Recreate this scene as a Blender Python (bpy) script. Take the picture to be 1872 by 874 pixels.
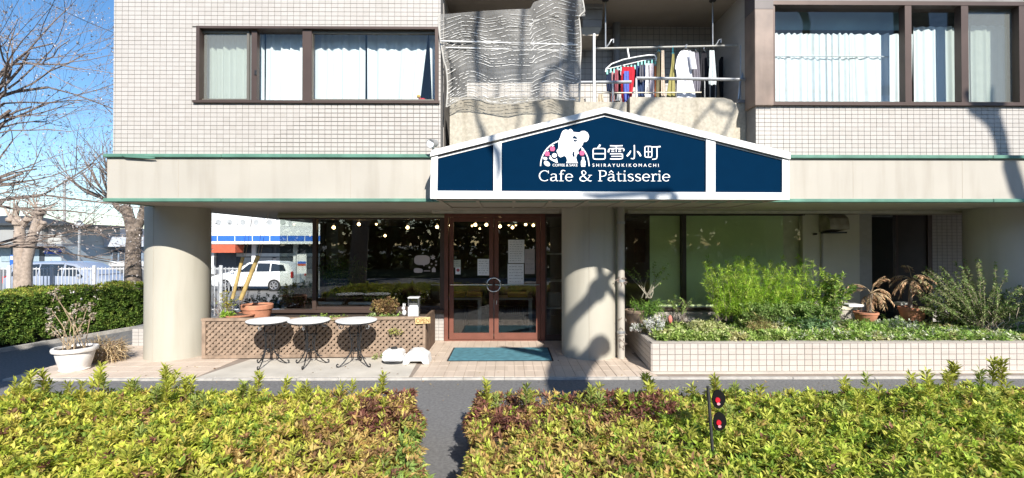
import bpy, math, random
import numpy as np
from mathutils import Vector, Matrix

for _o in list(bpy.data.objects):
    bpy.data.objects.remove(_o)
scene = bpy.context.scene
COL = scene.collection
R = math.radians
rnd = random.Random(7)
rng = np.random.default_rng(11)

# ------------------------------------------------------------------ camera, sky, sun, exposure
FOC, YAW, PITCH, CAMZ = 860.0, R(0.5), R(0.53), 2.05
cam = bpy.data.cameras.new('camera')
cam.sensor_width = 36.0
cam.lens = 36.0 * FOC / 1872.0
cam.clip_start = 0.05
cam.clip_end = 3000
camera = bpy.data.objects.new('camera', cam)
camera.location = (0, 0, CAMZ)
camera.rotation_euler = (math.pi / 2 + PITCH, 0, -YAW)
COL.objects.link(camera)
scene.camera = camera

SUN = Vector((-0.31, 1.0, -0.70))          # the way the light travels
SUN_EL = math.atan2(0.70, math.hypot(0.31, 1.0))
SUN_ROT = math.atan2(0.31, -1.0)
world = bpy.data.worlds.new('World')
scene.world = world
world.use_nodes = True
wn = world.node_tree
sky = wn.nodes.new('ShaderNodeTexSky')
sky.sky_type = 'NISHITA'
sky.sun_disc = False
sky.sun_elevation = SUN_EL
sky.sun_rotation = SUN_ROT
sky.altitude = 600
sky.air_density = 1.0
sky.dust_density = 0.5
sky.ozone_density = 2.2
hs = wn.nodes.new('ShaderNodeHueSaturation')
hs.inputs['Saturation'].default_value = 1.22
wn.links.new(sky.outputs[0], hs.inputs['Color'])
wn.links.new(hs.outputs[0], wn.nodes['Background'].inputs[0])
wn.nodes['Background'].inputs[1].default_value = 0.115
sl = bpy.data.lights.new('sun', 'SUN')
sl.energy = 5.0
sl.angle = R(0.5)
sl.color = (1.0, 0.955, 0.88)
sun = bpy.data.objects.new('sun', sl)
sun.rotation_euler = SUN.to_track_quat('-Z', 'Y').to_euler()
sun.location = (8, -20, 20)
COL.objects.link(sun)
scene.view_settings.view_transform = 'Standard'
scene.view_settings.look = 'None'
scene.view_settings.exposure = 0.72
scene.view_settings.gamma = 1.0
scene.cycles.max_bounces = 8
scene.cycles.transparent_max_bounces = 24
scene.cycles.caustics_reflective = False
scene.cycles.caustics_refractive = False

_F0 = Vector((math.sin(YAW), math.cos(YAW), 0))
_RT = Vector((math.cos(YAW), -math.sin(YAW), 0))
_FW = _F0 * math.cos(PITCH) + Vector((0, 0, math.sin(PITCH)))
_UP = -_F0 * math.sin(PITCH) + Vector((0, 0, math.cos(PITCH)))


def ray(px, py):
    return _FW + _RT * ((px - 936.0) / FOC) + _UP * ((437.0 - py) / FOC)


def at(px, py, Y):
    """the place on the wall plane y = Y that the surveyed picture point lies on"""
    d = ray(px, py)
    return Vector((0, 0, CAMZ)) + d * (Y / d.y)


def gr(px, py, z):
    d = ray(px, py)
    return Vector((0, 0, CAMZ)) + d * ((z - CAMZ) / d.z)


def X(px, Y):
    return at(px, 445, Y).x


def Z(py, Y, px=936):
    return at(px, py, Y).z


# ------------------------------------------------------------------ materials
MATS = {}


def _nt(name):
    m = bpy.data.materials.new(name)
    m.use_nodes = True
    nt = m.node_tree
    return m, nt, nt.nodes['Principled BSDF']


def pm(name, col, rough=0.6, var=0.12, scale=6.0, bump=0.0, metal=0.0, spec=0.4, bscale=None, col2=None, stain=0.0, emit=0.0):
    """plain procedural material: base colour broken up by two noises, fine relief"""
    if name in MATS:
        return MATS[name]
    m, nt, bs = _nt(name)
    N, L = nt.nodes, nt.links
    geo = N.new('ShaderNodeNewGeometry')
    n1 = N.new('ShaderNodeTexNoise')
    n1.inputs['Scale'].default_value = scale
    n1.inputs['Detail'].default_value = 6
    L.new(geo.outputs['Position'], n1.inputs['Vector'])
    mix = N.new('ShaderNodeMix')
    mix.data_type = 'RGBA'
    c = np.array(col)
    lo = np.clip(c * (1 - var), 0, 1)
    hi = np.clip(c * (1 + var), 0, 1) if col2 is None else np.array(col2)
    mix.inputs[6].default_value = (*lo, 1)
    mix.inputs[7].default_value = (*hi, 1)
    ramp = N.new('ShaderNodeMapRange')
    ramp.inputs[1].default_value = 0.3
    ramp.inputs[2].default_value = 0.7
    L.new(n1.outputs[0], ramp.inputs[0])
    L.new(ramp.outputs[0], mix.inputs[0])
    out = mix.outputs[2]
    if stain:
        mp = N.new('ShaderNodeVectorMath')
        mp.operation = 'MULTIPLY'
        mp.inputs[1].default_value = (5.0, 5.0, 0.5)
        L.new(geo.outputs['Position'], mp.inputs[0])
        n3 = N.new('ShaderNodeTexNoise')
        n3.inputs['Scale'].default_value = 1.2
        n3.inputs['Detail'].default_value = 5
        L.new(mp.outputs[0], n3.inputs['Vector'])
        r3 = N.new('ShaderNodeMapRange')
        r3.inputs[1].default_value = 0.5
        r3.inputs[2].default_value = 0.75
        r3.inputs[4].default_value = stain
        L.new(n3.outputs[0], r3.inputs[0])
        mx = N.new('ShaderNodeMix')
        mx.data_type = 'RGBA'
        mx.blend_type = 'MULTIPLY'
        mx.inputs[7].default_value = (0.55, 0.5, 0.43, 1)
        L.new(r3.outputs[0], mx.inputs[0])
        L.new(out, mx.inputs[6])
        out = mx.outputs[2]
    L.new(out, bs.inputs['Base Color'])
    bs.inputs['Roughness'].default_value = rough
    bs.inputs['Metallic'].default_value = metal
    bs.inputs['Specular IOR Level'].default_value = spec
    if emit:
        L.new(out, bs.inputs['Emission Color'])
        bs.inputs['Emission Strength'].default_value = emit
    if bump:
        n2 = N.new('ShaderNodeTexNoise')
        n2.inputs['Scale'].default_value = bscale or scale * 12
        n2.inputs['Detail'].default_value = 4
        L.new(geo.outputs['Position'], n2.inputs['Vector'])
        b = N.new('ShaderNodeBump')
        b.inputs['Strength'].default_value = bump
        b.inputs['Distance'].default_value = 0.01
        L.new(n2.outputs[0], b.inputs['Height'])
        L.new(b.outputs[0], bs.inputs['Normal'])
    MATS[name] = m
    return m


def tile_mat(name, col, cell, off, var=0.07, rough=0.35):
    """glazed tile: one random tint per tile cell"""
    m, nt, bs = _nt(name)
    N, L = nt.nodes, nt.links
    geo = N.new('ShaderNodeNewGeometry')
    a = N.new('ShaderNodeVectorMath')
    a.operation = 'SUBTRACT'
    a.inputs[1].default_value = off
    L.new(geo.outputs['Position'], a.inputs[0])
    d = N.new('ShaderNodeVectorMath')
    d.operation = 'DIVIDE'
    d.inputs[1].default_value = cell
    L.new(a.outputs[0], d.inputs[0])
    f = N.new('ShaderNodeVectorMath')
    f.operation = 'FLOOR'
    L.new(d.outputs[0], f.inputs[0])
    w = N.new('ShaderNodeTexWhiteNoise')
    L.new(f.outputs[0], w.inputs['Vector'])
    n1 = N.new('ShaderNodeTexNoise')
    n1.inputs['Scale'].default_value = 0.9
    n1.inputs['Detail'].default_value = 5
    L.new(geo.outputs['Position'], n1.inputs['Vector'])
    ad = N.new('ShaderNodeMath')
    ad.operation = 'MULTIPLY_ADD'
    ad.inputs[1].default_value = 0.6
    L.new(w.outputs['Value'], ad.inputs[0])
    L.new(n1.outputs[0], ad.inputs[2])
    mix = N.new('ShaderNodeMix')
    mix.data_type = 'RGBA'
    c = np.array(col)
    mix.inputs[6].default_value = (*(c * (1 - var * 1.3) * np.array([1, .985, .96])), 1)
    mix.inputs[7].default_value = (*np.clip(c * (1 + var), 0, .9), 1)
    L.new(ad.outputs[0], mix.inputs[0])
    L.new(mix.outputs[2], bs.inputs['Base Color'])
    bs.inputs['Roughness'].default_value = rough
    bs.inputs['Specular IOR Level'].default_value = 0.4
    return m


def glass_mat(name, tint=(0.8, 0.82, 0.8), refl=1.0, rough=0.0, haze=0.0, hazecol=(.6, .62, .6)):
    m = bpy.data.materials.new(name)
    m.use_nodes = True
    nt = m.node_tree
    N, L = nt.nodes, nt.links
    N.remove(N['Principled BSDF'])
    out = N['Material Output']
    tr = N.new('ShaderNodeBsdfTransparent')
    tr.inputs[0].default_value = (*tint, 1)
    gl = N.new('ShaderNodeBsdfGlossy')
    gl.inputs['Roughness'].default_value = rough
    lw = N.new('ShaderNodeLayerWeight')
    lw.inputs[0].default_value = 0.5
    pw = N.new('ShaderNodeMath')
    pw.operation = 'POWER'
    pw.inputs[1].default_value = 5.0
    L.new(lw.outputs['Facing'], pw.inputs[0])
    mu = N.new('ShaderNodeMath')
    mu.operation = 'MULTIPLY_ADD'
    mu.use_clamp = True
    mu.inputs[1].default_value = 0.9
    mu.inputs[2].default_value = 0.055 * refl
    L.new(pw.outputs[0], mu.inputs[0])
    mx = N.new('ShaderNodeMixShader')
    L.new(mu.outputs[0], mx.inputs[0])
    base = tr.outputs[0]
    if haze:
        df = N.new('ShaderNodeBsdfDiffuse')
        df.inputs[0].default_value = (*hazecol, 1)
        mh = N.new('ShaderNodeMixShader')
        mh.inputs[0].default_value = haze
        L.new(tr.outputs[0], mh.inputs[1])
        L.new(df.outputs[0], mh.inputs[2])
        base = mh.outputs[0]
    L.new(base, mx.inputs[1])
    L.new(gl.outputs[0], mx.inputs[2])
    L.new(mx.outputs[0], out.inputs[0])
    return m


def leaf_mat(name, trans=0.38, rough=0.6):
    """leaf colour comes from each leaf's own attribute; light passes through"""
    m = bpy.data.materials.new(name)
    m.use_nodes = True
    nt = m.node_tree
    N, L = nt.nodes, nt.links
    bs = N['Principled BSDF']
    at_ = N.new('ShaderNodeAttribute')
    at_.attribute_name = 'leaf'
    L.new(at_.outputs['Color'], bs.inputs['Base Color'])
    bs.inputs['Roughness'].default_value = rough
    bs.inputs['Specular IOR Level'].default_value = 0.25
    tl = N.new('ShaderNodeBsdfTranslucent')
    L.new(at_.outputs['Color'], tl.inputs[0])
    mx = N.new('ShaderNodeMixShader')
    mx.inputs[0].default_value = trans
    L.new(bs.outputs[0], mx.inputs[1])
    L.new(tl.outputs[0], mx.inputs[2])
    L.new(mx.outputs[0], N['Material Output'].inputs[0])
    return m


M = dict(
    grout=pm('grout', (.225, .215, .205), .9),
    grout_pale=pm('grout_pale', (.33, .30, .27), .9),
    cream=pm('cream_paint', (.405, .375, .325), .55, .05, 1.2, .12, bscale=60, stain=.28),
    soffit=pm('soffit_paint', (.38, .34, .28), .7, .07, 1.5, stain=.2),
    column=pm('column_paint', (.42, .395, .33), .6, .05, 1.0, .15, bscale=90, stain=.25),
    green=pm('green_metal', (.10, .22, .165), .45, .2, 4, .2),
    parapet=pm('parapet_render', (.43, .39, .315), .9, .16, 25, .7, bscale=140, stain=.4),
    brownframe=pm('brown_aluminium', (.085, .058, .048), .4, .1, 3, metal=.3),
    brownpillar=pm('brown_panel', (.20, .145, .115), .45, .25, 3, stain=.5),
    doorred=pm('red_brown_frame', (.17, .066, .046), .4, .12, 5, .1),
    darkframe=pm('dark_frame', (.05, .036, .03), .4),
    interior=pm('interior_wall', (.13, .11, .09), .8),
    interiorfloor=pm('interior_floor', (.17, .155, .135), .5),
    room=pm('room_wall', (.16, .16, .15), .9),
    room_pale=pm('pale_room_wall', (.50, .50, .46), .9),
    steel=pm('steel', (.62, .62, .62), .25, .05, metal=.9),
    galv=pm('galvanised', (.40, .41, .42), .4, .15, 14, metal=.6),
    white=pm('white_paint', (.74, .74, .73), .45, .04, 3, stain=.22),
    whiteplastic=pm('white_plastic', (.68, .68, .67), .35, .03),
    navy=pm('navy_panel', (.0008, .016, .045), .85, .04, spec=.02),
    print_white=pm('print_white', (.86, .86, .87), .6, .01),
    print_pink=pm('print_pink', (.62, .08, .20), .6, .01),
    blackmetal=pm('black_iron', (.035, .035, .037), .45, .2, 20, metal=.4),
    wood=pm('weathered_wood', (.27, .195, .14), .8, .28, 9, .5, bscale=120),
    woodlight=pm('pale_wood', (.62, .43, .20), .7, .15, 12, .2),
    terracotta=pm('terracotta', (.47, .205, .12), .8, .2, 9, .3),
    whitepot=pm('white_urn', (.66, .63, .59), .7, .14, 9, .3, stain=.3),
    asphalt=pm('asphalt', (.165, .162, .16), .9, .18, 30, .9, bscale=170, col2=(.21, .205, .20)),
    concrete=pm('concrete_slab', (.52, .48, .415), .85, .13, 2.2, .3, bscale=80, stain=.15),
    paver=tile_mat('paver', (.50, .41, .33), (.15, .3, 30.0), (0, 0, 0), .12, .75),
    kerb=pm('kerb_stone', (.40, .375, .34), .9, .2, 9, .5),
    joint=pm('paver_joint', (.27, .22, .18), .95),
    soil=pm('soil', (.07, .05, .035), 1.0, .4, 12, 1.0),
    bark=pm('grey_bark', (.23, .185, .15), .95, .35, 14, 1.0, bscale=60),
    darktwig=pm('twig_bark', (.21, .165, .14), .9, .3, 20),
    bud=pm('pale_bud', (.50, .44, .40), .8, .2, 20),
    drystem=pm('dry_stem', (.36, .27, .17), .9, .3, 30),
    mat_teal=pm('teal_carpet', (.085, .235, .29), 1.0, .25, 9, 1.0, bscale=300),
    rubber=pm('black_rubber', (.03, .03, .03), .8),
    tilew=tile_mat('wall_tile', (.42, .393, .364), (.0945, 40.0, .0635), (0, 0, 0)),
    glass=glass_mat('shop_glass', (.88, .90, .88), 1.5),
    glass_r=glass_mat('right_shop_glass', (.95, .96, .94), .55),
    glass_up=glass_mat('upstairs_glass', (.90, .93, .93), .72),
    glass_dirty=glass_mat('screened_glass', (.80, .83, .80), .8, .02, .13),
    curtain=pm('white_curtain', (.86, .87, .87), .9, .02),
    sheer=pm('sheer_curtain', (.80, .82, .82), .9, .05, 9),
    blind=pm('green_blind', (.70, .82, .46), .8, .06, 2),
    paper=pm('paper', (.80, .82, .86), .8, .04, 15),
    ink=pm('ink', (.10, .12, .18), .8),
    carwhite=pm('car_white', (.80, .80, .80), .25, .01, spec=.6),
    carblue=pm('car_blue_grey', (.27, .31, .39), .25, .03, spec=.6),
    carglass=pm('car_glass', (.02, .025, .03), .08, .1, spec=.8),
    tyre=pm('tyre', (.02, .02, .02), .8),
    rim=pm('alloy_rim', (.45, .45, .46), .35, .05, metal=.7),
    lampred=pm('lamp_red', (.5, .02, .02), .3),
    lampclear=pm('lamp_clear', (.75, .77, .8), .15, .02),
    bulb=pm('lit_bulb', (1.0, .66, .30), .5, .01, emit=9.0),
)
LEAF = leaf_mat('leaf')
LEAFDRY = leaf_mat('dry_leaf', .15, .8)


# ------------------------------------------------------------------ mesh building
class MB:
    def __init__(s):
        s.v, s.f, s.m, s.cur = [], [], [], 0

    def add(s, vs, fs):
        b = len(s.v)
        s.v += [tuple(p) for p in vs]
        for f in fs:
            s.f.append([b + i for i in f])
            s.m.append(s.cur)
        return s

    def mat(s, i):
        s.cur = i
        return s

    def box(s, x0, x1, y0, y1, z0, z1, bev=0.0):
        if x0 > x1: x0, x1 = x1, x0
        if y0 > y1: y0, y1 = y1, y0
        if z0 > z1: z0, z1 = z1, z0
        if bev <= 0:
            return s.add([(x0, y0, z0), (x1, y0, z0), (x1, y1, z0), (x0, y1, z0), (x0, y0, z1), (x1, y0, z1), (x1, y1, z1), (x0, y1, z1)],
                         [(0, 3, 2, 1), (4, 5, 6, 7), (0, 1, 5, 4), (1, 2, 6, 5), (2, 3, 7, 6), (3, 0, 4, 7)])
        b = min(bev, (x1 - x0) * .45, (y1 - y0) * .45, (z1 - z0) * .45)
        vs = []
        for z, i in ((z0, b), (z0 + b, 0), (z1 - b, 0), (z1, b)):
            vs += [(x0 + b + i * .4, y0 + i, z), (x1 - b - i * .4, y0 + i, z), (x1 - i, y0 + b + i * .4, z), (x1 - i, y1 - b - i * .4, z),
                   (x1 - b - i * .4, y1 - i, z), (x0 + b + i * .4, y1 - i, z), (x0 + i, y1 - b - i * .4, z), (x0 + i, y0 + b + i * .4, z)]
        fs = [tuple(range(7, -1, -1)), tuple(range(24, 32))]
        for k in range(3):
            for j in range(8):
                a, c = k * 8 + j, k * 8 + (j + 1) % 8
                fs.append((a, c, c + 8, a + 8))
        return s.add(vs, fs)

    def quad(s, a, b, c, d):
        return s.add([a, b, c, d], [(0, 1, 2, 3)])

    def prism(s, poly, y0, y1):
        """polygon in the x-z plane pulled from y0 to y1"""
        n = len(poly)
        ar = sum(poly[i][0] * poly[(i + 1) % n][1] - poly[(i + 1) % n][0] * poly[i][1] for i in range(n))
        if ar < 0:
            poly = poly[::-1]
        vs = [(p[0], y0, p[1]) for p in poly] + [(p[0], y1, p[1]) for p in poly]
        fs = [tuple(range(n)), tuple(range(2 * n - 1, n - 1, -1))]
        for i in range(n):
            j = (i + 1) % n
            fs.append((i, i + n, j + n, j))
        return s.add(vs, fs)

    def flat(s, poly, y):
        return s.add([(p[0], y, p[1]) for p in poly], [tuple(range(len(poly)))])

    def tube(s, pts, rad, n=8, cap=True, squash=1.0):
        pts = [Vector(p) for p in pts]
        if not isinstance(rad, (list, tuple)):
            rad = [rad] * len(pts)
        k = len(pts)
        vs, fs = [], []
        ref = None
        for i, p in enumerate(pts):
            t = (pts[min(i + 1, k - 1)] - pts[max(i - 1, 0)])
            t = t.normalized() if t.length > 1e-9 else Vector((0, 0, 1))
            if ref is None:
                ref = Vector((0, 0, 1)) if abs(t.z) < .9 else Vector((1, 0, 0))
            u = ref - t * ref.dot(t)
            u = u.normalized() if u.length > 1e-6 else t.orthogonal().normalized()
            ref = u
            w = t.cross(u)
            for j in range(n):
                a = 2 * math.pi * j / n
                vs.append(p + (u * math.cos(a) * squash + w * math.sin(a)) * rad[i])
        for i in range(k - 1):
            for j in range(n):
                a, b = i * n + j, i * n + (j + 1) % n
                fs.append((a, b, b + n, a + n))
        if cap:
            fs.append(tuple(range(n - 1, -1, -1)))
            fs.append(tuple(range((k - 1) * n, k * n)))
        return s.add(vs, fs)

    def lathe(s, c, prof, n=20, sx=1.0, sy=1.0):
        vs, fs = [], []
        for r, z in prof:
            for j in range(n):
                a = 2 * math.pi * j / n
                vs.append((c[0] + r * sx * math.cos(a), c[1] + r * sy * math.sin(a), c[2] + z))
        for i in range(len(prof) - 1):
            for j in range(n):
                a, b = i * n + j, i * n + (j + 1) % n
                fs.append((a, b, b + n, a + n))
        fs.append(tuple(range(n - 1, -1, -1)))
        fs.append(tuple(range((len(prof) - 1) * n, len(prof) * n)))
        return s.add(vs, fs)

    def ball(s, c, r, n=10, sx=1, sy=1, sz=1):
        prof = []
        m = max(4, n // 2 + 1)
        for i in range(m + 1):
            a = -math.pi / 2 + math.pi * i / m
            prof.append((max(1e-4, r * math.cos(a)), r * math.sin(a) * sz))
        return s.lathe(c, prof, n, sx, sy)

    def grid(s, fn, nu, nv):
        vs = [fn(i / nu, j / nv) for j in range(nv + 1) for i in range(nu + 1)]
        fs = []
        for j in range(nv):
            for i in range(nu):
                a = j * (nu + 1) + i
                fs.append((a, a + 1, a + nu + 2, a + nu + 1))
        return s.add(vs, fs)


def wloc(o):
    v = Vector((0, 0, 0))
    while o is not None:
        v += o.location
        o = o.parent
    return v


def obj(name, mb, mats, parent=None, smooth=False, kind=None, label=None, cat=None, group=None, mesh=None, loc=None, local=False):
    if mesh is None:
        off = wloc(parent) if parent is not None else Vector((0, 0, 0))
        if loc is not None:
            off = Vector((0, 0, 0)) if local else Vector(loc)
        me = bpy.data.meshes.new(name)
        me.from_pydata([(p[0] - off.x, p[1] - off.y, p[2] - off.z) for p in mb.v], [], mb.f)
        if not isinstance(mats, (list, tuple)):
            mats = [mats]
        for m in mats:
            me.materials.append(m)
        if any(mb.m):
            me.polygons.foreach_set('material_index', mb.m)
        if smooth:
            me.polygons.foreach_set('use_smooth', [True] * len(me.polygons))
            if smooth != 2:
                me.set_sharp_from_angle(angle=R(40))
        me.update()
    else:
        me = mesh
    o = bpy.data.objects.new(name, me)
    COL.objects.link(o)
    if parent is not None:
        o.parent = parent
        if loc is not None:
            o.location = Vector(loc) - wloc(parent)
    elif loc is not None:
        o.location = loc
    tag(o, label, cat, group, kind)
    return o


def tag(o, label=None, cat=None, group=None, kind=None):
    if label: o['label'] = label
    if cat: o['category'] = cat
    if group: o['group'] = group
    if kind: o['kind'] = kind
    return o


def thing(name, label, cat, loc=(0, 0, 0), group=None):
    o = bpy.data.objects.new(name, None)
    o.empty_display_size = 0.1
    COL.objects.link(o)
    o.location = loc
    return tag(o, label, cat, group)


def dup(root, loc, label=None, group=None, rz=0.0):
    def cp(o, par):
        c = o.copy()
        COL.objects.link(c)
        c.parent = par
        for ch in list(o.children):
            cp(ch, c)
        return c
    r = cp(root, None)
    r.location = loc
    r.rotation_euler = (0, 0, rz)
    if label: r['label'] = label
    if group: r['group'] = group
    return r


def leaves(name, P, D, L, W, C, parent=None, mat=None, droop=.15, simple=False, kind='stuff', **kw):
    """many small folded leaves: base points P, directions D, lengths, widths, colours"""
    P, D = np.asarray(P, float), np.asarray(D, float)
    n = len(P)
    L = np.broadcast_to(np.asarray(L, float), (n,))
    W = np.broadcast_to(np.asarray(W, float), (n,))
    C = np.broadcast_to(np.asarray(C, float), (n, 3))
    D = D / (np.linalg.norm(D, axis=1, keepdims=True) + 1e-9)
    up = np.tile(np.array([0, 0, 1.0]), (n, 1)) + rng.normal(0, .35, (n, 3))
    S = np.cross(D, up)
    S /= (np.linalg.norm(S, axis=1, keepdims=True) + 1e-9)
    Nn = np.cross(S, D)
    L1, W1 = L[:, None], W[:, None]
    tip = P + D * L1 - Nn * L1 * droop
    mid = P + D * L1 * .52
    a = mid - S * W1 * .5 + Nn * W1 * .12
    b = mid + S * W1 * .5 + Nn * W1 * .12
    if simple:
        V = np.stack([P, a, tip, b], 1).reshape(-1, 3)
        k, faces = 4, np.array([[0, 1, 2, 3]])
    else:
        c = mid - Nn * W1 * .10
        V = np.stack([P, a, b, c, tip], 1).reshape(-1, 3)
        k, faces = 5, np.array([[0, 1, 3], [0, 3, 2], [1, 4, 3], [3, 4, 2]])
    off = np.array(wloc(parent)) if parent is not None else np.zeros(3)
    V = V - off
    F = (faces[None] + (np.arange(n) * k)[:, None, None]).reshape(-1)
    fl = faces.shape[1]
    me = bpy.data.meshes.new(name)
    nf = n * len(faces)
    me.vertices.add(n * k)
    me.vertices.foreach_set('co', V.reshape(-1).astype(np.float32))
    me.loops.add(nf * fl)
    me.loops.foreach_set('vertex_index', F.astype(np.int32))
    me.polygons.add(nf)
    me.polygons.foreach_set('loop_start', (np.arange(nf) * fl).astype(np.int32))
    me.update(calc_edges=True)
    ca = me.color_attributes.new('leaf', 'FLOAT_COLOR', 'POINT')
    cc = np.ones((n, k, 4), np.float32)
    cc[:, :, :3] = C[:, None, :]
    ca.data.foreach_set('color', cc.reshape(-1))
    me.materials.append(mat or LEAF)
    o = bpy.data.objects.new(name, me)
    COL.objects.link(o)
    if parent is not None:
        o.parent = parent
    return tag(o, kind=kind, **kw)


def pick(cols, n, jit=.18):
    cols = np.asarray(cols, float)
    c = cols[rng.integers(0, len(cols), n)]
    return np.clip(c * (1 + rng.normal(0, jit, (n, 1))), 0.004, .95)


def rosettes(P, A, nl, L, W, C, spread=(.5, 1.15)):
    """leaf whorls at shoot tips: base points P, axes A; gives arrays for leaves()"""
    P, A = np.asarray(P, float), np.asarray(A, float)
    n = len(P)
    A = A / np.linalg.norm(A, axis=1, keepdims=True)
    t = np.cross(A, np.tile([0.31, .77, .55], (n, 1)))
    t /= np.linalg.norm(t, axis=1, keepdims=True) + 1e-9
    b = np.cross(A, t)
    ph = rng.uniform(0, 6.28, (n, 1)) + np.arange(nl)[None] * 2.4
    el = rng.uniform(spread[0], spread[1], (n, nl)) * (1.25 - .5 * np.arange(nl)[None] / nl)
    D = (A[:, None] * np.cos(el)[..., None] + (t[:, None] * np.cos(ph)[..., None] + b[:, None] * np.sin(ph)[..., None]) * np.sin(el)[..., None])
    PP = P[:, None] + A[:, None] * (np.arange(nl)[None, :, None] * .0022 * (L / .04)) + D * .003
    Ls = L * rng.uniform(.65, 1.2, (n, nl))
    Ws = W * rng.uniform(.75, 1.15, (n, nl))
    CC = np.clip(np.asarray(C)[:, None] * (1 + rng.normal(0, .12, (n, nl, 1))), .004, .95)
    return PP.reshape(-1, 3), D.reshape(-1, 3), Ls.reshape(-1), Ws.reshape(-1), CC.reshape(-1, 3)


def strip(mb, pts, w, y, closed=False):
    """a pen stroke of width w (number or list) in the x-z plane at depth y"""
    n = len(pts)
    if not isinstance(w, (list, tuple)):
        w = [w] * n
    L_, R_ = [], []
    for i in range(n):
        if closed:
            a, c = pts[(i - 1) % n], pts[(i + 1) % n]
        else:
            a, c = pts[max(i - 1, 0)], pts[min(i + 1, n - 1)]
        dx, dz = c[0] - a[0], c[1] - a[1]
        l = math.hypot(dx, dz) or 1
        nx, nz = -dz / l, dx / l
        L_.append((pts[i][0] + nx * w[i] / 2, y, pts[i][1] + nz * w[i] / 2))
        R_.append((pts[i][0] - nx * w[i] / 2, y, pts[i][1] - nz * w[i] / 2))
    vs = L_ + R_
    fs = []
    for i in range(n if closed else n - 1):
        j = (i + 1) % n
        fs.append((i, j, j + n, i + n))
    mb.add(vs, fs)


def text_mesh(name, body, fit, y, mat, parent, bold=0.0):
    """flat lettering fitted into the box (x0, x1, z0, z1)"""
    cu = bpy.data.curves.new(name, 'FONT')
    cu.body = body
    cu.offset = bold
    to = bpy.data.objects.new(name, cu)
    COL.objects.link(to)
    dg = bpy.context.evaluated_depsgraph_get()
    me = bpy.data.meshes.new_from_object(to.evaluated_get(dg))
    bpy.data.objects.remove(to)
    co = np.array([v.co[:] for v in me.vertices])
    lo, hi = co.min(0), co.max(0)
    x0, x1, z0, z1 = fit
    off = wloc(parent)
    new = np.zeros_like(co)
    new[:, 0] = x0 + (co[:, 0] - lo[0]) / max(hi[0] - lo[0], 1e-6) * (x1 - x0) - off.x
    new[:, 2] = z0 + (co[:, 1] - lo[1]) / max(hi[1] - lo[1], 1e-6) * (z1 - z0) - off.z
    new[:, 1] = y - off.y
    me.vertices.foreach_set('co', new.reshape(-1).astype(np.float32))
    me.name = name
    me.materials.clear()
    me.materials.append(mat)
    me.update()
    o = bpy.data.objects.new(name, me)
    COL.objects.link(o)
    o.parent = parent
    return o
# ------------------------------------------------------------------ ground, road, pavement
g = MB().box(-700, 700, -500, 900, -2.0, -0.46)
obj('ground', g, pm('far_ground', (.17, .165, .155), .95, .2, .4, .3), kind='structure')
g = MB().box(-45, 45, -9, 12.7, -0.455, 0.0)
obj('road', g, M['asphalt'], kind='structure')
g = MB().box(-60, 60, -75, -9.01, -0.45, 0.06)
obj('park_lawn', g, pm('lawn', (.055, .085, .025), 1, .4, 1.2, .8), kind='structure')
PZ = 0.10
obj('asphalt_footpath', MB().box(-45, 45, 1.7, 6.83, -.02, .072), M['asphalt'], kind='structure')
pave = MB().box(-7.25, 16, 6.90, 9.6, 0.0, PZ - .006)
pavement = obj('pavement', pave, M['joint'], kind='structure')
slabx0, slabx1 = X(362, 6.9), X(748, 6.9)
cs = MB().add([(slabx0, 6.905, PZ + .002), (slabx1, 6.905, PZ + .002), (slabx1 - .06, 8.1, PZ + .004), (slabx0 + .2, 7.95, PZ + .004),
               (slabx0, 6.905, PZ - .02), (slabx1, 6.905, PZ - .02), (slabx1 - .06, 8.1, PZ - .02), (slabx0 + .2, 7.95, PZ - .02)],
              [(0, 1, 2, 3), (0, 4, 5, 1), (1, 5, 6, 2), (3, 2, 6, 7), (0, 3, 7, 4)])
obj('concrete_slab', cs, M['concrete'], kind='structure')
pm_b = []
for v in range(3):
    b = MB().box(-.0737 + v * .0004, .0737, -.1487, .1487 - v * .0008, -.02, .004 + .0012 * v, .004)
    me_o = obj('paver', b, M['paver'], pavement, loc=(-7.17 + .15 * v, 9.25, PZ - .004), local=True)
    pm_b.append(me_o.data)
cand = []
for i in range(64):
    for j in range(9):
        x, y = -7.25 + .075 + .15 * i, 6.91 + .15 + .3 * j
        if slabx0 - .05 < x < slabx1 + .05 and y < 8.05: continue
        if x > 2.2 - (y - 7.1) * -.06 and y > 7.0: continue
        cand.append((y + (0 if -3 < x < 2.3 else .9), x, y))
cand.sort()
for k, (q, x, y) in enumerate(cand[:295]):
    obj('paver', None, None, pavement, mesh=pm_b[k % 3], loc=(x, y, PZ - .004 + rnd.uniform(-.001, .001)))
rest = MB()
for q, x, y in cand[295:]:
    rest.box(x - .0725, x + .0725, y - .1465, y + .1465, PZ - .02, PZ + rnd.uniform(-.001, .001))
obj('paver_field', rest, M['paver'], pavement, kind='stuff')
kerb = obj('kerb', MB().box(-7.25, 16, 6.845, 6.895, -.02, .085), M['kerb'], kind='structure')
kb = MB().box(-.2985, .2985, -.02, .05, -.02, .10, .006)
k0 = obj('kerb_stone', kb, M['kerb'], kerb, loc=(-6.95, 6.845, .002), local=True)
for i in range(1, 38):
    obj('kerb_stone', None, None, kerb, mesh=k0.data, loc=(-6.95 + .6 * i, 6.845 + rnd.uniform(-.004, .004), .002 + rnd.uniform(-.004, .002)))

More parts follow.
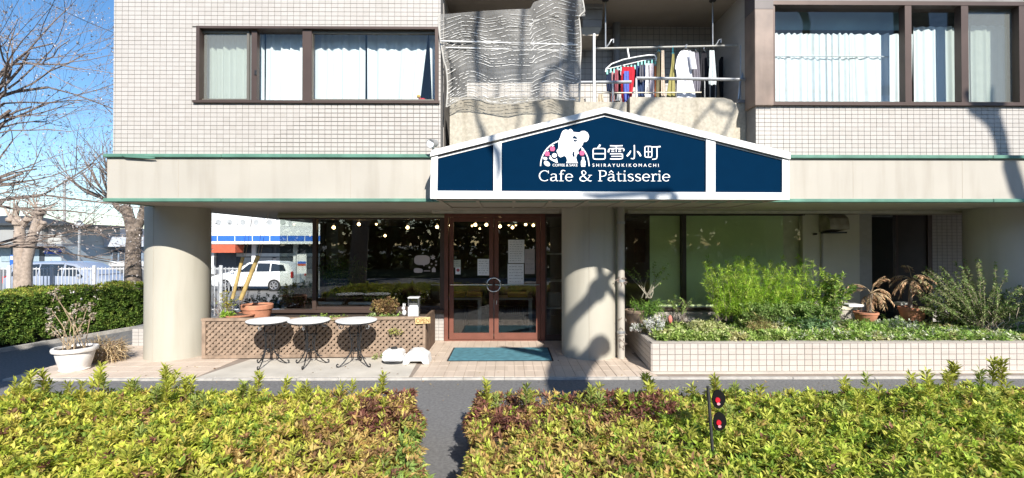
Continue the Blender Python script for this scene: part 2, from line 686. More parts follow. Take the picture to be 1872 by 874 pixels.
# ------------------------------------------------------------------ the building
YF, YW, YG = 6.95, 7.05, 9.47
YP = 7.22
B = thing('apartment_building', 'cream tiled apartment building with a glass fronted cafe behind round ground floor pillars', 'building', (0, YW, 0))
XL = X(205, YW)
zb0, zb1 = Z(367, YF), Z(286, YF)
zs = zb0 - .012
xw1 = X(805, YW)
wx0, wx1 = X(357, YW), X(801, YW)
wz0, wz1 = Z(189, YW), Z(50, YW)
xr0 = X(1383, YW)
rwx0, rwx1 = X(1412, YW), X(1872, YW) + .05
rz0, rz1 = Z(191, YW), Z(2, YW)
ZT = 8.6
XR = 12.5
YB = 17.0
w = MB()
yk = YW + .012
w.box(XL, wx0, yk, YW + .3, zb1, ZT)
w.box(wx0, wx1, yk, YW + .3, zb1, wz0)
w.box(wx0, wx1, yk, YW + .3, wz1, ZT)
w.box(wx1, xw1, yk, YW + .3, zb1, ZT)
obj('front_wall', w, M['grout'], B)
w = MB()
w.box(xr0, rwx1 + .04, yk, YW + .3, zb1, rz0)
w.box(xr0, rwx1 + .04, yk, YW + .3, rz1, ZT)
w.box(rwx1 + .04, XR, yk, YW + .3, zb1, ZT)
obj('front_wall', w, M['grout'], B)
w = MB().box(XL, XL + .2, YW + .302, YB, zb1, ZT)
w.box(XL + .21, XR, YB - .2, YB, zs + .3, ZT)
w.box(XR - .2, XR, YW + .302, YB - .21, zb1, ZT)
obj('side_wall', w, M['tilew'], B)
obj('roof', MB().box(XL - .1, XR + .1, YW + .001, YB + .05, ZT + .002, ZT + .25), M['cream'], B)
# floor slab / soffit over the pilotis
xf0 = X(195, YF)
sf = MB().box(xf0 + .02, XR, YF + .05, YB, zs, zs + .25)
obj('soffit', sf, M['soffit'], B)
fs_ = MB().box(xf0, XR, YF, YW + .01, zb0 + .004, zb1 - .03)
fs_.box(xf0, xf0 + .12, YW + .011, YB, zb0 + .004, zb1 - .03)
fascia = obj('fascia', fs_, M['cream'], B)
for z in (zb0 - .022, zb1 - .028):
    t = MB()
    for a, b in ((xf0 - .03, -4.2), (-4.196, -1.1), (-1.096, 3.4), (3.404, 7.2), (7.204, XR)):
        t.box(a, b, YF - .045, YW + .02 if z > zb0 else YF + .06, z, z + .052 + rnd.uniform(-.002, .002), .008)
    t.box(xf0 - .03, xf0 + .02, YF + .07, YB, z, z + .05)
    obj('trim', t, M['green'], fascia)
# bent end of the upper green trim
t = MB().prism([(xf0 + .25, zb1 - .005), (xf0 + .72, zb1 - .03), (xf0 + .74, zb1 - .045), (xf0 + .66, zb1 - .05), (xf0 + .3, zb1 - .03)], YF - .056, YF - .047)
obj('torn_trim', t, M['green'], fascia)
# seams in the fascia sheet
for px in (325, 640, 1560, 1760):
    obj('seam', MB().box(X(px, YF), X(px, YF) + .006, YF - .002, YF + .01, zb0 + .04, zb1 - .04), M['soffit'], fascia)

# tiles of the upper walls -------------------------------------------------
TW, TH = .0945, .0635
tiles = []


def tile_rect(x0, x1, z0, z1, holes=()):
    i0, i1 = math.floor(x0 / TW), math.ceil(x1 / TW)
    j0, j1 = math.floor(z0 / TH), math.ceil(z1 / TH)
    for j in range(j0, j1):
        for i in range(i0, i1):
            a, b = max(i * TW + .0026, x0), min((i + 1) * TW - .0026, x1)
            c, d = max(j * TH + .0030, z0), min((j + 1) * TH - .0030, z1)
            if b - a < .012 or d - c < .01: continue
            cut = False
            for h in holes:
                if a < h[1] and b > h[0] and c < h[3] and d > h[2]:
                    if a >= h[0] - .0 and b <= h[1] and c >= h[2] and d <= h[3]: cut = True
                    elif c < h[2]: d = h[2]
                    elif d > h[3]: c = h[3]
                    elif a < h[0]: b = h[0]
                    else: a = h[1]
            if cut or b - a < .008 or d - c < .008: continue
            tiles.append((a, b, c, d))


tile_rect(XL, xw1, zb1, 6.1, [(wx0, wx1, wz0, wz1)])
nleft = len(tiles)
tile_rect(xr0, XR - 3.2, zb1, rz0)
tile_rect(rwx1 + .045, XR - 3.2, rz0, 6.1)
full = [t for t in tiles if t[1] - t[0] > .085 and t[3] - t[2] > .054]
full.sort(key=lambda t: abs((t[0] + t[1]) / 2 - 0.) * .6 + abs((t[2] + t[3]) / 2 - 3.5))
near = set(full[:290])
tmesh = None
for t in full[:290]:
    c = ((t[0] + t[1]) / 2, YW, (t[2] + t[3]) / 2)
    if tmesh is None:
        o = obj('tile', MB().box(-.0437 + c[0], .0437 + c[0], YW + .014, YW, c[2] - .0282, c[2] + .0282, .003), M['tilew'], B, loc=c)
        tmesh = o.data
    else:
        o = obj('tile', None, None, B, mesh=tmesh, loc=(c[0], YW + rnd.uniform(-.0012, .0008), c[2]))
        o.rotation_euler = (rnd.uniform(-.012, .012), 0, rnd.uniform(-.010, .010))
tf = MB()
for t in tiles:
    if t in near: continue
    e = [rnd.uniform(-.0011, .0009) for _ in range(2)]
    a, b, c, d = t
    y0, y1 = YW + e[0], YW + e[1]
    tf.add([(a, y0, c), (b, y1, c), (b, y1, d), (a, y0, d), (a, yk + .002, c), (b, yk + .002, c), (b, yk + .002, d), (a, yk + .002, d)],
           [(0, 1, 2, 3), (0, 4, 5, 1), (1, 5, 6, 2), (2, 6, 7, 3), (3, 7, 4, 0)])
obj('tile_field', tf, M['tilew'], B, kind='stuff')

# upstairs left window -----------------------------------------------------
def room_box(x0, x1, y0, y1, z0, z1, name='room'):
    r = MB().add([(x0, y0, z0), (x1, y0, z0), (x1, y1, z0), (x0, y1, z0), (x0, y0, z1), (x1, y0, z1), (x1, y1, z1), (x0, y1, z1)],
                 [(0, 1, 2, 3), (4, 7, 6, 5), (2, 6, 7, 3), (0, 3, 7, 4), (1, 5, 6, 2)])
    return r


def pane(name, x0, x1, y, z0, z1, m, parent):
    return obj(name, MB().box(x0, x1, y, y + .006, z0, z1), m, parent)


yw0 = YW + .075
fr = MB()
fr.box(wx0, wx0 + .05, YW - .012, YW + .2, wz0, wz1)
fr.box(wx1 - .05, wx1, YW - .012, YW + .2, wz0, wz1)
fr.box(wx0 + .051, wx1 - .051, YW - .012, YW + .2, wz1 - .035, wz1)
fr.box(wx0 - .03, wx1 + .02, YW - .04, YW + .2, wz0 - .01, wz0 + .028)
fr.box(X(455, YW), X(465, YW), yw0 - .03, yw0 + .05, wz0 + .03, wz1 - .036)
fr.box(X(550, YW), X(567, YW), yw0 - .05, yw0 + .05, wz0 + .03, wz1 - .036)
win = obj('window', fr, M['brownframe'], B)
for a, b in ((363, 455), (567, 799)):
    fl = MB()
    x0, x1 = X(a, yw0), X(b, yw0)
    for q in ((x0, x0 + .035, wz0 + .03, wz1 - .036), (x1 - .035, x1, wz0 + .03, wz1 - .036)):
        fl.box(q[0], q[1], yw0 - .02, yw0 + .02, q[2], q[3])
    fl.box(x0 + .036, x1 - .036, yw0 - .02, yw0 + .02, wz0 + .03, wz0 + .075)
    fl.box(x0 + .036, x1 - .036, yw0 - .02, yw0 + .02, wz1 - .075, wz1 - .036)
    obj('sash', fl, pm('sash_aluminium', (.16, .145, .12), .4, .1, 4, metal=.3), win)
pane('pane', X(365, YW), X(455, YW), yw0 + .004, wz0 + .05, wz1 - .05, M['glass_dirty'], win)
pane('pane', X(466, YW), X(551, YW), yw0 + .014, wz0 + .03, wz1 - .04, M['glass_up'], win)
pane('pane', X(568, YW), X(797, YW), yw0 + .006, wz0 + .05, wz1 - .05, M['glass_up'], win)
obj('window_latch', MB().box(X(461, YW), X(465, YW), yw0 - .045, yw0 - .03, Z(137, YW), Z(128, YW), .004), M['blackmetal'], win)
obj('room', room_box(wx0 - .1, wx1 + .3, YW + .31, YW + 2.2, wz0 - .6, wz1 + .3), M['room'], B)


def drape(name, pl, pr, pt, pb, yq, amp, nf, m, label, group=None, lean=0.0, flare=1.0, cat='curtain', seed=0, wav=.012):
    """hanging cloth: picture span pl..pr at the top, widths flare towards the bottom, folds across"""
    q = random.Random(seed)
    xl, xr = X(pl, yq), X(pr, yq)
    zt, zb = Z(pt, yq), Z(pb, yq)
    ph = [q.uniform(0, 6.28) for _ in range(6)]
    fr_ = [q.uniform(.8, 1.2) for _ in range(6)]
    c = (xl + xr) / 2

    def fn(u, v):
        wob = .25 * math.sin(v * 3.1 + ph[2]) * (1 - v)
        f = math.sin(2 * math.pi * nf * u * fr_[0] + ph[0] + wob) * .55 + math.sin(2 * math.pi * nf * 1.73 * u + ph[1] + wob * 2) * .3 + \
            math.sin(2 * math.pi * nf * .47 * u + ph[3]) * .35
        k = flare + (1 - flare) * v
        x = c + (u - .5) * (xr - xl) * k + lean * (1 - v) + amp * .3 * math.sin(2 * math.pi * nf * u + ph[4])
        return (x, yq + amp * f * (1 - .25 * v), zb + (zt - zb) * v + wav * math.sin(2 * math.pi * nf * u + ph[5]) * (v > .98))
    nu = max(24, int(nf * 12))
    return obj(name, MB().grid(fn, nu, 14), m, smooth=2, label=label, cat=cat, group=group)


GC = 'white curtains in the upstairs left window'
drape('curtain', 366, 457, 48, 192, YW + .27, .035, 7, M['curtain'], 'white curtain behind the dull grey screened sash of the upstairs left window', GC, seed=1)
drape('curtain', 458, 482, 48, 192, YW + .27, .03, 2, M['curtain'], 'narrow white curtain strip beside the window latch', GC, seed=2)
drape('curtain', 485, 562, 48, 192, YW + .27, .035, 5, M['curtain'], 'white curtain left of the thick brown mullion of the upstairs left window', GC, seed=3)
drape('curtain', 562, 666, 48, 192, YW + .27, .03, 6, M['curtain'], 'white curtain right of the thick brown mullion in the wide pane', GC, seed=4)
drape('curtain', 672, 785, 48, 192, YW + .27, .03, 6, M['curtain'], 'white curtain drawn back at its lower corner near the red plush toy', GC, seed=5, flare=.84, lean=-.07)
drape('curtain', 784, 800, 58, 192, YW + .25, .02, 1, M['curtain'], 'slim white curtain edge right of the red plush toy', GC, seed=6, lean=.05)
# red plush toy on the sill
ty = YW + .19
toy = thing('plush_toy', 'red plush toy with yellow patches sitting in the corner of the upstairs window', 'toy', (X(770, ty), ty, wz0 + .03))
c = toy.location
b = MB().ball((c.x + .01, ty, c.z + .05), .065, 12, 1.2, .8, .85)
b.ball((c.x - .07, ty - .02, c.z + .03), .035, 10)
obj('body', b, pm('red_plush', (.62, .045, .05), .95, .25, 40, .5), toy, smooth=True)
obj('beak', MB().ball((c.x - .035, ty - .04, c.z + .115), .03, 10), pm('yellow_plush', (.80, .50, .12), .9, .15, 40), toy, smooth=True)
obj('foot', MB().ball((c.x - .105, ty - .03, c.z + .028), .026, 10), MATS['yellow_plush'], toy, smooth=True)

# upstairs right window ------------------------------------------------------
fr = MB()
for a, b, d in ((1412, 1418, .0), (1655, 1667, -.012), (1758, 1771, -.012), (1864, 1880, -.012)):
    fr.box(X(a, YW), X(b, YW), YW - .012 + d, YW + .09, rz0 + .04, rz1 - .05)
fr.box(xr0 + .02, rwx1 + .05, YW - .05, YW + .2, rz0 - .012, rz0 + .038)
fr.box(xr0 + .02, rwx1 + .05, YW - .03, YW + .2, rz1 - .049, rz1 + .01)
rwin = obj('window', fr, M['brownframe'], B)
for a, b in ((1418, 1655), (1667, 1758), (1771, 1864)):
    fl = MB()
    x0, x1 = X(a, yw0), X(b, yw0)
    fl.box(x0, x1, yw0 - .02, yw0 + .02, rz0 + .04, rz0 + .075)
    fl.box(x1 - .018, x1, yw0 - .018, yw0 + .012, rz0 + .076, rz1 - .05)
    obj('sash', fl, MATS['sash_aluminium'], rwin)
pane('pane', X(1418, YW), X(1656, YW), yw0 + .004, rz0 + .05, rz1 - .05, M['glass_up'], rwin)
pane('pane', X(1667, YW), X(1759, YW), yw0 + .012, rz0 + .05, rz1 - .05, M['glass_up'], rwin)
pane('pane', X(1771, YW), X(1865, YW), yw0 + .004, rz0 + .05, rz1 - .05, M['glass_dirty'], rwin)
obj('room', room_box(rwx0 - .1, rwx1 + .3, YW + .31, YW + 2.6, rz0 - .6, rz1 + .3), M['room_pale'], B)
pl_ = MB().box(X(1378, YW), X(1412, YW), YW - .06, YW + .25, rz0 - .02, Z(18, YW), .006)
obj('corner_post', pl_, M['brownpillar'], B)
obj('corner_post', MB().box(X(1378, YW) + .004, X(1412, YW) + .003, YW - .055, YW + .25, Z(18, YW) + .003, ZT), pm('brown_panel_upper', (.12, .10, .095), .5, .2, 3), B)
GS = 'sheer curtains in the upstairs right window'
drape('curtain', 1414, 1480, 60, 196, YW + .30, .02, 6, M['curtain'], 'pleated white sheer hanging beside the brown corner post upstairs', GS, seed=11)
drape('curtain', 1476, 1560, 60, 196, YW + .31, .025, 8, M['sheer'], 'white sheer with fine folds in the middle of the widest upstairs pane', GS, seed=12)
drape('curtain', 1558, 1672, 60, 196, YW + .30, .025, 7, M['curtain'], 'white sheer ending left of the first mullion of the right upstairs window', GS, seed=13, flare=.94)
drape('curtain', 1672, 1772, 46, 196, YW + .30, .025, 6, M['curtain'], 'white sheer between the two mullions of the right upstairs window', GS, seed=14)
drape('curtain', 1778, 1880, 44, 196, YW + .30, .02, 6, M['sheer'], 'greyed sheer in the rightmost upstairs pane', GS, seed=15)
rod = MB().tube([(X(1418, YW), YW + .27, Z(101, YW + .27)), (X(1655, YW), YW + .27, Z(101, YW + .27))], .009, 6)
tag(obj('curtain_rod', rod, M['whiteplastic']), 'thin white rail across the pleated sheer of the widest upstairs pane', 'curtain rail')
ub = drape('roller_blind', 1416, 1656, -6, 53, YW + .33, .004, 2, pm('blue_grey_blind', (.24, .35, .36), .8, .25, 1.5), 'blue grey blind lowered a little above the white sheers upstairs', cat='blind', seed=16)

# balcony ------------------------------------------------------------------
yb = 8.56
zfl, zc = zs + .27, 6.02
bx0, bx1 = xw1 + .005, xr0 - .005
o_ = MB()
o_.box(bx0 - .05, bx0, YW + .31, yb, zfl, zc)
obj('balcony_side_wall', o_, M['tilew'], B)
obj('balcony_side_wall', MB().box(bx1, bx1 + .1, YW + .31, yb, zfl, zc), M['tilew'], B)
bd0, bd1 = X(1290, yb), X(1372, yb)
bw = MB()
bw.box(bx0, bd0, yb, yb + .15, zfl, zc)
bw.box(bd0, bx1, yb, yb + .15, zfl + 2.05, zc)
obj('balcony_back_wall', bw, M['tilew'], B)
gx = MB()
xx = bx0
while xx < bx1:
    gx.box(xx - .004, xx + .004, yb - .003, yb + .01, zfl, zc); xx += .105
zz = zfl
while zz < zc:
    gx.box(bx0, bx1, yb - .0045, yb + .01, zz - .004, zz + .004); zz += .105
obj('tile_joints', gx, M['grout'], B, kind='stuff')
bdo = obj('balcony_door', MB().box(bd0, bx1, yb + .05, yb + .09, zfl, zfl + 2.05), M['darkframe'], B)
obj('balcony_ceiling', MB().box(bx0, bx1, YW + .02, yb, zc, zc + .2), pm('balcony_ceiling', (.30, .25, .20), .9, .1, 2), B)
obj('upper_parapet', MB().box(bx0, bx1, YW - .02, YW + .2, zc + .201, ZT), M['parapet'], B)
obj('balcony_floor', MB().box(bx0, bx1, YF + .12, yb, zs + .26, zfl + .01), M['grout'], B)


def rounded(x0, x1, z0, z1, r, which):
    p = []
    for cx, cz, a0, k in ((x1, z1, 0, 'tr'), (x0, z1, 90, 'tl'), (x0, z0, 180, 'bl'), (x1, z0, 270, 'br')):
        if k in which:
            mx, mz = cx - r * (1 if k[1] == 'r' else -1), cz - r * (1 if k[0] == 't' else -1)
            for i in range(7):
                a = R(a0 + 15 * i)
                p.append((mx + r * math.cos(a), mz + r * math.sin(a)))
        else:
            p.append((cx, cz))
    return p


pz0 = zb1 - .3
par = MB().prism([(X(822, YP), pz0), (X(1146, YP), pz0), (X(1146, YP), Z(186, YP)), (X(1069, YP), Z(186, YP)), (X(1067, YP), Z(178, YP)), (X(822, YP), Z(178, YP))], YP, YP + .14)
obj('balcony_parapet', par, M['parapet'], B)
p2 = MB().prism([(X(1152, YP - .03), pz0), (X(1334, YP - .03), pz0), (X(1337, YP - .03), Z(262, YP)), (X(1351, YP - .03), Z(205, YP)), (X(1347, YP - .03), Z(192, YP)), (X(1338, YP - .03), Z(183, YP)), (X(1324, YP - .03), Z(179, YP)), (X(1152, YP - .03), Z(178, YP))], YP - .035, YP + .12)
obj('balcony_parapet', p2, M['parapet'], B)
p3 = MB().box(X(1330, YP + .2), bx1, YP + .13, YP + .27, pz0, Z(187, YP + .13))
obj('balcony_parapet', p3, M['parapet'], B)
obj('parapet_cap', MB().box(X(1351, YP + .1), bx1, YP + .11, YP + .29, Z(186.5, YP + .1), Z(181, YP + .1), .004), pm('grey_cap', (.22, .22, .23), .5), B)
# railings on the parapet
yr = YP + .08
rl = MB()
rl.tube([at(1060, 151, yr), at(1154, 150, yr)], .026, 8)
obj('balcony_rail', rl, M['galv'], B, smooth=True)
rl = MB()
rl.tube([at(1163, 143, yr), at(1376, 146, yr)], .026, 8)
obj('balcony_rail', rl, M['galv'], B, smooth=True)
rl = MB()
for px in (1163, 1120):
    rl.tube([at(px, 188, yr), at(px, 143 if px > 1150 else 151, yr)], .016, 6)
obj('rail_post', rl, M['galv'], B, smooth=True)
rl = MB()
rl.tube([at(1092, 170, yr + .1), at(1282, 169, yr + .1)], .011, 6)
obj('balcony_rail', rl, pm('cream_rail', (.62, .56, .44), .5), B, smooth=True)

# ------------------------------------------------------------------ pilotis
YC, RC = 8.33, .485
zc1 = zs - .001
for px in (327, 1077, 1828):
    cx = X(px, YC)
    c = MB().lathe((cx, YC, 0), [(RC, PZ), (RC, PZ + .5), (RC, 1.4), (RC, zc1)], 64)
    co = obj('column', c, M['column'], B, smooth=True)
    s = MB()
    s.tube([(cx + RC * math.cos(R(a)) * 1.001, YC + RC * math.sin(R(a)) * 1.001, z) for a, z in ((-100, PZ), (-100, zc1))], .004, 4)
    obj('form_seam', s, M['soffit'], co)
# low tiled wall beside the left pillar
ls = MB()
lx0, lx1 = X(243, 9.0), X(300, 9.0)
ls.box(lx0, lx1, 9.006, 9.3, PZ, Z(596, 9.0))
lw = obj('low_wall', ls, M['grout'], B)
for j in range(6):
    for i in range(5):
        a = lx0 + i * .118
        if a + .11 > lx1: continue
        z = PZ + .004 + j * .0655
        if z + .06 > Z(595, 9.0): continue
        obj('tile', MB().box(a, a + .111, 9.0, 9.01, z, z + .0595, .002), M['tilew'], lw)

# ------------------------------------------------------------------ cafe front
xc0, xd0, xd1 = X(511, YG), X(813, YG), X(996, YG)
zsill = Z(571, YG)
sw = MB().box(X(497, YG), xd0, YG + .001, YG + .25, PZ, zsill)
obj('sill_wall', sw, M['grout'], B)
tm = MB()
x = X(497, YG)
nx = int((xd0 - x) / .108)
for i in range(nx + 1):
    for j in range(9):
        a, z = x + i * .108, PZ + .004 + j * .066
        b_ = min(a + .1, xd0 - .004)
        if z + .06 < zsill and b_ - a > .02:
            e = rnd.uniform(-.001, .001)
            tm.box(a, b_, YG - .009 + e, YG + .003, z, z + .0595)
obj('sill_tile_field', tm, M['tilew'], B, kind='stuff')
zt_g = Z(401, YG)
fr = MB()
fr.box(X(495, YG), xd0 - .002, YG - .10, YG + .12, zsill + .002, zsill + .07, .006)
fr.box(xc0, X(573, YG), YG - .02, YG + .06, zt_g, zt_g + .03)
fr.box(X(573, YG), X(580, YG), YG - .05, YG + .06, zsill + .071, zt_g + .06)
fr.box(X(805, YG), xd0 - .002, YG - .05, YG + .06, zsill + .071, zt_g + .06)
fr.box(X(580, YG) + .001, X(805, YG) - .001, YG - .02, YG + .06, zt_g, zt_g + .03)
fr.box(X(580, YG) + .001, X(805, YG) - .001, YG - .03, YG + .06, zsill + .071, zsill + .12)
sw_ = obj('shop_window', fr, M['brownframe'], B)
pane('pane', xc0, X(573, YG), YG + .01, zsill + .071, zt_g, M['glass'], sw_)
pane('pane', X(580, YG), X(805, YG), YG + .01, zsill + .12, zt_g, M['glass'], sw_)
obj('pane', MB().box(xc0 - .004, xc0 + .004, YG + .01, 11.6, zsill + .071, zt_g), M['glass'], sw_)
fr2 = MB().box(xc0 - .04, xc0 + .06, 11.6, 11.75, PZ, zs)
fr2.box(xc0 - .03, xc0 + .03, YG + .13, 11.6, PZ, zsill + .07)
obj('side_frame', fr2, M['brownframe'], sw_)
obj('side_pier', MB().box(xc0 - .03, xc0 + .35, 11.751, 12.15, PZ, zs - .002), pm('blue_grey_pier', (.25, .28, .30), .7), B)
# lintel over windows and door, cream rail
lt = MB()
lt.box(xc0 - .02, xd0 - .003, YG - .02, YG + .2, zt_g + .06, zs - .002)
lt.box(xc0 - .02, xd0 - .003, YG - .06, YG + .1, zt_g + .03, zt_g + .075)
obj('lintel', lt, pm('cream_green_lintel', (.42, .42, .30), .7, .06), B)
lt = MB().box(X(790, 8.9), X(1022, 8.9), 8.86, 8.95, Z(390, 8.9), Z(383.5, 8.9))
lt.box(X(1148, 8.9), XR, 8.86, 8.95, Z(390, 8.9), Z(382.5, 8.9))
obj('shutter_rail', lt, pm('cream_rail_box', (.56, .52, .44), .6), B)
lt = MB().box(X(1120, YG), XR, YG + .02, YG + .2, Z(392, YG), zs - .002)
lt.box(xd0, X(1120, YG) - .001, YG + .0, YG + .2, Z(391, YG), zs - .002)
obj('lintel', lt, M['soffit'], B)

# doors -----------------------------------------------------------------------
zdt = Z(391.5, YG)
df = MB()
df.box(xd0, xd0 + .075, YG - .06, YG + .08, PZ, zdt)
df.box(X(988, YG), X(988, YG) + .09, YG - .06, YG + .08, PZ, zdt)
df.box(xd0 + .076, X(988, YG) - .001, YG - .06, YG + .08, zdt - .06, zdt)
df.box(xd0 + .076, X(988, YG) - .001, YG - .05, YG + .08, PZ, PZ + .025)
obj('door_frame', df, M['doorred'], B)
ymid = YG - .005
for a, b, hs in ((821.5, 902.5, 1), (903.5, 988, -1)):
    x0, x1 = X(a, YG) + .004, X(b, YG) - .004
    z0, z1 = PZ + .03, zdt - .064
    d = MB()
    d.box(x0, x0 + .085, ymid - .025, ymid + .025, z0, z1)
    d.box(x1 - .085, x1, ymid - .025, ymid + .025, z0, z1)
    d.box(x0 + .0855, x1 - .0855, ymid - .024, ymid + .024, z0, z0 + .125)
    d.box(x0 + .0855, x1 - .0855, ymid - .024, ymid + .024, z1 - .09, z1)
    leaf = obj('door', d, M['doorred'], B)
    pane('pane', x0 + .08, x1 - .08, ymid + .002, z0 + .12, z1 - .085, M['glass'], leaf)
    bz = Z(520, YG)
    bar = MB().tube([(x0 + .02, ymid - .055, bz), (x1 - .02, ymid - .055, bz)], .012, 8)
    for xq in (x0 + .04, x1 - .04):
        bar.tube([(xq, ymid - .055, bz), (xq, ymid - .02, bz)], .010, 6)
    obj('push_bar', bar, M['steel'], leaf, smooth=True)
    rc = (X(902.8, YG) - hs * .012, bz)
    arc = [(rc[0] - hs * .125 * math.sin(R(t)), ymid - .075, rc[1] + .135 * math.cos(R(t))) for t in range(0, 181, 15)]
    hd = MB().tube([(arc[0][0], ymid - .02, arc[0][2])] + arc + [(arc[-1][0], ymid - .02, arc[-1][2])], .013, 8)
    obj('handle', hd, M['steel'], leaf, smooth=True)
    if hs < 0:
        obj('lock', MB().box(x0 + .03, x0 + .055, ymid - .034, ymid - .024, Z(556, YG), Z(549, YG), .004), M['steel'], leaf)
# sidelight right of the door
sx0, sx1 = X(988, YG) + .092, X(1040, YG)
sd = MB()
sd.box(sx0, sx1, YG - .04, YG + .05, PZ, PZ + .12)
sd.box(sx0, sx1, YG - .04, YG + .05, zdt - .06, zdt)
sd.box(sx0, sx0 + .03, YG - .04, YG + .05, PZ + .121, zdt - .061)
side = obj('sidelight', sd, M['brownframe'], B)
pane('pane', sx0 + .03, sx1, YG + .004, PZ + .12, zdt - .06, M['glass'], side)

# cafe room ----------------------------------------------------------------------
zci, YI = zs - .012, 15.2
ix1 = X(1187, YG + .15)
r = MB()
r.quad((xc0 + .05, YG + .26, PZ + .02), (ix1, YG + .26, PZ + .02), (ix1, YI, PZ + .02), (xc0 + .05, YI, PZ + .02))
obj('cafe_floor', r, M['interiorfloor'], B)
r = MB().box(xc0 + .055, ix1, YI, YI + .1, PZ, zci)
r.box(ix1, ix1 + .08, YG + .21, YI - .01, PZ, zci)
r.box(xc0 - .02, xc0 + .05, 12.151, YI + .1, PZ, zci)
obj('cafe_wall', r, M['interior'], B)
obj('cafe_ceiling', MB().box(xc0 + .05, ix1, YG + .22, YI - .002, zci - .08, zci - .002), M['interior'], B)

# right hand ground floor front --------------------------------------------------
xm = X(1250, YG)
fr = MB()
zrs = Z(567, YG)
fr.box(X(1143, YG) - .4, X(1143, YG), YG - .03, YG + .06, PZ, Z(392, YG))
fr.box(X(1245, YG), X(1253, YG), YG - .05, YG + .07, zrs + .06, Z(392, YG))
fr.box(X(1143, YG) - .4, X(1470, YG), YG - .06, YG + .1, zrs, zrs + .055)
fr.box(X(1143, YG) + .001, X(1470, YG), YG - .03, YG + .06, Z(394, YG), Z(392, YG) - .001)
rw2 = obj('shop_window', fr, M['darkframe'], B)
pane('pane', X(1143, YG), X(1245, YG), YG + .01, zrs + .055, Z(394, YG), M['glass_r'], rw2)
pane('pane', X(1253, YG), X(1470, YG), YG + .01, zrs + .055, Z(394, YG), M['glass_r'], rw2)
rs = MB().box(X(1130, YG), X(1570, YG), YG - .0, YG + .2, PZ, zrs - .002)
obj('sill_wall', rs, M['cream'], B)
cw = MB().box(X(1470, YG), X(1570, YG), YG - .02, YG + .2, zrs, Z(392, YG) - .001)
cw.box(X(1466, YG), X(1470, YG) - .001, YG - .03, YG + .1, zrs + .056, Z(392, YG) - .001)
obj('plain_wall', cw, pm('pale_cream', (.66, .61, .49), .6, .05, 1.2, stain=.2), B)
yb2 = YG + .10
for a, b, lb in ((1188, 1246, 'green roller blind in the narrow pane left of the dark mullion'), (1251, 1432, 'wide green roller blind in the large pane behind the planter')):
    q = MB().box(X(a, yb2), X(b, yb2), yb2, yb2 + .008, zrs + .06, Z(392, yb2))
    tag(obj('roller_blind', q, M['blind']), lb, 'blind', 'green roller blinds in the right shop window')
q = MB().box(X(1433, yb2), X(1474, yb2), yb2 + .02, yb2 + .03, zrs + .06, Z(392, yb2))
tag(obj('cream_blind', q, pm('cream_blind', (.72, .68, .50), .8)), 'cream fabric panel at the right end of the large blind', 'blind')
q = MB()
q.box(X(1160, 9.9), X(1182, 9.9), 9.9, 9.95, Z(480, 9.9), Z(418, 9.9))
tag(obj('wood_panel', q, pm('red_wood', (.10, .045, .03), .5)), 'dark red wooden panel seen through the pane right of the downpipe', 'panel')
# dark entrance
ex0, ex1 = X(1570, YG + .3), X(1704, YG + .3)
ye = YG + .3
en = MB()
for a, b in ((1570, 1574), (1636, 1640), (1694, 1702)):
    en.box(X(a, ye), X(b, ye), ye - .03, ye + .05, PZ + .05, Z(392, ye))
en.box(ex0, ex1, ye - .02, ye + .05, PZ, PZ + .05)
ent = obj('entrance_door', en, M['brownframe'], B)
obj('panel', MB().box(X(1640, ye), X(1694, ye), ye - .005, ye + .01, PZ + .05, Z(392, ye)), pm('bronze_panel', (.045, .035, .03), .35), ent)
pane('pane', X(1574, ye), X(1636, ye), ye, PZ + .05, Z(392, ye), M['glass'], ent)
iq = MB().box(X(1560, ye + .6), X(1704, ye + .6), ye + .9, ye + 1.0, PZ, Z(392, ye))
iq.box(X(1588, ye + .6), X(1640, ye + .6), ye + .85, ye + .899, Z(432, ye + .8), Z(404, ye + .8))
obj('entrance_inner_wall', iq, pm('blue_dark_wall', (.06, .06, .075), .5), B)
rt = MB().box(ex1, XR, ye, ye + .2, PZ, zs - .003)
rt.box(X(1570, YG) + .002, ex0 + .04, YG + .0, ye + .2, PZ, zs - .003)
obj('recess_wall', rt, M['tilew'], B)
gx = MB()
for i in range(30):
    gx.box(ex1 + i * .105 - .003, ex1 + i * .105 + .003, ye - .003, ye + .01, PZ, zs - .01)
for j in range(38):
    gx.box(ex1 + .003, ex1 + 3, ye - .0045, ye + .01, PZ + j * .068, PZ + j * .068 + .006)
obj('tile_joints', gx, M['grout'], B, kind='stuff')
# vent hood and pipes
yv = YG - .02
vh = MB()
hx0, hx1 = X(1497, yv), X(1531, yv)
prof = [(0, Z(424, yv)), (0, Z(392, yv)), (-.2, Z(393, yv)), (-.31, Z(400, yv)), (-.34, Z(412, yv)), (-.34, Z(420, yv)), (-.2, Z(421, yv))]
vs = [(hx0, yv + p[0], p[1]) for p in prof] + [(hx1, yv + p[0], p[1]) for p in prof]
n = len(prof)
vh.add(vs, [tuple(range(n)), tuple(range(2 * n - 1, n - 1, -1))] + [(i, (i + 1) % n, (i + 1) % n + n, i + n) for i in range(n)])
vo = obj('vent_hood', vh, pm('stained_metal', (.36, .32, .25), .5, .3, 6, metal=.3, stain=.6), B)
obj('grease_stain', MB().box(hx0 + .02, hx1 - .02, yv - .3, yv - .02, Z(427, yv), Z(424.3, yv)), M['blackmetal'], vo)
obj('wall_pipe', MB().tube([at(1503, 392, yv - .04), at(1503, 560, yv - .04)], .02, 8), M['cream'], B, smooth=True)
obj('wall_pipe', MB().tube([at(1487, 428, yv - .03), at(1493, 428, yv - .03)], .02, 8), M['darkframe'], B)
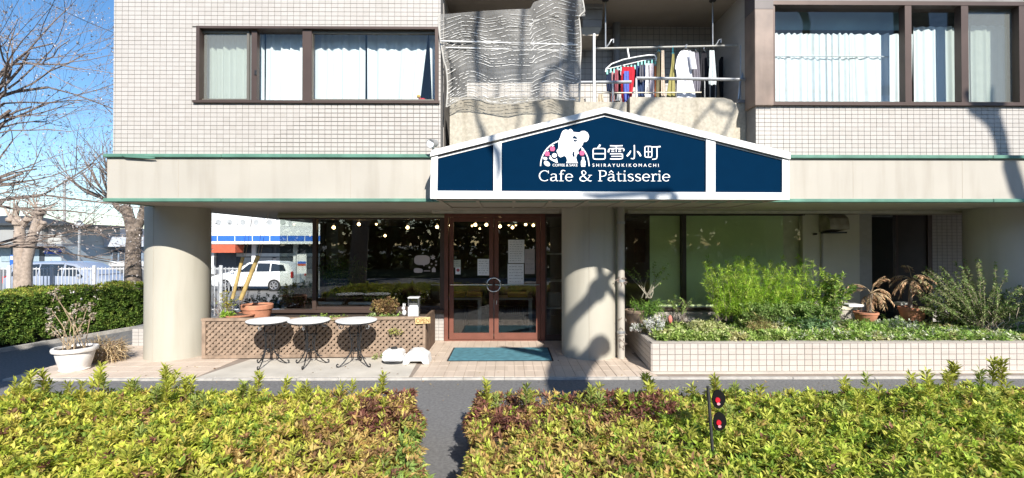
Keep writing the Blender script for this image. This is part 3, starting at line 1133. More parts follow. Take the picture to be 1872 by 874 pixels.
# downpipes by the middle pillar
dp = MB()
yd = 7.98
px_ = X(1135, yd)
dp.tube([(px_, yd, PZ), (px_, yd, zs - .002)], .062, 16)
dpo = obj('downpipe', dp, M['cream'], B, smooth=True)
for z in (.55, 1.42, 2.4):
    c = MB().lathe((px_, yd, z), [(.07, -.02), (.07, .02)], 16)
    c.box(px_ - .02, px_ + .02, yd, yd + .2, z - .015, z + .015)
    obj('clamp', c, M['galv'], dpo, smooth=True)
dp = MB()
px2 = X(1123.5, yd + .1)
dp.tube([(px2, yd + .1, PZ), (px2, yd + .1, zs - .002)], .03, 12)
obj('downpipe', dp, M['cream'], B, smooth=True)
# dried creeper on the downpipe
cp = MB()
for z in (.42, .55, .75, 1.35, 1.42, 1.45, .34):
    for k in range(4):
        a = rnd.uniform(-2.6, -.5)
        p = Vector((px_ + .064 * math.cos(a), yd + .064 * math.sin(a), z + rnd.uniform(-.05, .05)))
        q = [p]
        for s in range(3):
            p = p + Vector((rnd.uniform(-.04, .04), rnd.uniform(-.012, .004), rnd.uniform(-.03, .03)))
            q.append(p)
        cp.tube(q, .006, 4)
tag(obj('creeper_remains', cp, M['darktwig']), 'dried dark bits of creeper clinging to the cream downpipe', 'creeper')
# spot lamp on the wall corner by the canopy
yl = YF - .12
l = thing('security_lamp', 'small round grey lamp on the fascia at the left end of the canopy', 'lamp', at(791, 275, YF))
hd = MB().tube([at(797, 262, yl + .02), at(790, 262, yl - .04), at(787, 263, yl - .08)], [.05, .062, .066], 16)
obj('head', hd, M['galv'], l, smooth=True)
obj('bracket', MB().tube([at(793, 262, yl), at(792, 270, yl + .06), at(792, 280, YF - .01)], .018, 6), M['galv'], l)
obj('lens', MB().tube([at(786.8, 263, yl - .081), at(786.5, 263, yl - .086)], .056, 16), M['lampclear'], l)
# ------------------------------------------------------------------ canopy sign
YS = 6.45
S = thing('canopy_sign', 'large navy canopy sign with white gabled frame over the cafe door', 'sign', at(1115, 364, YS))


def P2(px, py, y=YS):
    v = at(px, py, y)
    return (v.x, v.z)


fo = [P2(787, 363.5), P2(790, 277), P2(1105, 198), P2(1440, 280), P2(1441, 365.5)]
bars = {
    'bottom': [(787, 363.5), (1441, 365.5), (1441, 352.5), (787, 349)],
    'left': [(787, 348.8), (800, 348.9), (801, 285), (789, 288)],
    'post1': [(902, 349.2), (917, 349.3), (917, 259), (902, 263)],
    'post2': [(1289, 351.5), (1306, 351.6), (1306, 259.5), (1289, 255)],
    'right': [(1428, 352.3), (1441, 352.4), (1441, 294), (1428, 291)],
}
fb = MB()
for k, p in bars.items():
    fb.prism([P2(*q) for q in p], YS - .03 - (.004 if 'post' in k else 0), YS + .04)
fb2 = MB()
fb2.prism([P2(*q) for q in [(787, 287.5), (790, 276), (1105, 197.5), (1105, 208)]], YS - .055, YS + .045)
fb2.prism([P2(*q) for q in [(1105.05, 208), (1105.05, 197.5), (1441, 280), (1441, 292.5)]], YS - .055, YS + .045)
obj('frame', fb, M['white'], S)
obj('top_frame', fb2, M['white'], S)
gs = MB()
for a in ([(801, 285.2), (902, 260), (902, 262.4), (801, 287.4)], [(917, 256), (1105, 209), (1105, 211), (917, 258.6)], [(1105, 209), (1289, 253), (1289, 255.4), (1105, 211)], [(1306, 257.5), (1428, 288.5), (1428, 290.6), (1306, 260)]):
    gs.prism([P2(*q) for q in a], YS - .02, YS + .02)
obj('gap_strip', gs, pm('gap_grey', (.12, .12, .13), .6), S)  # thin dark grey strips between the top frame and the panels
ps = [[(800, 349), (902.5, 349), (902.5, 262), (800, 287)], [(916.5, 349), (1289.5, 351.5), (1289.5, 255), (1105, 211), (916.5, 258)], [(1305.5, 352), (1428.5, 352.4), (1428.5, 291), (1305.5, 259.8)]]
pobj = []
for p in ps:
    pobj.append(obj('panel', MB().prism([P2(*q) for q in p], YS - .004, YS + .03), M['navy'], S))
wl = MB()
for a in ([(800.2, 287.6), (902.2, 262.6), (902.2, 265), (800.2, 290)], [(917.2, 258.8), (1105, 211.2), (1288.8, 255.6), (1288.8, 258), (1105, 213.4), (917.2, 261.4)], [(1306.2, 260.4), (1428.2, 291), (1428.2, 293), (1306.2, 262.6)]):
    wl.prism([P2(*q) for q in a], YS - .012, YS - .0045)
obj('bead', wl, M['white'], S)
# side cheeks, roof sheets and underside
x0, x1 = P2(789, 300)[0], P2(1440, 300)[0]
zbt = P2(787, 363)[1]
ck = MB()
zl_, zap, zr_ = P2(790, 278)[1], P2(1105, 199)[1], P2(1440, 282)[1]
xap = P2(1105, 199)[0]
ck.box(x0 + .01, x0 + .04, YS + .045, YF - .05, zbt + .01, zl_)
ck.box(x1 - .04, x1 - .01, YS + .045, YF - .05, zbt + .01, zr_)
obj('side_cheek', ck, M['white'], S)
rf = MB()
for a, b in (((x0, zl_), (xap, zap)), ((xap, zap), (x1, zr_))):
    vs = [(a[0], YS + .046, a[1] - .03), (b[0], YS + .046, b[1] - .03), (b[0], YF - .002, b[1] - .03), (a[0], YF - .002, a[1] - .03)]
    vs += [(p[0], p[1], p[2] + .02) for p in vs]
    rf.add(vs, [(0, 3, 2, 1), (4, 5, 6, 7), (0, 1, 5, 4), (1, 2, 6, 5), (2, 3, 7, 6), (3, 0, 4, 7)])
obj('roof_sheet', rf, M['white'], S)
us = MB().box(x0 + .05, x1 - .05, YS + .05, 8.05, zbt + .005, zbt + .03)
obj('underside', us, M['soffit'], S)
us = MB()
n = 9
for i in range(n + 1):
    xx = x0 + .08 + (x1 - x0 - .16) * i / n
    us.box(xx - .022, xx + .022, YS + .06, 8.0, zbt - .012, zbt + .004)
us.box(x0 + .06, x1 - .06, YS + .06, YS + .11, zbt - .014, zbt + .004)
us.box(x0 + .06, x1 - .06, 7.98, 8.04, zbt - .02, zbt + .004)
obj('underside_batten', us, M['soffit'], S)

# print on the panel --------------------------------------------------------
YPR = YS - .0075


def zp(u, v):                      # survey of the emblem, drawn on a fine grid
    return P2(960 + u / 6.686, 220 + v / 6.686)


def smoothpts(pts, k=4, closed=True):
    n = len(pts)
    out = []
    for i in range(n if closed else n - 1):
        p0, p1, p2, p3 = [pts[(i + d) % n] if closed else pts[min(max(i + d, 0), n - 1)] for d in (-1, 0, 1, 2)]
        for s in range(k):
            t = s / k
            out.append(tuple(.5 * (2 * p1[a] + (p2[a] - p0[a]) * t + (2 * p0[a] - 5 * p1[a] + 4 * p2[a] - p3[a]) * t * t + (3 * p1[a] - p0[a] - 3 * p2[a] + p3[a]) * t ** 3) for a in (0, 1)))
    if not closed:
        out.append(pts[-1])
    return out


def stroke(mb, pts, w, y, sm=True, closed=False):
    if sm and len(pts) > 2:
        if isinstance(w, (list, tuple)):
            k = 4
            ww = []
            for i in range(len(w) if closed else len(w) - 1):
                for s in range(k):
                    ww.append(w[i] + (w[(i + 1) % len(w)] - w[i]) * s / k)
            if not closed: ww.append(w[-1])
            w = ww
        pts = smoothpts(pts, 4, closed)
    sc = .1503 / FOC * YS
    q = [zp(*p) for p in pts]
    strip(mb, q, [a * sc for a in w] if isinstance(w, (list, tuple)) else w * sc, y, closed)


em = MB()
sil = [(500, 524), (512, 495), (506, 462), (488, 436), (462, 440), (432, 455), (408, 438), (398, 408), (384, 382), (386, 366), (402, 348), (408, 320), (405, 290), (412, 240),
       (430, 205), (440, 165), (458, 132), (492, 114), (528, 122), (552, 106), (576, 120), (588, 144), (630, 148), (662, 152), (690, 132), (730, 131), (765, 155), (781, 198), (770, 240),
       (745, 264), (712, 268), (703, 300), (676, 335), (646, 372), (656, 404), (634, 418), (622, 455), (630, 492), (643, 524)]
em.flat([zp(*p) for p in sil], YPR)
obj('emblem', em, M['print_white'], S)
e2 = MB()
stroke(e2, [(188, 560), (196, 490), (225, 410), (275, 340), (340, 287), (410, 254)], 14, YPR)
stroke(e2, [(690, 332), (735, 392), (768, 470), (782, 562)], 14, YPR - .0002)


def disc(mb, cx, cy, rx, ry, y, rot=0.0, n=16):
    c, s = math.cos(rot), math.sin(rot)
    mb.flat([zp(cx + rx * math.cos(2 * math.pi * i / n) * c - ry * math.sin(2 * math.pi * i / n) * s,
                cy + rx * math.cos(2 * math.pi * i / n) * s + ry * math.sin(2 * math.pi * i / n) * c) for i in range(n)], y)


disc(e2, 245, 468, 26, 18, YPR - .0004, .2)
disc(e2, 266, 530, 42, 28, YPR - .0004, .6)
disc(e2, 358, 430, 31, 27, YPR - .0004)
e2.flat([zp(*p) for p in [(288, 462), (300, 455), (318, 474), (296, 432), (306, 430), (332, 470), (345, 478), (372, 476), (386, 462), (392, 486), (400, 522), (378, 520), (340, 500), (310, 484)]], YPR - .0006)
e2.flat([zp(*p) for p in [(692, 450), (724, 450), (722, 478), (736, 500), (738, 532), (680, 532), (682, 500), (696, 478)]], YPR - .0004)
e2.flat([zp(*p) for p in [(679, 538), (739, 538), (739, 548), (679, 548)]], YPR - .0004)
e2.flat([zp(*p) for p in [(680, 554), (738, 554), (732, 568), (688, 568)]], YPR - .0004)
obj('emblem_line', e2, M['print_white'], S, kind='stuff')
e3 = MB()
for cx, cy in ((268, 410), (333, 350), (694, 402)):
    disc(e3, cx - 9, cy, 21, 29, YPR - .0008)
    disc(e3, cx + 10, cy, 21, 29, YPR - .0010)
obj('emblem_apple', e3, M['print_pink'], S, kind='stuff')
e4 = MB()
for cx, cy in ((268, 410), (333, 350), (694, 402)):
    stroke(e4, [(cx - 6, cy - 55), (cx, cy - 28)], 5, YPR - .0006)
    stroke(e4, [(cx, cy - 30), (cx + 20, cy - 44)], 8, YPR - .0007)
obj('emblem_stem', e4, M['print_white'], S, kind='stuff')
e5 = MB()
disc(e5, 609, 228, 54, 52, YPR - .0012, 0, 24)
e5.flat([zp(*p) for p in [(606, 380), (586, 386), (575, 412), (580, 440), (598, 454), (606, 440), (600, 414)]], YPR - .0012)
stroke(e5, [(250, 512), (268, 528), (288, 550)], 5, YPR - .0014)
stroke(e5, [(226, 464), (264, 472)], 4, YPR - .0014)
stroke(e5, [(340, 424), (360, 440), (378, 422)], 5, YPR - .0014)
stroke(e5, [(535, 128), (552, 118)], 4, YPR - .0014)
stroke(e5, [(548, 138), (566, 126)], 4, YPR - .0014)
obj('emblem_detail', e5, M['navy'], S)
e6 = MB()
stroke(e6, [(609 + 42 * math.cos(R(a)), 228 + 42 * math.sin(R(a))) for a in range(0, 360, 24)], 11, YPR - .0018, True, True)
stroke(e6, [(570, 240), (600, 232), (628, 238), (646, 214)], 11, YPR - .002)
stroke(e6, [(609, 188), (640, 214)], 9, YPR - .0022)
stroke(e6, [(576, 206), (586, 250), (602, 270)], 8, YPR - .0024)
obj('emblem_ring', e6, M['print_white'], S)

kj = MB()
W_ = 13
stroke(kj, [(845, 348), (905, 346), (965, 348), (976, 362), (977, 410), (976, 456), (962, 474), (905, 476), (845, 474), (832, 456), (830, 410), (831, 362)], W_, YPR, True, True)
stroke(kj, [(837, 409), (972, 409)], W_, YPR - .0002)
stroke(kj, [(916, 298), (905, 318), (884, 336)], [20, 22, 10], YPR - .0004)
stroke(kj, [(1036, 312), (1110, 314), (1190, 311)], W_, YPR)
stroke(kj, [(1112, 314), (1112, 388)], 11, YPR - .0002)
stroke(kj, [(1030, 348), (1100, 345), (1180, 345), (1202, 352), (1206, 366), (1196, 378)], [W_, W_, W_, W_, 14, 10], YPR - .0004)
stroke(kj, [(1030, 346), (1022, 366), (1016, 392)], [10, 20, 22], YPR - .0006)
for a, b in ((1052, 1088), (1136, 1172)):
    for v in (363, 383):
        stroke(kj, [(a, v), (b, v)], 9, YPR - .0008)
stroke(kj, [(1036, 411), (1110, 410), (1176, 411), (1188, 424), (1188, 456), (1176, 471), (1110, 474), (1036, 473)], W_, YPR - .001)
stroke(kj, [(1052, 442), (1184, 441)], 10, YPR - .0012)
stroke(kj, [(1333, 304), (1334, 390), (1333, 450), (1322, 470), (1290, 466)], [15, 14, 14, 14, 9], YPR)
stroke(kj, [(1290, 372), (1268, 410), (1242, 440)], [10, 24, 18], YPR)
stroke(kj, [(1366, 380), (1390, 402), (1412, 440)], [10, 24, 18], YPR)
stroke(kj, [(1474, 322), (1505, 320), (1536, 322), (1546, 334), (1547, 385), (1546, 436), (1536, 450), (1505, 452), (1474, 450), (1463, 436), (1462, 385), (1463, 334)], 12, YPR, True, True)
stroke(kj, [(1504, 324), (1504, 448)], 10, YPR - .0002)
stroke(kj, [(1466, 386), (1543, 386)], 10, YPR - .0004)
stroke(kj, [(1552, 326), (1610, 326), (1652, 322)], [12, 13, 18], YPR - .0006)
stroke(kj, [(1608, 328), (1609, 400), (1608, 450), (1596, 472), (1550, 478)], [13, 13, 13, 13, 10], YPR - .0008)
obj('kanji_lettering', kj, M['print_white'], S)

text_mesh('name_lettering', 'S H I R A Y U K I K O M A C H I', (P2(1083, 300)[0], P2(1203.8, 300)[0], P2(1140, 305.2)[1], P2(1140, 299.4)[1]), YPR, M['print_white'], S, .0)
text_mesh('tagline_lettering', 'COFFEE & SAKE', (P2(1010, 300)[0], P2(1055.7, 300)[0], P2(1030, 304.4)[1], P2(1030, 299.8)[1]), YPR, M['print_white'], S, .0)

# slab serif lettering: each glyph is a set of pen strokes on a unit cap height
tk, th = .108, .052


def ring(cx, cy, rx, ry, a0, a1, n, w):
    pts = [(cx + rx * math.cos(R(a0 + (a1 - a0) * i / n)), cy + ry * math.sin(R(a0 + (a1 - a0) * i / n))) for i in range(n + 1)]
    ws = [th + (w - th) * abs(math.cos(R(a0 + (a1 - a0) * i / n))) ** 1.3 for i in range(n + 1)]
    return (pts, ws)


def serif(cx, y, h=.15):
    return ([(cx - h, y), (cx + h, y)], th)


XH = .70
GL = {
    'C': (.84, [ring(.45, .5, .385, .47, 50, 310, 14, tk), ([(.74, .98), (.74, .72)], [th, th])]),
    'a': (.66, [([(.10, .56), (.18, .655), (.32, .67), (.44, .62), (.47, .50), (.47, .16), (.54, .04), (.64, .06)], [.10, th, th, .10, tk, tk, .08, .04]), ([(.47, .40), (.26, .37), (.10, .28), (.09, .12), (.20, .03), (.34, .06), (.47, .18)], [th, th, tk, tk, th, th, th])]),
    'f': (.46, [([(.20, .03), (.20, .80), (.27, .97), (.40, 1.0), (.50, .94)], [tk, tk, .11, th, .08]), ([(.05, .665), (.40, .665)], th), serif(.22, .03, .17)]),
    'e': (.66, [([(.13, .37), (.56, .37)], th), ring(.34, .35, .255, .325, 3, 318, 14, tk)]),
    '&': (1.02, [([(.90, .55), (.74, .30), (.52, .06), (.30, .02), (.12, .14), (.12, .32), (.28, .48), (.46, .62), (.54, .78), (.46, .94), (.34, .97), (.24, .86), (.28, .68), (.44, .42), (.66, .16), (.84, .03), (.98, .05)],
                       [th, th, th, .09, tk, tk, .08, th, .10, th, th, tk, .11, tk, tk, .08, .05]), serif(.86, .56, .14)]),
    'P': (.74, [([(.20, .03), (.20, .97)], [tk, tk]), ([(.06, .97), (.42, .97), (.60, .90), (.64, .72), (.58, .54), (.40, .46), (.22, .46)], [th, th, .10, tk, .10, th, th]), serif(.20, .03, .16)]),
    't': (.46, [([(.19, .88), (.19, .20), (.24, .06), (.34, .03), (.46, .08)], [th, tk, .11, th, .04]), ([(.04, .665), (.42, .665)], th)]),
    'i': (.36, [([(.19, .03), (.19, .67)], [tk, tk]), ([(.05, .66), (.19, .66)], th), serif(.19, .03, .15), ([(.19, .86), (.19, .99)], [.13, .13])]),
    's': (.56, [([(.46, .58), (.36, .665), (.22, .66), (.12, .56), (.15, .44), (.30, .36), (.44, .28), (.46, .14), (.36, .04), (.20, .03), (.09, .14)], [.07, th, th, .11, .12, tk, .12, .11, th, th, .08])]),
    'r': (.50, [([(.19, .03), (.19, .67)], [tk, tk]), ([(.05, .66), (.19, .66)], th), ([(.21, .46), (.30, .62), (.42, .66), (.48, .58)], [th, .08, .10, .10]), serif(.20, .03, .16)]),
}
txt = 'Cafe & Pâtisserie'
adv = sum(.40 if ch == ' ' else GL['a' if ch == 'â' else ch][0] for ch in txt)
tx0, tx1 = P2(984.6, 320)[0], P2(1225.4, 320)[0]
tz0, tz1 = P2(1105, 331.6)[1], P2(1105, 311.8)[1]
sx, sz = (tx1 - tx0) / adv, tz1 - tz0
cur = 0.0
for ch in txt:
    lt = MB()
    if ch == ' ':
        cur += .40
        continue
    base = 'a' if ch == 'â' else ch
    aw, strokes = GL[base]
    strokes = list(strokes)
    if ch == 'â':
        strokes.append(([(.14, .80), (.30, .97), (.46, .80)], [th, .10, th]))
    for i, (pts, w) in enumerate(strokes):
        k = 3
        if len(pts) > 3:
            if not isinstance(w, (list, tuple)): w = [w] * len(pts)
            ww = []
            for q in range(len(w) - 1):
                for s_ in range(k): ww.append(w[q] + (w[q + 1] - w[q]) * s_ / k)
            ww.append(w[-1])
            pts, w = smoothpts(pts, k, False), ww
        q = [(tx0 + (cur + p[0]) * sx, tz0 + p[1] * sz) for p in pts]
        strip(lt, q, [a * sz for a in w] if isinstance(w, (list, tuple)) else w * sz, YPR - .0002 * i)
    cur += aw
    obj('letter', lt, M['print_white'], S)

# ------------------------------------------------------------------ lattice planter in front of the cafe window
la, lb = at(374, 655, 7.98), at(779, 647, 8.2)
xa, xb = X(374, 8.0), X(779, 8.2)
zl0, zl1 = PZ + .03, Z(580, 8.06)
T = thing('lattice_planter', 'low planter with a weathered brown diagonal lattice front below the cafe window', 'planter', (xa, 8.05, PZ))
ywl = 8.02


def yl_(x):
    return 8.0 + .16 * (x - xa) / (xb - xa)


fr = MB()
def slab(mb, x0, x1, z0, z1, d0, d1):
    mb.add([(x0, yl_(x0) + d0, z0), (x1, yl_(x1) + d0, z0), (x1, yl_(x1) + d1, z0), (x0, yl_(x0) + d1, z0), (x0, yl_(x0) + d0, z1), (x1, yl_(x1) + d0, z1), (x1, yl_(x1) + d1, z1), (x0, yl_(x0) + d1, z1)],
           [(0, 3, 2, 1), (4, 5, 6, 7), (0, 1, 5, 4), (1, 2, 6, 5), (2, 3, 7, 6), (3, 0, 4, 7)])
for n_, a in (('top_rail', (xa - .03, xb + .02, zl1 - .045, zl1, -.035, .04)), ('bottom_rail', (xa - .02, xb, zl0 - .02, zl0 + .035, -.03, .03)), ('end_stile', (xa - .02, xa + .04, zl0 + .036, zl1 - .046, -.03, .03)), ('end_stile', (xb - .045, xb, zl0 + .036, zl1 - .046, -.03, .03))):
    q = MB(); slab(q, *a)
    obj(n_, q, M['wood'], T)
za, zb_ = zl0 + .03, zl1 - .04
h = zb_ - za
pit = .098
sw2 = .060
for s_, d0 in ((1, -.012), (-1, .001)):
    c = xa - h
    while c < xb + h:
        # the slat's centre line: x = c + s*(z-za) (+h if s<0)
        x_lo = c if s_ > 0 else c + h
        pts = []
        t0, t1 = 0.0, h
        def xz(t): return x_lo + s_ * t
        lo, hi = xa + .035, xb - .04
        # clip along t
        ta, tb = (lo - x_lo) / s_, (hi - x_lo) / s_
        if ta > tb: ta, tb = tb, ta
        t0, t1 = max(0, ta), min(h, tb)
        if t1 - t0 > .04:
            q = MB()
            dx = sw2 / 2
            a_, b_ = xz(t0), xz(t1)
            j = rnd.uniform(-.0015, .0015)
            vs = []
            for d in (d0, d0 + .012):
                vs += [(a_ - dx, yl_(a_) + d + j, za + t0), (a_ + dx, yl_(a_) + d + j, za + t0), (b_ + dx, yl_(b_) + d + j, za + t1), (b_ - dx, yl_(b_) + d + j, za + t1)]
            q.add(vs, [(0, 1, 2, 3), (7, 6, 5, 4), (0, 4, 5, 1), (1, 5, 6, 2), (2, 6, 7, 3), (3, 7, 4, 0)])
            obj('slat', q, M['wood'], T)
        c += pit
bx = MB()
slab(bx, xa, xb - .02, PZ, zl1 - .11, .10, .12)
bx.box(xb - .06, xb - .01, 8.3, 9.30, PZ, zl1 - .03)
obj('back_board', bx, pm('dark_wood', (.14, .09, .06), .9, .3, 8), T)
q = MB(); slab(q, xa + .02, xb - .08, PZ + .01, zl1 - .12, .13, 1.1)
obj('soil', q, M['soil'], T)
# OPEN board
yo = 8.10
ob = thing('open_board', 'small yellow wooden board with OPEN lettering hung at the right end of the lattice', 'sign', at(772, 588, yo))
q = MB().prism([P2(758.5, 581.5, yo), P2(786.5, 579.5, yo), P2(786.5, 591, yo), P2(759.5, 592.5, yo)], yo, yo + .014)
obj('board', q, M['woodlight'], ob)
text_mesh('lettering', 'OPEN', (P2(760.5, 585, yo)[0], P2(785, 585, yo)[0], P2(772, 590.4, yo)[1], P2(772, 582.2, yo)[1]), yo - .004, pm('brown_letter', (.22, .13, .05), .8), ob, .01)

# ------------------------------------------------------------------ bistro tables
def table(px, flip, label, ang):
    yt = 7.55
    zt = PZ + .725
    x = X(px, yt)
    t = thing('bistro_table', label, 'table', (x, yt, PZ), 'round white bistro tables by the lattice')
    top = MB().lathe((x, yt, zt), [(.28, -.018), (.315, -.014), (.322, .0), (.315, .008), (.28, .010)], 40)
    obj('table_top', top, M['white'], t, smooth=True)
    rim_ = MB().lathe((x, yt, zt), [(.30, -.035), (.31, -.035), (.31, -.019), (.30, -.019)], 32)
    obj('apron_ring', rim_, M['blackmetal'], t)
    for k in range(3):
        a = R(ang + 120 * k)
        ca, sa = math.cos(a), math.sin(a)
        prof = [(.085, zt - .035), (.105, zt - .16), (.085, zt - .30), (.075, PZ + .30), (.10, PZ + .20), (.17, PZ + .10), (.235, PZ + .035), (.275, PZ + .012), (.30, PZ + .03), (.295, PZ + .055), (.275, PZ + .055)]
        q = [(p[0], p[1]) for p in smoothpts(prof, 3, False)]
        lg = MB().tube([(x + r * ca, yt + r * sa, z) for r, z in q], .0095, 6)
        pr2 = [(.045, PZ + .52), (.06, PZ + .42), (.05, PZ + .33), (.09, PZ + .22), (.15, PZ + .15), (.20, PZ + .13)]
        lg.tube([(x + r * ca, yt + r * sa, z) for r, z in smoothpts(pr2, 3, False)], .007, 5)
        obj('leg', lg, M['blackmetal'], t, smooth=True)
        sc = MB()
        o1 = (x + .235 * ca, yt + .235 * sa, zt - .085)
        sc.tube([(o1[0] + .035 * math.cos(R(b)) * ca, o1[1] + .035 * math.cos(R(b)) * sa, o1[2] + .035 * math.sin(R(b))) for b in range(90, 421, 30)], .0075, 5)
        sc.tube([(x + .29 * ca, yt + .29 * sa, zt - .03), (o1[0], o1[1], o1[2] + .036)], .0075, 5)
        obj('scroll', sc, M['galv'], t, smooth=True)
    st = MB()
    for z, r in ((PZ + .50, .082), (PZ + .24, .07)):
        st.tube([(x + r * math.cos(R(b)), yt + r * math.sin(R(b)), z) for b in range(0, 361, 30)], .006, 5)
    st.ball((x, yt, PZ + .255), .025, 8)
    obj('stretcher_ring', st, M['blackmetal'], t, smooth=True)
    return t


t1 = table(491, 0, 'round white bistro table on black scrolled iron legs nearest the left pillar', 28)
table(566, 0, 'round white bistro table in the middle of the lattice planter', 33)
table(652, 0, 'round white bistro table on iron legs nearest the two white parasol bases', 92)

# parasol bases --------------------------------------------------------------
yp = 7.75
u = thing('parasol_base', 'rounded white plastic parasol base on a dark plate beside the lattice', 'parasol base', (X(721, yp), yp, PZ), 'white plastic parasol bases')
c = u.location
q = MB().box(c.x - .175, c.x + .175, c.y - .13, c.y + .13, PZ + .03, PZ + .15, .03)
q.add([(c.x + sx_ * a, c.y + sy_ * b, PZ + z) for z, a, b in ((.1502, .165, .12), (.19, .15, .11), (.215, .115, .085), (.222, .06, .05)) for sx_, sy_ in ((-1, -1), (1, -1), (1, 1), (-1, 1))],
      [(k * 4 + j, k * 4 + (j + 1) % 4, k * 4 + 4 + (j + 1) % 4, k * 4 + 4 + j) for k in range(3) for j in range(4)] + [(12, 13, 14, 15)])
obj('tank', q, M['whiteplastic'], u)
obj('handle_slot', MB().box(c.x - .05, c.x + .05, c.y - .1325, c.y - .1305, PZ + .045, PZ + .07), pm('slot_grey', (.35, .35, .36), .6), u)
obj('plate', MB().lathe((c.x, c.y, PZ), [(.19, .002), (.19, .028)], 16, 1, .82), M['rubber'], u)
obj('cap', MB().lathe((c.x, c.y, PZ), [(.055, .2255), (.05, .25), (.035, .25)], 14), M['rubber'], u)
u = thing('parasol_base', 'stepped white plastic parasol base with an arched foot beside the blue mat', 'parasol base', (X(764, yp), yp - .02, PZ), 'white plastic parasol bases')
c = u.location
b = MB()
pr = [(-.215, .0), (-.20, .10), (-.15, .17), (-.09, .215), (.06, .22), (.12, .18), (.19, .14), (.215, .0), (.12, .0), (.09, .05), (-.09, .05), (-.12, .0)]
b.prism([(c.x + p[0], PZ + .003 + p[1]) for p in pr], c.y - .15, c.y + .15)
o1 = obj('tank', b, M['whiteplastic'], u)
bm_ = o1.modifiers.new('bevel', 'BEVEL'); bm_.width = .012; bm_.segments = 2
obj('cap', MB().lathe((c.x - .02, c.y, PZ + .222), [(.05, 0), (.045, .02)], 14), M['whiteplastic'], u)

# door mat --------------------------------------------------------------------
q0, q1, q2, q3 = gr(819, 661, PZ), gr(1011, 661, PZ), gr(1004, 636, PZ), gr(827, 636, PZ)
mx0, mx1, my0, my1 = (q0.x + q3.x) / 2, (q1.x + q2.x) / 2, q0.y, q2.y
dm = thing('door_mat', 'teal blue rectangular door mat lying in front of the cafe doors', 'mat', ((mx0 + mx1) / 2, (my0 + my1) / 2, PZ))
obj('border', MB().box(mx0, mx1, my0, my1, PZ + .004, PZ + .010), M['rubber'], dm)
obj('carpet', MB().box(mx0 + .03, mx1 - .03, my0 + .03, my1 - .03, PZ + .0102, PZ + .017), M['mat_teal'], dm)

# window stickers and door notices ----------------------------------------------
yst = YG - .004
stk = thing('window_sticker', 'white speech bubble and snowflake sticker at the right edge of the cafe window', 'sticker', at(772, 478, yst))
pk = pm('sticker_pink', (.62, .55, .55), .8, .04)


def rr(px, py, hx, hy, n=20, e=3.0):
    pts = []
    for i in range(n):
        a = 2 * math.pi * i / n
        c_, s_ = math.cos(a), math.sin(a)
        pts.append(P2(px + hx * math.copysign(abs(c_) ** (2 / e), c_), py + hy * math.copysign(abs(s_) ** (2 / e), s_), yst))
    return pts


q = MB()
q.prism(rr(771.5, 475.5, 14.5, 9), yst - .001, yst)
q.prism([P2(773, 484, yst), P2(777, 484, yst), P2(775, 487.5, yst)], yst - .001, yst - .0002)
obj('bubble', q, pk, stk)
q = MB()
for a in range(3):
    c_, s_ = math.cos(R(60 * a + 90)), math.sin(R(60 * a + 90))
    strip(q, [P2(791.5 - 4.5 * c_, 470.5 - 4.5 * s_, yst), P2(791.5 + 4.5 * c_, 470.5 + 4.5 * s_, yst)], .02, yst - .0004 * (a + 1))
for px, py in ((797, 478), (789, 482.5), (797, 484.5), (785, 489)):
    q.prism(rr(px, py, 1.8, 1.8, 10, 2), yst - .001, yst)
obj('snowflake', q, pk, stk)
q = MB()
q.prism(rr(763, 494.5, 6.5, 4.5), yst - .001, yst)
q.prism(rr(769, 495, 4, 4, 12, 2), yst - .0014, yst - .0011)
for i in range(6):
    q.prism(rr(775.5 + i * 2, 495.3, .9, 1.3, 8, 2), yst - .001, yst)
q.prism([P2(789.5, 497.5, yst), P2(796.5, 497.5, yst), P2(796.5, 491.5, yst), P2(793, 487.8, yst), P2(789.5, 491.5, yst)], yst - .001, yst)
obj('cloud_and_house', q, pk, stk)


def notice(px0, px1, py0, py1, label, lines, mat=None, y=YG - .012, ttl=True):
    n_ = thing('notice', label, 'notice', at((px0 + px1) / 2, py1, y), 'paper notices on the cafe doors')
    a, b = P2(px0, py0, y), P2(px1, py1, y)
    obj('sheet', MB().box(a[0], b[0], y - .002, y, b[1], a[1]), mat or M['paper'], n_)
    if lines:
        q = MB()
        q2 = random.Random(int(px0 * 7))
        for i in range(lines):
            z = a[1] - (a[1] - b[1]) * (i + 1) / (lines + 1)
            xx = a[0] + (b[0] - a[0]) * .1
            while xx < b[0] - (b[0] - a[0]) * .15:
                ll = q2.uniform(.015, .05)
                q.add([(xx, y - .0035, z), (min(xx + ll, b[0] - .02), y - .0035, z), (min(xx + ll, b[0] - .02), y - .0035, z + .006), (xx, y - .0035, z + .006)], [(0, 1, 2, 3)])
                xx += ll + q2.uniform(.01, .03)
        obj('print', q, M['ink'], n_)
    return n_


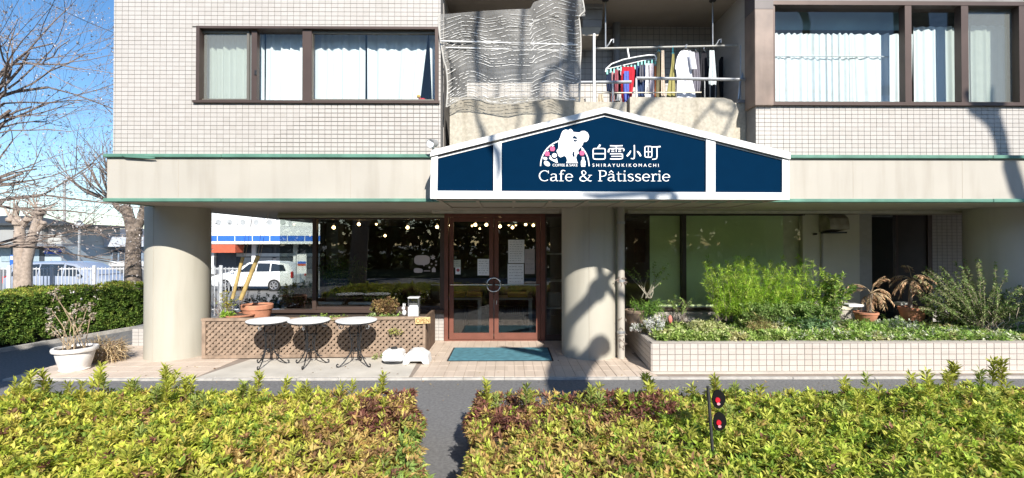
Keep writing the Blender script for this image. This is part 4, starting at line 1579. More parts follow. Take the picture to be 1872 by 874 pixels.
pgreen = pm('paper_green', (.50, .54, .46), .8, .05, 12)
ppink = pm('paper_pink', (.42, .38, .38), .8, .1, 8)
notice(824, 842, 475, 489, 'pale green card at the left edge of the left cafe door', 3, pgreen)
notice(832.5, 842, 488.5, 501.5, 'small white card with a red sign below the pale green card', 0)
nz = MB(); nz.prism([P2(837.3 + 3 * math.cos(R(a)), 494 + 3 * math.sin(R(a)), YG - .016) for a in range(0, 360, 30)], YG - .0165, YG - .016)
tag(obj('round_sticker', nz, pm('sticker_red', (.45, .12, .14), .7)), 'tiny round red sticker on the small white card of the left door', 'sticker')
notice(873, 894.5, 473.5, 503.5, 'white notice on the left cafe door beside the ring handle', 6)
notice(929, 958.5, 438.5, 481, 'tall pale notice at the top of the right cafe door', 9)
notice(928, 957.5, 482.5, 520, 'calendar sheet taped under the tall notice of the right door', 6)
notice(959.5, 977.5, 455.5, 501, 'pinkish poster at the right edge of the right cafe door', 4, ppink)
for i, (a, b) in enumerate(((824, 828), (830, 839))):
    q = MB()
    q.box(P2(a, 459, 9.9)[0], P2(b, 459, 9.9)[0], 9.9, 9.92, P2(a, 465, 9.9)[1], P2(b, 458, 9.9)[1])
    q.mat(1).box(P2(a + 1.2, 459, 9.9)[0], P2(b - 1.2, 459, 9.9)[0], 9.896, 9.899, P2(a, 463.6, 9.9)[1], P2(b, 459.5, 9.9)[1])
    tag(obj('card', q, [pm('amber_card', (.34, .22, .10), .7), M['interior']]), ('half hidden amber card at the edge of the left door glass', 'small amber framed card behind the left door glass')[i], 'card')

# ------------------------------------------------------------------ things in the cafe
bulbs = [(610, 416, 10.2), (656, 410, 10.6), (688, 410, 12.5), (745, 416, 10.2), (799, 415, 10.2), (824, 412, 10.7), (869, 411, 10.5), (889, 411, 10.5), (914, 414, 10.5), (930, 411.5, 13.5), (937, 416, 11.4), (943, 411.5, 13.5), (961, 410.5, 12.5), (975, 412, 12.5), (704, 431, 13.5), (863, 413, 13.2), (877, 418, 14.0)]
BL = ['at the far left behind the cafe window', 'second from the left behind the cafe window', 'small and third from the left behind the cafe window', 'fourth from the left behind the cafe window, above the window sticker',
      'at the far right of the cafe window beside the door frame', 'at the left edge of the left cafe door', 'left one of the close pair behind the left door', 'right one of the close pair behind the left door',
      'at the left edge of the right cafe door', 'small, left of the larger middle bulb of the right door', 'larger, in the middle behind the right door', 'small, right of the larger middle bulb of the right door',
      'second from the right behind the right door', 'at the far right behind the right door', 'lowest one behind the cafe window', 'small and below the close pair, left one', 'smallest and lowest one behind the left door']
for i, (px, py, y) in enumerate(bulbs):
    p = at(px, py, y)
    l = thing('pendant_bulb', 'lit round pendant bulb ' + BL[i], 'lamp', p, 'lit pendant bulbs in the cafe')
    r = .036 if i not in (2, 9, 11, 15, 16) else .025
    obj('bulb', MB().ball(p, r, 12), M['bulb'], l, smooth=True)
    obj('socket', MB().tube([p + Vector((0, 0, r)), p + Vector((0, 0, r + .05))], .018, 8), M['whiteplastic'], l)
    if p.z + r + .06 < zci - .08:
        obj('cord', MB().tube([p + Vector((0, 0, r + .051)), (p.x, p.y, zci - .081)], .004, 4), M['rubber'], l)
tabm = pm('table_grey', (.32, .32, .32), .5)
legm = pm('leg_pale', (.48, .48, .46), .5)
for k, (px, y, lb) in enumerate(((845, 10.7, 'grey cafe table with pale legs behind the left door'), (937, 10.7, 'grey cafe table behind the right door with yellow boxes on it'))):
    x = X(px, y)
    t = thing('cafe_table', lb, 'table', (x, y, PZ + .02), 'grey cafe tables')
    obj('table_top', MB().box(x - .45, x + .45, y - .3, y + .3, PZ + .70, PZ + .74, .006), tabm, t)
    for sx_ in (-.4, .4):
        for sy_ in (-.25, .25):
            obj('leg', MB().box(x + sx_ - .03, x + sx_ + .03, y + sy_ - .03, y + sy_ + .03, PZ + .02, PZ + .699), legm, t)
for k, (px0, px1, lb) in enumerate(((822, 851, 'yellow box on the cafe table at the left door edge'), (853, 882, 'yellow box on the cafe table near the ring handle'), (928, 964, 'yellow box on the cafe table behind the calendar sheet'))):
    y = 10.62
    zt_ = PZ + .742
    q = MB().box(X(px0, y), X(px1, y), y - .1, y + .1, zt_, zt_ + .11, .008)
    q.mat(1).box(X(px0, y) + .03, X(px1, y) - .03, y - .104, y - .1005, zt_ + .03, zt_ + .08)
    tag(obj('box', q, [pm('yellow_box', (.48, .33, .05), .6), pm('yellow_label', (.36, .20, .04), .6)]), lb, 'box', 'yellow boxes on the cafe tables')
bn = thing('bench', 'dark slatted bench behind the cafe doors', 'bench', at(900, 590, 11.3))
for i in range(4):
    obj('slat', MB().box(X(838, 11.3), X(968, 11.3), 11.2 + i * .09, 11.27 + i * .09, PZ + .44, PZ + .47), M['darkframe'], bn)
for px in (852, 958):
    obj('leg', MB().box(X(px, 11.3) - .03, X(px, 11.3) + .03, 11.2, 11.54, PZ + .02, PZ + .439), M['darkframe'], bn)
obj('back_rail', MB().box(X(838, 11.6), X(968, 11.6), 11.58, 11.61, PZ + .60, PZ + .80), M['darkframe'], bn)
gv = MB()
for i in range(26):
    xx = X(868, 12.2) + i * .055
    gv.box(xx, xx + .02, 12.2, 12.22, PZ + .12, PZ + .42)
tag(obj('floor_grille', gv, pm('grille', (.17, .17, .16), .6)), 'pale grille standing low behind the bench in the cafe', 'grille')
for k, (px0, px1, py0, py1, y, c_, lb) in enumerate(((735, 777, 428, 455, 14.9, (.11, .07, .06), 'dark wooden picture frame on the cafe wall left of the doors'), (826, 850, 436, 458, 14.9, (.05, .04, .04), 'dark shelf frame on the wall behind the left door'), (855, 880, 426, 449, 14.9, (.06, .06, .05), 'small dark picture on the wall behind the left door'), (912, 926, 446, 466, 14.9, (.13, .12, .11), 'grey picture on the wall behind the right door'))):
    pf = thing('picture_frame', lb, 'picture', at((px0 + px1) / 2, py1, y), 'pictures on the cafe back wall')
    a, b = P2(px0, py0, y), P2(px1, py1, y)
    q = MB()
    for z0_, z1_ in ((b[1], b[1] + .04), (a[1] - .04, a[1])): q.box(a[0], b[0], y - .03, y, z0_, z1_)
    for x0_, x1_ in ((a[0], a[0] + .04), (b[0] - .04, b[0])): q.box(x0_, x1_, y - .03, y, b[1] + .041, a[1] - .041)
    obj('frame', q, M['darkframe'], pf)
    obj('picture', MB().box(a[0] + .04, b[0] - .04, y - .012, y, b[1] + .04, a[1] - .04), pm('pic%d' % k, c_, .6, .4, 9), pf)
ct = thing('counter', 'dark counter with a red panel at the right of the cafe room', 'counter', at(985, 590, 12.6))
obj('body', MB().box(X(925, 12.6), X(1015, 12.6), 12.6, 13.2, PZ + .02, PZ + .95), pm('counter_wood', (.10, .05, .035), .5), ct)
obj('counter_top', MB().box(X(922, 12.6), X(1017, 12.6), 12.56, 13.24, PZ + .951, PZ + .99), M['darkframe'], ct)
obj('red_panel', MB().box(X(978, 12.6), X(990, 12.6), 12.585, 12.599, PZ + .2, PZ + .9), pm('red_panel', (.22, .03, .02), .5), ct)
sh = thing('shelf', 'pale shelf unit seen through the narrow sidelight', 'shelf', at(1010, 580, 10.4))
for z in (.5, 1.1, 1.7):
    obj('board', MB().box(X(998, 10.4), X(1030, 10.4), 10.4, 10.7, PZ + z, PZ + z + .03), legm, sh)
obj('upright', MB().box(X(996, 10.4), X(998, 10.4) - .002, 10.4, 10.7, PZ + .02, PZ + 1.9), legm, sh)
obj('basket', MB().box(X(1001, 10.42), X(1026, 10.42), 10.42, 10.68, PZ + .535, PZ + .85, .02), pm('grey_basket', (.20, .19, .18), .8), sh)
# ------------------------------------------------------------------ balcony things
yl = YP + .38


def pole(name, pts, r, m, label, cat='pole', group=None, n=8):
    return tag(obj(name, MB().tube(pts, r, n), m, smooth=True), label, cat, group)


pole('laundry_pole', [at(1086, 89, yl), at(1368, 83, yl)], .017, pm('steel_pole', (.55, .54, .50), .35, .1, 9, metal=.5), 'long steel laundry pole carrying the washing on the balcony', 'laundry pole')
pole('white_post', [at(1086, 188, YP + .05), at(1086, 62, YP + .05)], .022, M['white'], 'white upright post at the left end of the balcony washing', 'post')
yh = yl + .02
for px, lb in ((1107, 'thin pole hanger hook at the left end of the laundry pole'), (1303, 'telescopic ceiling rod holding the right end of the laundry pole')):
    t = thing('pole_hanger', lb, 'pole hanger', at(px, 86, yh), 'ceiling rods of the laundry pole')
    q = MB().tube([at(px, 88, yh), (at(px, 88, yh).x, yh, zc - .001)], .012, 8)
    obj('rod', q, M['galv'], t, smooth=True)
    obj('foot', MB().lathe((at(px, 88, yh).x, yh, zc), [(.03, -.03), (.055, -.012), (.055, -.002)], 14), M['rubber'], t, smooth=True)
    hx = at(px, 88, yh).x
    obj('hook', MB().tube([(hx, yh, at(px, 88, yh).z), (hx + .05, yh - .03, at(px, 82, yh).z), (hx + .09, yh - .03, at(px, 74, yh).z), (hx + .12, yh - .03, at(px, 73, yh).z), (hx + .12, yh - .03, at(px, 80, yh).z)], .013, 8), M['galv'], t, smooth=True)
yo = YP + .1
pole('white_pole', [at(806, 75, YF + .02), at(1056, 82, YF + .02)], .012, M['whiteplastic'], 'upper of two white poles across the balcony bird net', 'pole', 'white poles across the bird net')
pole('white_pole', [at(815, 87, YF + .03), at(1052, 93, YF + .03)], .010, M['whiteplastic'], 'lower of two white poles across the balcony bird net', 'pole', 'white poles across the bird net')
pole('short_pole', [at(989, 126.5, YF + .08), at(1020, 127, YF + .08)], .009, M['whiteplastic'], 'short white bar on the right half of the bird net', 'pole')
pole('balcony_upright', [at(1025, 184, YP + .06), at(1025, 92, YP + .04), at(1031, 84, YP + .02)], .035, M['galv'], 'grey upright pole behind the right part of the bird net', 'pole')
# bird net ------------------------------------------------------------------
nm = bpy.data.materials.new('bird_net')
nm.use_nodes = True
nt_ = nm.node_tree
N, L = nt_.nodes, nt_.links
bs = N['Principled BSDF']
bs.inputs['Base Color'].default_value = (.34, .33, .31, 1)
bs.inputs['Roughness'].default_value = .5
bs.inputs['Specular IOR Level'].default_value = .45
geo = N.new('ShaderNodeNewGeometry')
n1 = N.new('ShaderNodeTexNoise'); n1.inputs['Scale'].default_value = 85
L.new(geo.outputs['Position'], n1.inputs['Vector'])
n2 = N.new('ShaderNodeTexNoise'); n2.inputs['Scale'].default_value = 2.2; n2.inputs['Detail'].default_value = 3
L.new(geo.outputs['Position'], n2.inputs['Vector'])
ad = N.new('ShaderNodeMath'); ad.operation = 'ADD'
L.new(n1.outputs[0], ad.inputs[0]); L.new(n2.outputs[0], ad.inputs[1])
mr = N.new('ShaderNodeMapRange')
mr.inputs[1].default_value = .7; mr.inputs[2].default_value = 1.35; mr.inputs[3].default_value = .18; mr.inputs[4].default_value = .52
L.new(ad.outputs[0], mr.inputs[0])
tr = N.new('ShaderNodeBsdfTransparent')
mx = N.new('ShaderNodeMixShader')
L.new(mr.outputs[0], mx.inputs[0]); L.new(tr.outputs[0], mx.inputs[1]); L.new(bs.outputs[0], mx.inputs[2])
L.new(mx.outputs[0], N['Material Output'].inputs[0])
topc = [(0, 26), (.08, 25), (.3, 20), (.5, 17), (.64, 16), (.66, 4), (.8, -8), (1, -8)]
botc = [(0, 196), (.1, 182), (.2, 180), (.35, 189), (.5, 190), (.65, 184), (.8, 180), (1, 186)]


def lerp(c, u):
    for (a, x), (b, y) in zip(c, c[1:]):
        if u <= b:
            return x + (y - x) * (u - a) / (b - a)
    return c[-1][1]


def netf(u, v):
    pl = 808 + 6 * math.sin(v * 5) + 8 * (1 - v) * (1 - v) * (v < .5)
    pr_ = 1052 + 10 * math.sin((1 - v) * 3.3) + 26 * max(0, .35 - v) + (12 if v > .8 else 0)
    px = pl + (pr_ - pl) * u
    py = lerp(topc, u) * v + lerp(botc, u) * (1 - v)
    py += 5 * math.sin(u * 15 + 1) * v * (1 - v) * 2
    y = YF + .06 - .03 * math.sin(3.1 * v) + .03 * (abs(u - .5) > .46) 
    zig = abs(((u * 3.1) % 1) - .5) * 2
    rip = math.sin(2 * math.pi * (v * 19 + .95 * zig)) * .0014 * (.35 + .65 * min(1, 3 * v * 1.0))
    y += rip + .012 * math.sin(u * 23 + v * 7) + .02 * math.sin(u * 5 + v * 3) + .01 * math.sin(40 * u) * (u > .8)
    p = at(px, py, y)
    return tuple(p)


net = obj('bird_net', MB().grid(netf, 90, 200), nm, smooth=2)
tag(net, 'crumpled translucent bird net covering the left half of the balcony', 'net')
th_m = MB()
qn = random.Random(4)
for r_ in range(27):
    v = .03 + r_ / 28.0
    if .30 < v < .42 and qn.random() < .7: continue
    run = []
    for s in range(150):
        u = s / 149.0
        zig = abs(((u * 3.1) % 1) - .5) * 2
        vv = min(.99, max(.01, v - .95 / 19 * zig + .012 * math.sin(u * 9 + r_)))
        if qn.random() < (.16 if run else .30):
            if len(run) > 1: th_m.tube(run, qn.uniform(.003, .006), 4, cap=False)
            run = []
            continue
        p = Vector(netf(u, vv)); p.y -= .008
        run.append(p)
    if len(run) > 1: th_m.tube(run, .003, 4, cap=False)
obj('glint_thread', th_m, pm('net_glint_thread', (.82, .80, .76), .35, .2, 30), net, kind='stuff')  # broken white threads, their colour standing in for glints along the net's waves
# plaited edge rope of the net and rope on the right
q = MB().tube([netf(1, i / 20.) for i in range(21)], .012, 5)
q.tube([netf(0, i / 20.) for i in range(21)], .012, 5)
q.tube([netf(i / 30., 0) for i in range(31)], .006, 5)
obj('hem', q, pm('net_hem', (.45, .43, .39), .7), net)
q = MB().tube([at(1370, 12, yl), at(1366, 40, yl), at(1358, 74, yl), at(1366, 80, yl), at(1374, 88, yl - .05), at(1372, 105, yl - .1), at(1360, 130, yl - .15), at(1353, 152, yl - .2), at(1350, 182, yl - .2)], .016, 8)
pole('bent_cable', [at(px, py, yl - d) for px, py, d in ((1370, 12, 0), (1366, 40, 0), (1357, 74, 0), (1367, 79, 0), (1375, 88, .05), (1372, 105, .1), (1360, 130, .15), (1353, 152, .2), (1350, 182, .2))], .02, M['galv'], 'bent grey cable hanging down the right side of the balcony', 'cable')
pole('thin_upright', [at(1354, 182, yl - .1), at(1354, 83, yl - .1)], .012, M['galv'], 'thin grey upright at the right end of the laundry pole', 'pole')
duct = thing('ventilation_duct', 'grey stepped ventilation box under the balcony ceiling', 'duct', at(1085, 60, 7.9))
q = MB()
ya = 7.75
for (a, b, c_, d_) in ((1063, 1104, -8, 14), (1065, 1103, 14.3, 33), (1066, 1102, 33.3, 48)):
    q.box(X(a, ya), X(b, ya), ya + .02 * (c_ > 0), 8.4, Z(d_, ya), Z(c_, ya), .012)
obj('box', q, pm('duct_grey', (.26, .25, .25), .5, .12, 5), duct)
obj('hood', MB().prism([P2(1061, 48.5, ya), P2(1101, 48.5, ya), P2(1094, 64, ya), P2(1066, 64, ya)], ya + .03, 8.35), pm('duct_beige', (.36, .32, .26), .6), duct)
yv2 = 8.45
pole('balcony_downpipe', [at(1127, 186, yv2), at(1127, 34, yv2)], .07, pm('grey_pipe', (.27, .27, .28), .5), 'grey downpipe on the shaded balcony back wall', 'pipe', n=14)

# washing -----------------------------------------------------------------
GW = 'washing hung on the balcony'


def cloth(name, outline, y, m, label, cat, seed=0, amp=.012, nf=3, hang=None, depth=.0):
    """hung garment: outline rows (py, px_left, px_right) from top to bottom, folded"""
    q = random.Random(seed)
    p1, p2 = q.uniform(0, 6), q.uniform(0, 6)

    def fn(u, v):
        s = (1 - v) * (len(outline) - 1)
        i = min(int(s), len(outline) - 2)
        t = s - i
        a, b = outline[i], outline[i + 1]
        py = a[0] + (b[0] - a[0]) * t
        l, r = a[1] + (b[1] - a[1]) * t, a[2] + (b[2] - a[2]) * t
        py += .8 * math.sin(u * 9 + p2) * (1 - v)
        yy = y + depth * (u - .5) + amp * (math.sin(2 * math.pi * nf * u + p1 + v * 1.5) + .5 * math.sin(2 * math.pi * nf * 1.9 * u + p2)) * (1 - .6 * v)
        return tuple(at(l + (r - l) * u, py, yy))
    o = obj(name, MB().grid(fn, max(10, nf * 8), 14), m, smooth=2)
    tag(o, label, cat, GW)
    if hang:
        h = MB()
        px, py = hang
        tp = at(px, py, y)
        h.tube([at(px - (outline[0][2] - outline[0][1]) * .45, outline[0][0] + 1, y), at(px, outline[0][0] - 4, y), at(px + (outline[0][2] - outline[0][1]) * .45, outline[0][0] + 1, y)], .007, 5)
        h.tube([at(px, outline[0][0] - 4, y), at(px, py, y), at(px + 1.5, py - 2.5, y), at(px + 2.5, py, y)], .006, 5)
        obj('hanger', h, pm('teal_hanger', (.03, .26, .33), .4) if seed % 2 else M['steel'], o)
    return o


def cm(name, col, **k):
    return pm('cloth_' + name, col, .95, .12, 25, .4, **k)


fr = MB()
yk_ = yl - .02
ov = [(1107, 132), (1108, 126), (1118, 117), (1140, 109), (1165, 104), (1185, 101), (1196, 101), (1200, 106), (1199, 112)]
fr.tube([at(*p, yk_) for p in ov], .013, 6)
ov2 = [(1107, 132), (1125, 128), (1150, 122), (1175, 116), (1199, 112)]
fr.tube([at(p[0], p[1] - 5, yk_ + .2) for p in ov2], .010, 6)
fr.tube([at(1150, 107, yk_), at(1147, 88, yl)], .014, 6)
ph = obj('pinch_hanger', fr, M['whiteplastic'], smooth=True)
tag(ph, 'tilted white clothes pin hanger full of small washing', 'clothes hanger')
pg = MB()
for i in range(15):
    u = i / 14.
    px = 1110 + 88 * u
    py = 127 - 20 * u + rnd.uniform(-2, 3)
    p = at(px, py + 3, yk_ + rnd.uniform(0, .06))
    pg = MB().box(p.x - .012, p.x + .012, p.y - .01, p.y + .01, p.z - .05, p.z + .02)
    obj('peg', pg, pm('mint_peg', (.16, .55, .47), .4, .1), ph)
yw_ = yl + .0
cloth('sock', [(133, 1109, 1117), (150, 1108, 1118), (167, 1109, 1120)], yw_, cm('navy', (.015, .025, .06)), 'navy cloth at the left end of the pin hanger', 'cloth', 1)
cloth('towel', [(131, 1118, 1124), (160, 1118, 1124), (186, 1117, 1123)], yw_ + .03, cm('pink', (.55, .30, .30)), 'narrow pink towel beside the navy cloth on the pin hanger', 'towel', 2)
cloth('towel', [(128, 1125, 1134), (160, 1124, 1134), (182, 1124, 1133)], yw_ + .05, cm('dark', (.035, .03, .03)), 'dark brown towel left of the red shirt', 'towel', 3)
rs_ = cloth('shirt', [(122, 1137, 1160), (132, 1136, 1161), (150, 1135, 1159), (172, 1136, 1156), (189, 1138, 1153)], yw_ - .03, cm('red', (.46, .02, .035)), 'red shirt with blue pattern on the pin hanger', 'shirt', 4)
cloth('trousers', [(120, 1163, 1179), (150, 1164, 1181), (172, 1166, 1183), (186, 1167, 1182)], yw_, cm('denim', (.03, .05, .12)), 'navy trousers right of the red shirt', 'trousers', 5)
cloth('towel', [(116, 1180, 1185), (150, 1180, 1186), (180, 1179, 1185)], yw_ - .02, cm('white', (.72, .70, .70)), 'narrow white towel right of the navy trousers', 'towel', 6, nf=2)
cloth('towel', [(116, 1187, 1195), (150, 1187, 1196), (182, 1186, 1196)], yw_ - .03, cm('white2', (.66, .58, .60)), 'pinkish white towel left of the orange cloth', 'towel', 7, nf=2)
cloth('cloth', [(121, 1192, 1200), (150, 1193, 1199), (183, 1192, 1200)], yw_ + .02, cm('orange', (.42, .14, .05)), 'orange brown cloth at the right end of the pin hanger', 'cloth', 8, nf=2)
cloth('trousers', [(94, 1201, 1207), (120, 1200, 1209), (150, 1199, 1211), (184, 1198, 1213)], yw_ + .02, cm('olive', (.15, .13, .07)), 'dark olive trousers on a blue hanger right of the pin hanger', 'trousers', 9, hang=(1204, 86), nf=2)
cloth('scarf', [(92, 1209, 1214), (130, 1209, 1215), (184, 1208, 1216)], yw_ - .01, cm('cream', (.62, .52, .42)), 'slim cream patterned scarf beside the dark olive trousers', 'scarf', 10, nf=2)
cloth('shirt', [(98, 1229, 1233), (120, 1227, 1233), (150, 1222, 1234), (184, 1217, 1236)], yw_ - .01, cm('khaki', (.30, .27, .10)), 'khaki shirt hanging folded on a teal hanger', 'shirt', 11, hang=(1230, 86), nf=2)
ts = cloth('shirt', [(92, 1247, 1262), (95, 1243, 1265), (104, 1238, 1267), (118, 1235, 1266), (126, 1234, 1269), (128, 1236, 1264), (150, 1238, 1267), (184, 1237, 1274)], yw_ - .05, cm('tee', (.82, .82, .86)), 'large white shirt in the middle of the balcony washing', 'shirt', 12, hang=(1254, 83), nf=2, amp=.012)
q = MB().grid(lambda u, v: tuple(at(1258 + (1269 - 1258) * u + 5 * (1 - v), 95 + 31 * (1 - v), yw_ - .09 - .03 * math.sin(3.1 * u))), 6, 6)
obj('sleeve', q, MATS['cloth_tee'], ts, smooth=2)
cloth('shirt', [(96, 1268, 1277), (120, 1267, 1279), (150, 1266, 1281), (170, 1267, 1279)], yw_ + .04, cm('grey', (.17, .16, .19)), 'grey shirt just right of the large white shirt', 'shirt', 14, hang=(1272, 86))
cloth('shirt', [(94, 1283, 1291), (120, 1280, 1294), (145, 1279, 1296)], yw_ + .08, cm('black', (.02, .02, .025)), 'black shirt between the grey shirt and the striped towel', 'shirt', 16, hang=(1287, 86))
cloth('towel', [(92, 1297, 1306), (120, 1297, 1308), (146, 1295, 1310), (155, 1296, 1309)], yw_ - .03, cm('pale', (.55, .60, .60)), 'pale grey striped towel at the right end of the washing', 'towel', 13, nf=2)
for k, (px0, px1, py0, py1, dy, col, lb) in enumerate(((1113, 1119, 130, 172, .09, (.45, .42, .40), 'grey cloth behind the navy cloth on the pin hanger'), (1124, 1130, 127, 168, -.04, (.30, .08, .10), 'wine red sock left of the red shirt'), (1131, 1137, 125, 178, .10, (.55, .55, .60), 'pale grey towel behind the left edge of the red shirt'),
                                                       (1141, 1150, 130, 186, -.07, (.10, .14, .45), 'blue printed cloth in front of the red shirt'), (1158, 1164, 119, 160, .05, (.06, .06, .07), 'black sock right of the red shirt'), (1170, 1177, 118, 150, -.05, (.10, .10, .12), 'charcoal sock in front of the navy trousers'))):
    cloth('cloth', [(py0, px0, px1), ((py0 + py1) / 2, px0 - 1, px1 + .5), (py1, px0, px1)], yw_ + dy, cm('small%d' % k, col), lb, 'cloth', 30 + 2 * k, nf=2)
cloth('jacket', [(104, 1318, 1338), (112, 1314, 1344), (150, 1314, 1346), (184, 1316, 1344)], 8.1, cm('coat', (.012, .012, .014)), 'black jacket hanging in the shade at the right of the balcony', 'jacket', 44)
# small washing on the low rail
cloth('cloth', [(172, 1094, 1102), (186, 1092, 1104)], yr + .06, cm('beige', (.45, .38, .28)), 'small beige cloth on the low cream rail beside the white post', 'cloth', 15, nf=2)
cloth('cloth', [(172, 1128, 1136), (184, 1127, 1135)], yr + .06, cm('pale2', (.6, .6, .56)), 'small pale cloth on the low cream rail under the red shirt', 'cloth', 17, nf=2)
cloth('cloth', [(172, 1178, 1190), (182, 1180, 1191)], yr + .06, cm('white3', (.7, .7, .7)), 'small white cloth on the low cream rail under the white towel', 'cloth', 18, nf=2)
# wire rack with a dark sheet behind the right end of the parapet
cb = thing('balcony_rack', 'grey wire rack leaning behind the right end of the balcony parapet', 'rack', at(1300, 180, 8.0))
q = MB()
for px in (1288, 1298, 1308):
    q.tube([at(px, 186, 8.0), at(px, 118, 8.0)], .012, 6)
obj('upright', q, M['galv'], cb)
obj('sheet', MB().box(X(1284, 8.1), X(1312, 8.1), 8.1, 8.13, Z(190, 8.1), Z(120, 8.1)), pm('dark_sheet', (.05, .05, .055), .6), cb)
# ------------------------------------------------------------------ vegetation
def leafy(name, parent, P, A, nl, L, W, C, **kw):
    a = rosettes(P, A, nl, L, W, C, kw.pop('spread', (.5, 1.15)))
    return leaves(name, a[0], a[1], a[2], a[3], a[4], parent, **kw)


def hnoise(x, y, s=1.0, o=0.0):
    return (np.sin(x * 3.1 * s + 1.3 + o) * np.cos(y * 2.7 * s + .4 + o) + .6 * np.sin(x * 7.3 * s + y * 5.1 * s + o) + .4 * np.sin(x * 13.7 * s - y * 11.1 * s + 2 + o)) / 2.0


# --- near clipped azalea hedges ---
HY0, HY1 = 2.45, 4.72


def near_hedge(label, x0, x1, ntop, seed, cfun, hmean=.605, tilt=0.0):
    global rng
    rng = np.random.default_rng(seed)
    T = thing('azalea_hedge', label, 'hedge', (-3.0 if x1 < 3 else 2.7, (HY0 + HY1) / 2, 0))
    nx = 60
    core = MB()

    def edge0(y): return (x0 if x0 < -3 else x0 * y) + .05 * np.sin(y * 4.3 + seed) + .05 * np.sin(y * 11.1)
    def edge1(y): return (x1 if x1 > 3 else x1 * y) + .05 * np.sin(y * 3.7 + seed) + .05 * np.sin(y * 10.1)
    def hh(x, y): return hmean + tilt * (x - 2.5) + .085 * hnoise(x, y, .75, seed) + .05 * hnoise(x, y, 2.0, seed) - .20 * np.exp(-np.clip((x1 * y - x) if x1 < 3 else (x - x0 * y), 0, 9) / .20)
    Ps, As, Cs = [], [], []
    # top layer
    n = ntop
    u, v = rng.uniform(0, 1, n), rng.uniform(0, 1, n)
    y = HY0 + (HY1 - HY0) * v + .07 * np.sin(u * 40 + seed)
    x = edge0(y) + (edge1(y) - edge0(y)) * u
    dep = np.abs(rng.normal(0, .085, n))
    rnd_e = np.minimum(np.minimum(x - edge0(y), edge1(y) - x), (HY1 - y) + .02)
    z = hh(x, y) - dep - .16 * np.exp(-np.clip(rnd_e, 0, 1) / .09)
    Ps.append(np.stack([x, y, z], 1))
    As.append(np.stack([rng.normal(0, .45, n), rng.normal(0, .45, n), np.ones(n)], 1))
    Cs.append(cfun(x, y, n))
    # back face and the two ends
    m = int(ntop * .26)
    x = rng.uniform(x0 if x0 < -3 else x0 * HY1, x1 if x1 > 3 else x1 * HY1, m); z = rng.uniform(.12, hmean - .04, m)
    y = HY1 - np.abs(rng.normal(0, .04, m)) + .05 * np.sin(x * 9)
    Ps.append(np.stack([x, y, z], 1)); As.append(np.stack([rng.normal(0, .5, m), .9 + 0 * x, .5 + rng.normal(0, .4, m)], 1)); Cs.append(cfun(x, y, m))
    for e, s in ((edge0, -1), (edge1, 1)):
        if (s < 0 and x0 < -3) or (s > 0 and x1 > 3): continue
        m = int(1500)
        y = rng.uniform(HY0 + .3, HY1, m); z = rng.uniform(.06, hmean - .03, m)
        x = e(y) - s * np.abs(rng.normal(0, .05, m)) + s * .05 * np.sin(z * 14 + y * 5)
        Ps.append(np.stack([x, y, z], 1)); As.append(np.stack([s * .9 + 0 * x, rng.normal(0, .5, m), .5 + rng.normal(0, .4, m)], 1)); Cs.append(cfun(x, y, m))
    P, A, C = np.concatenate(Ps), np.concatenate(As), np.concatenate(Cs)
    leafy('foliage', T, P, A, 8, .057, .0205, C, kind='stuff', droop=.20)
    # woody core
    a0, a1 = (x0, x0) if x0 < -3 else (x0 * HY0 + .16, x0 * HY1 + .16)
    b0, b1 = (x1, x1) if x1 > 3 else (x1 * HY0 - .16, x1 * HY1 - .16)
    q4 = [(a0, HY0), (b0, HY0), (b1, HY1 - .15), (a1, HY1 - .15)]
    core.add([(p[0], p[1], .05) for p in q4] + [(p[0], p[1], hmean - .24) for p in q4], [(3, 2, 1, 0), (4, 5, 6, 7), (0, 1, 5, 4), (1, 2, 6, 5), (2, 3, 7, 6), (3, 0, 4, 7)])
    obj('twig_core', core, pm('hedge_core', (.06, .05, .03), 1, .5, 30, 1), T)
    st = MB()
    for k in range(300):
        yy = rng.uniform(HY0 + .2, HY1 - .05)
        xx = rng.uniform(float(edge0(yy)) + .05, float(edge1(yy)) - .05)
        zt = float(hh(xx, yy)) + rng.uniform(-.04, .03)
        st.tube([(xx + rng.normal(0, .05), yy + rng.normal(0, .05), zt - .22), (xx, yy, zt)], .0028, 4, cap=False)
    obj('twig', st, pm('red_twig', (.21, .11, .07), .9, .3, 30), T, kind='stuff')
    # upright shoots standing proud of the clipped top
    ns = 60
    for k in range(ns):
        yy = HY1 - .05 - abs(rng.normal(0, .30)) if k < 40 else rng.uniform(HY0 + .2, HY1 - .2)
        xx = rng.uniform(max(float(edge0(yy)) + .12, -1.08 * yy), min(float(edge1(yy)) - .12, 1.08 * yy))
        zz = float(hh(xx, yy)) - .03
        hgt = (.07 + rng.exponential(.055)) if k < 40 else rng.uniform(.04, .11)
        nr = max(2, int(hgt / .03))
        tl = rng.normal(0, .12, 2)
        t = np.linspace(.25, 1, nr)
        PP = np.stack([xx + tl[0] * hgt * t, yy + tl[1] * hgt * t, zz + hgt * t], 1)
        AA = np.tile([tl[0], tl[1], 1.0], (nr, 1))
        col = np.array([.46, .48, .08]) if rng.uniform() < .8 else np.array([.30, .36, .09])
        so = leafy('shoot', T, PP, AA, 9, .078, .022, np.tile(col * rng.uniform(.75, 1.1), (nr, 1)), kind=None, spread=(.5, 1.0))
        obj('stalk', MB().tube([(xx, yy, zz - .05), tuple(PP[-1])], .003, 4), MATS['red_twig'], so, loc=tuple(wloc(T)))
    return T


YGRN = [(.52, .55, .075), (.42, .48, .06), (.60, .57, .11), (.22, .31, .05), (.54, .47, .09)]
BRON = [(.44, .29, .10), (.52, .36, .12), (.27, .15, .075), (.60, .46, .16), (.48, .46, .11)]
MARO = [(.22, .085, .065), (.28, .14, .09), (.16, .065, .05)]


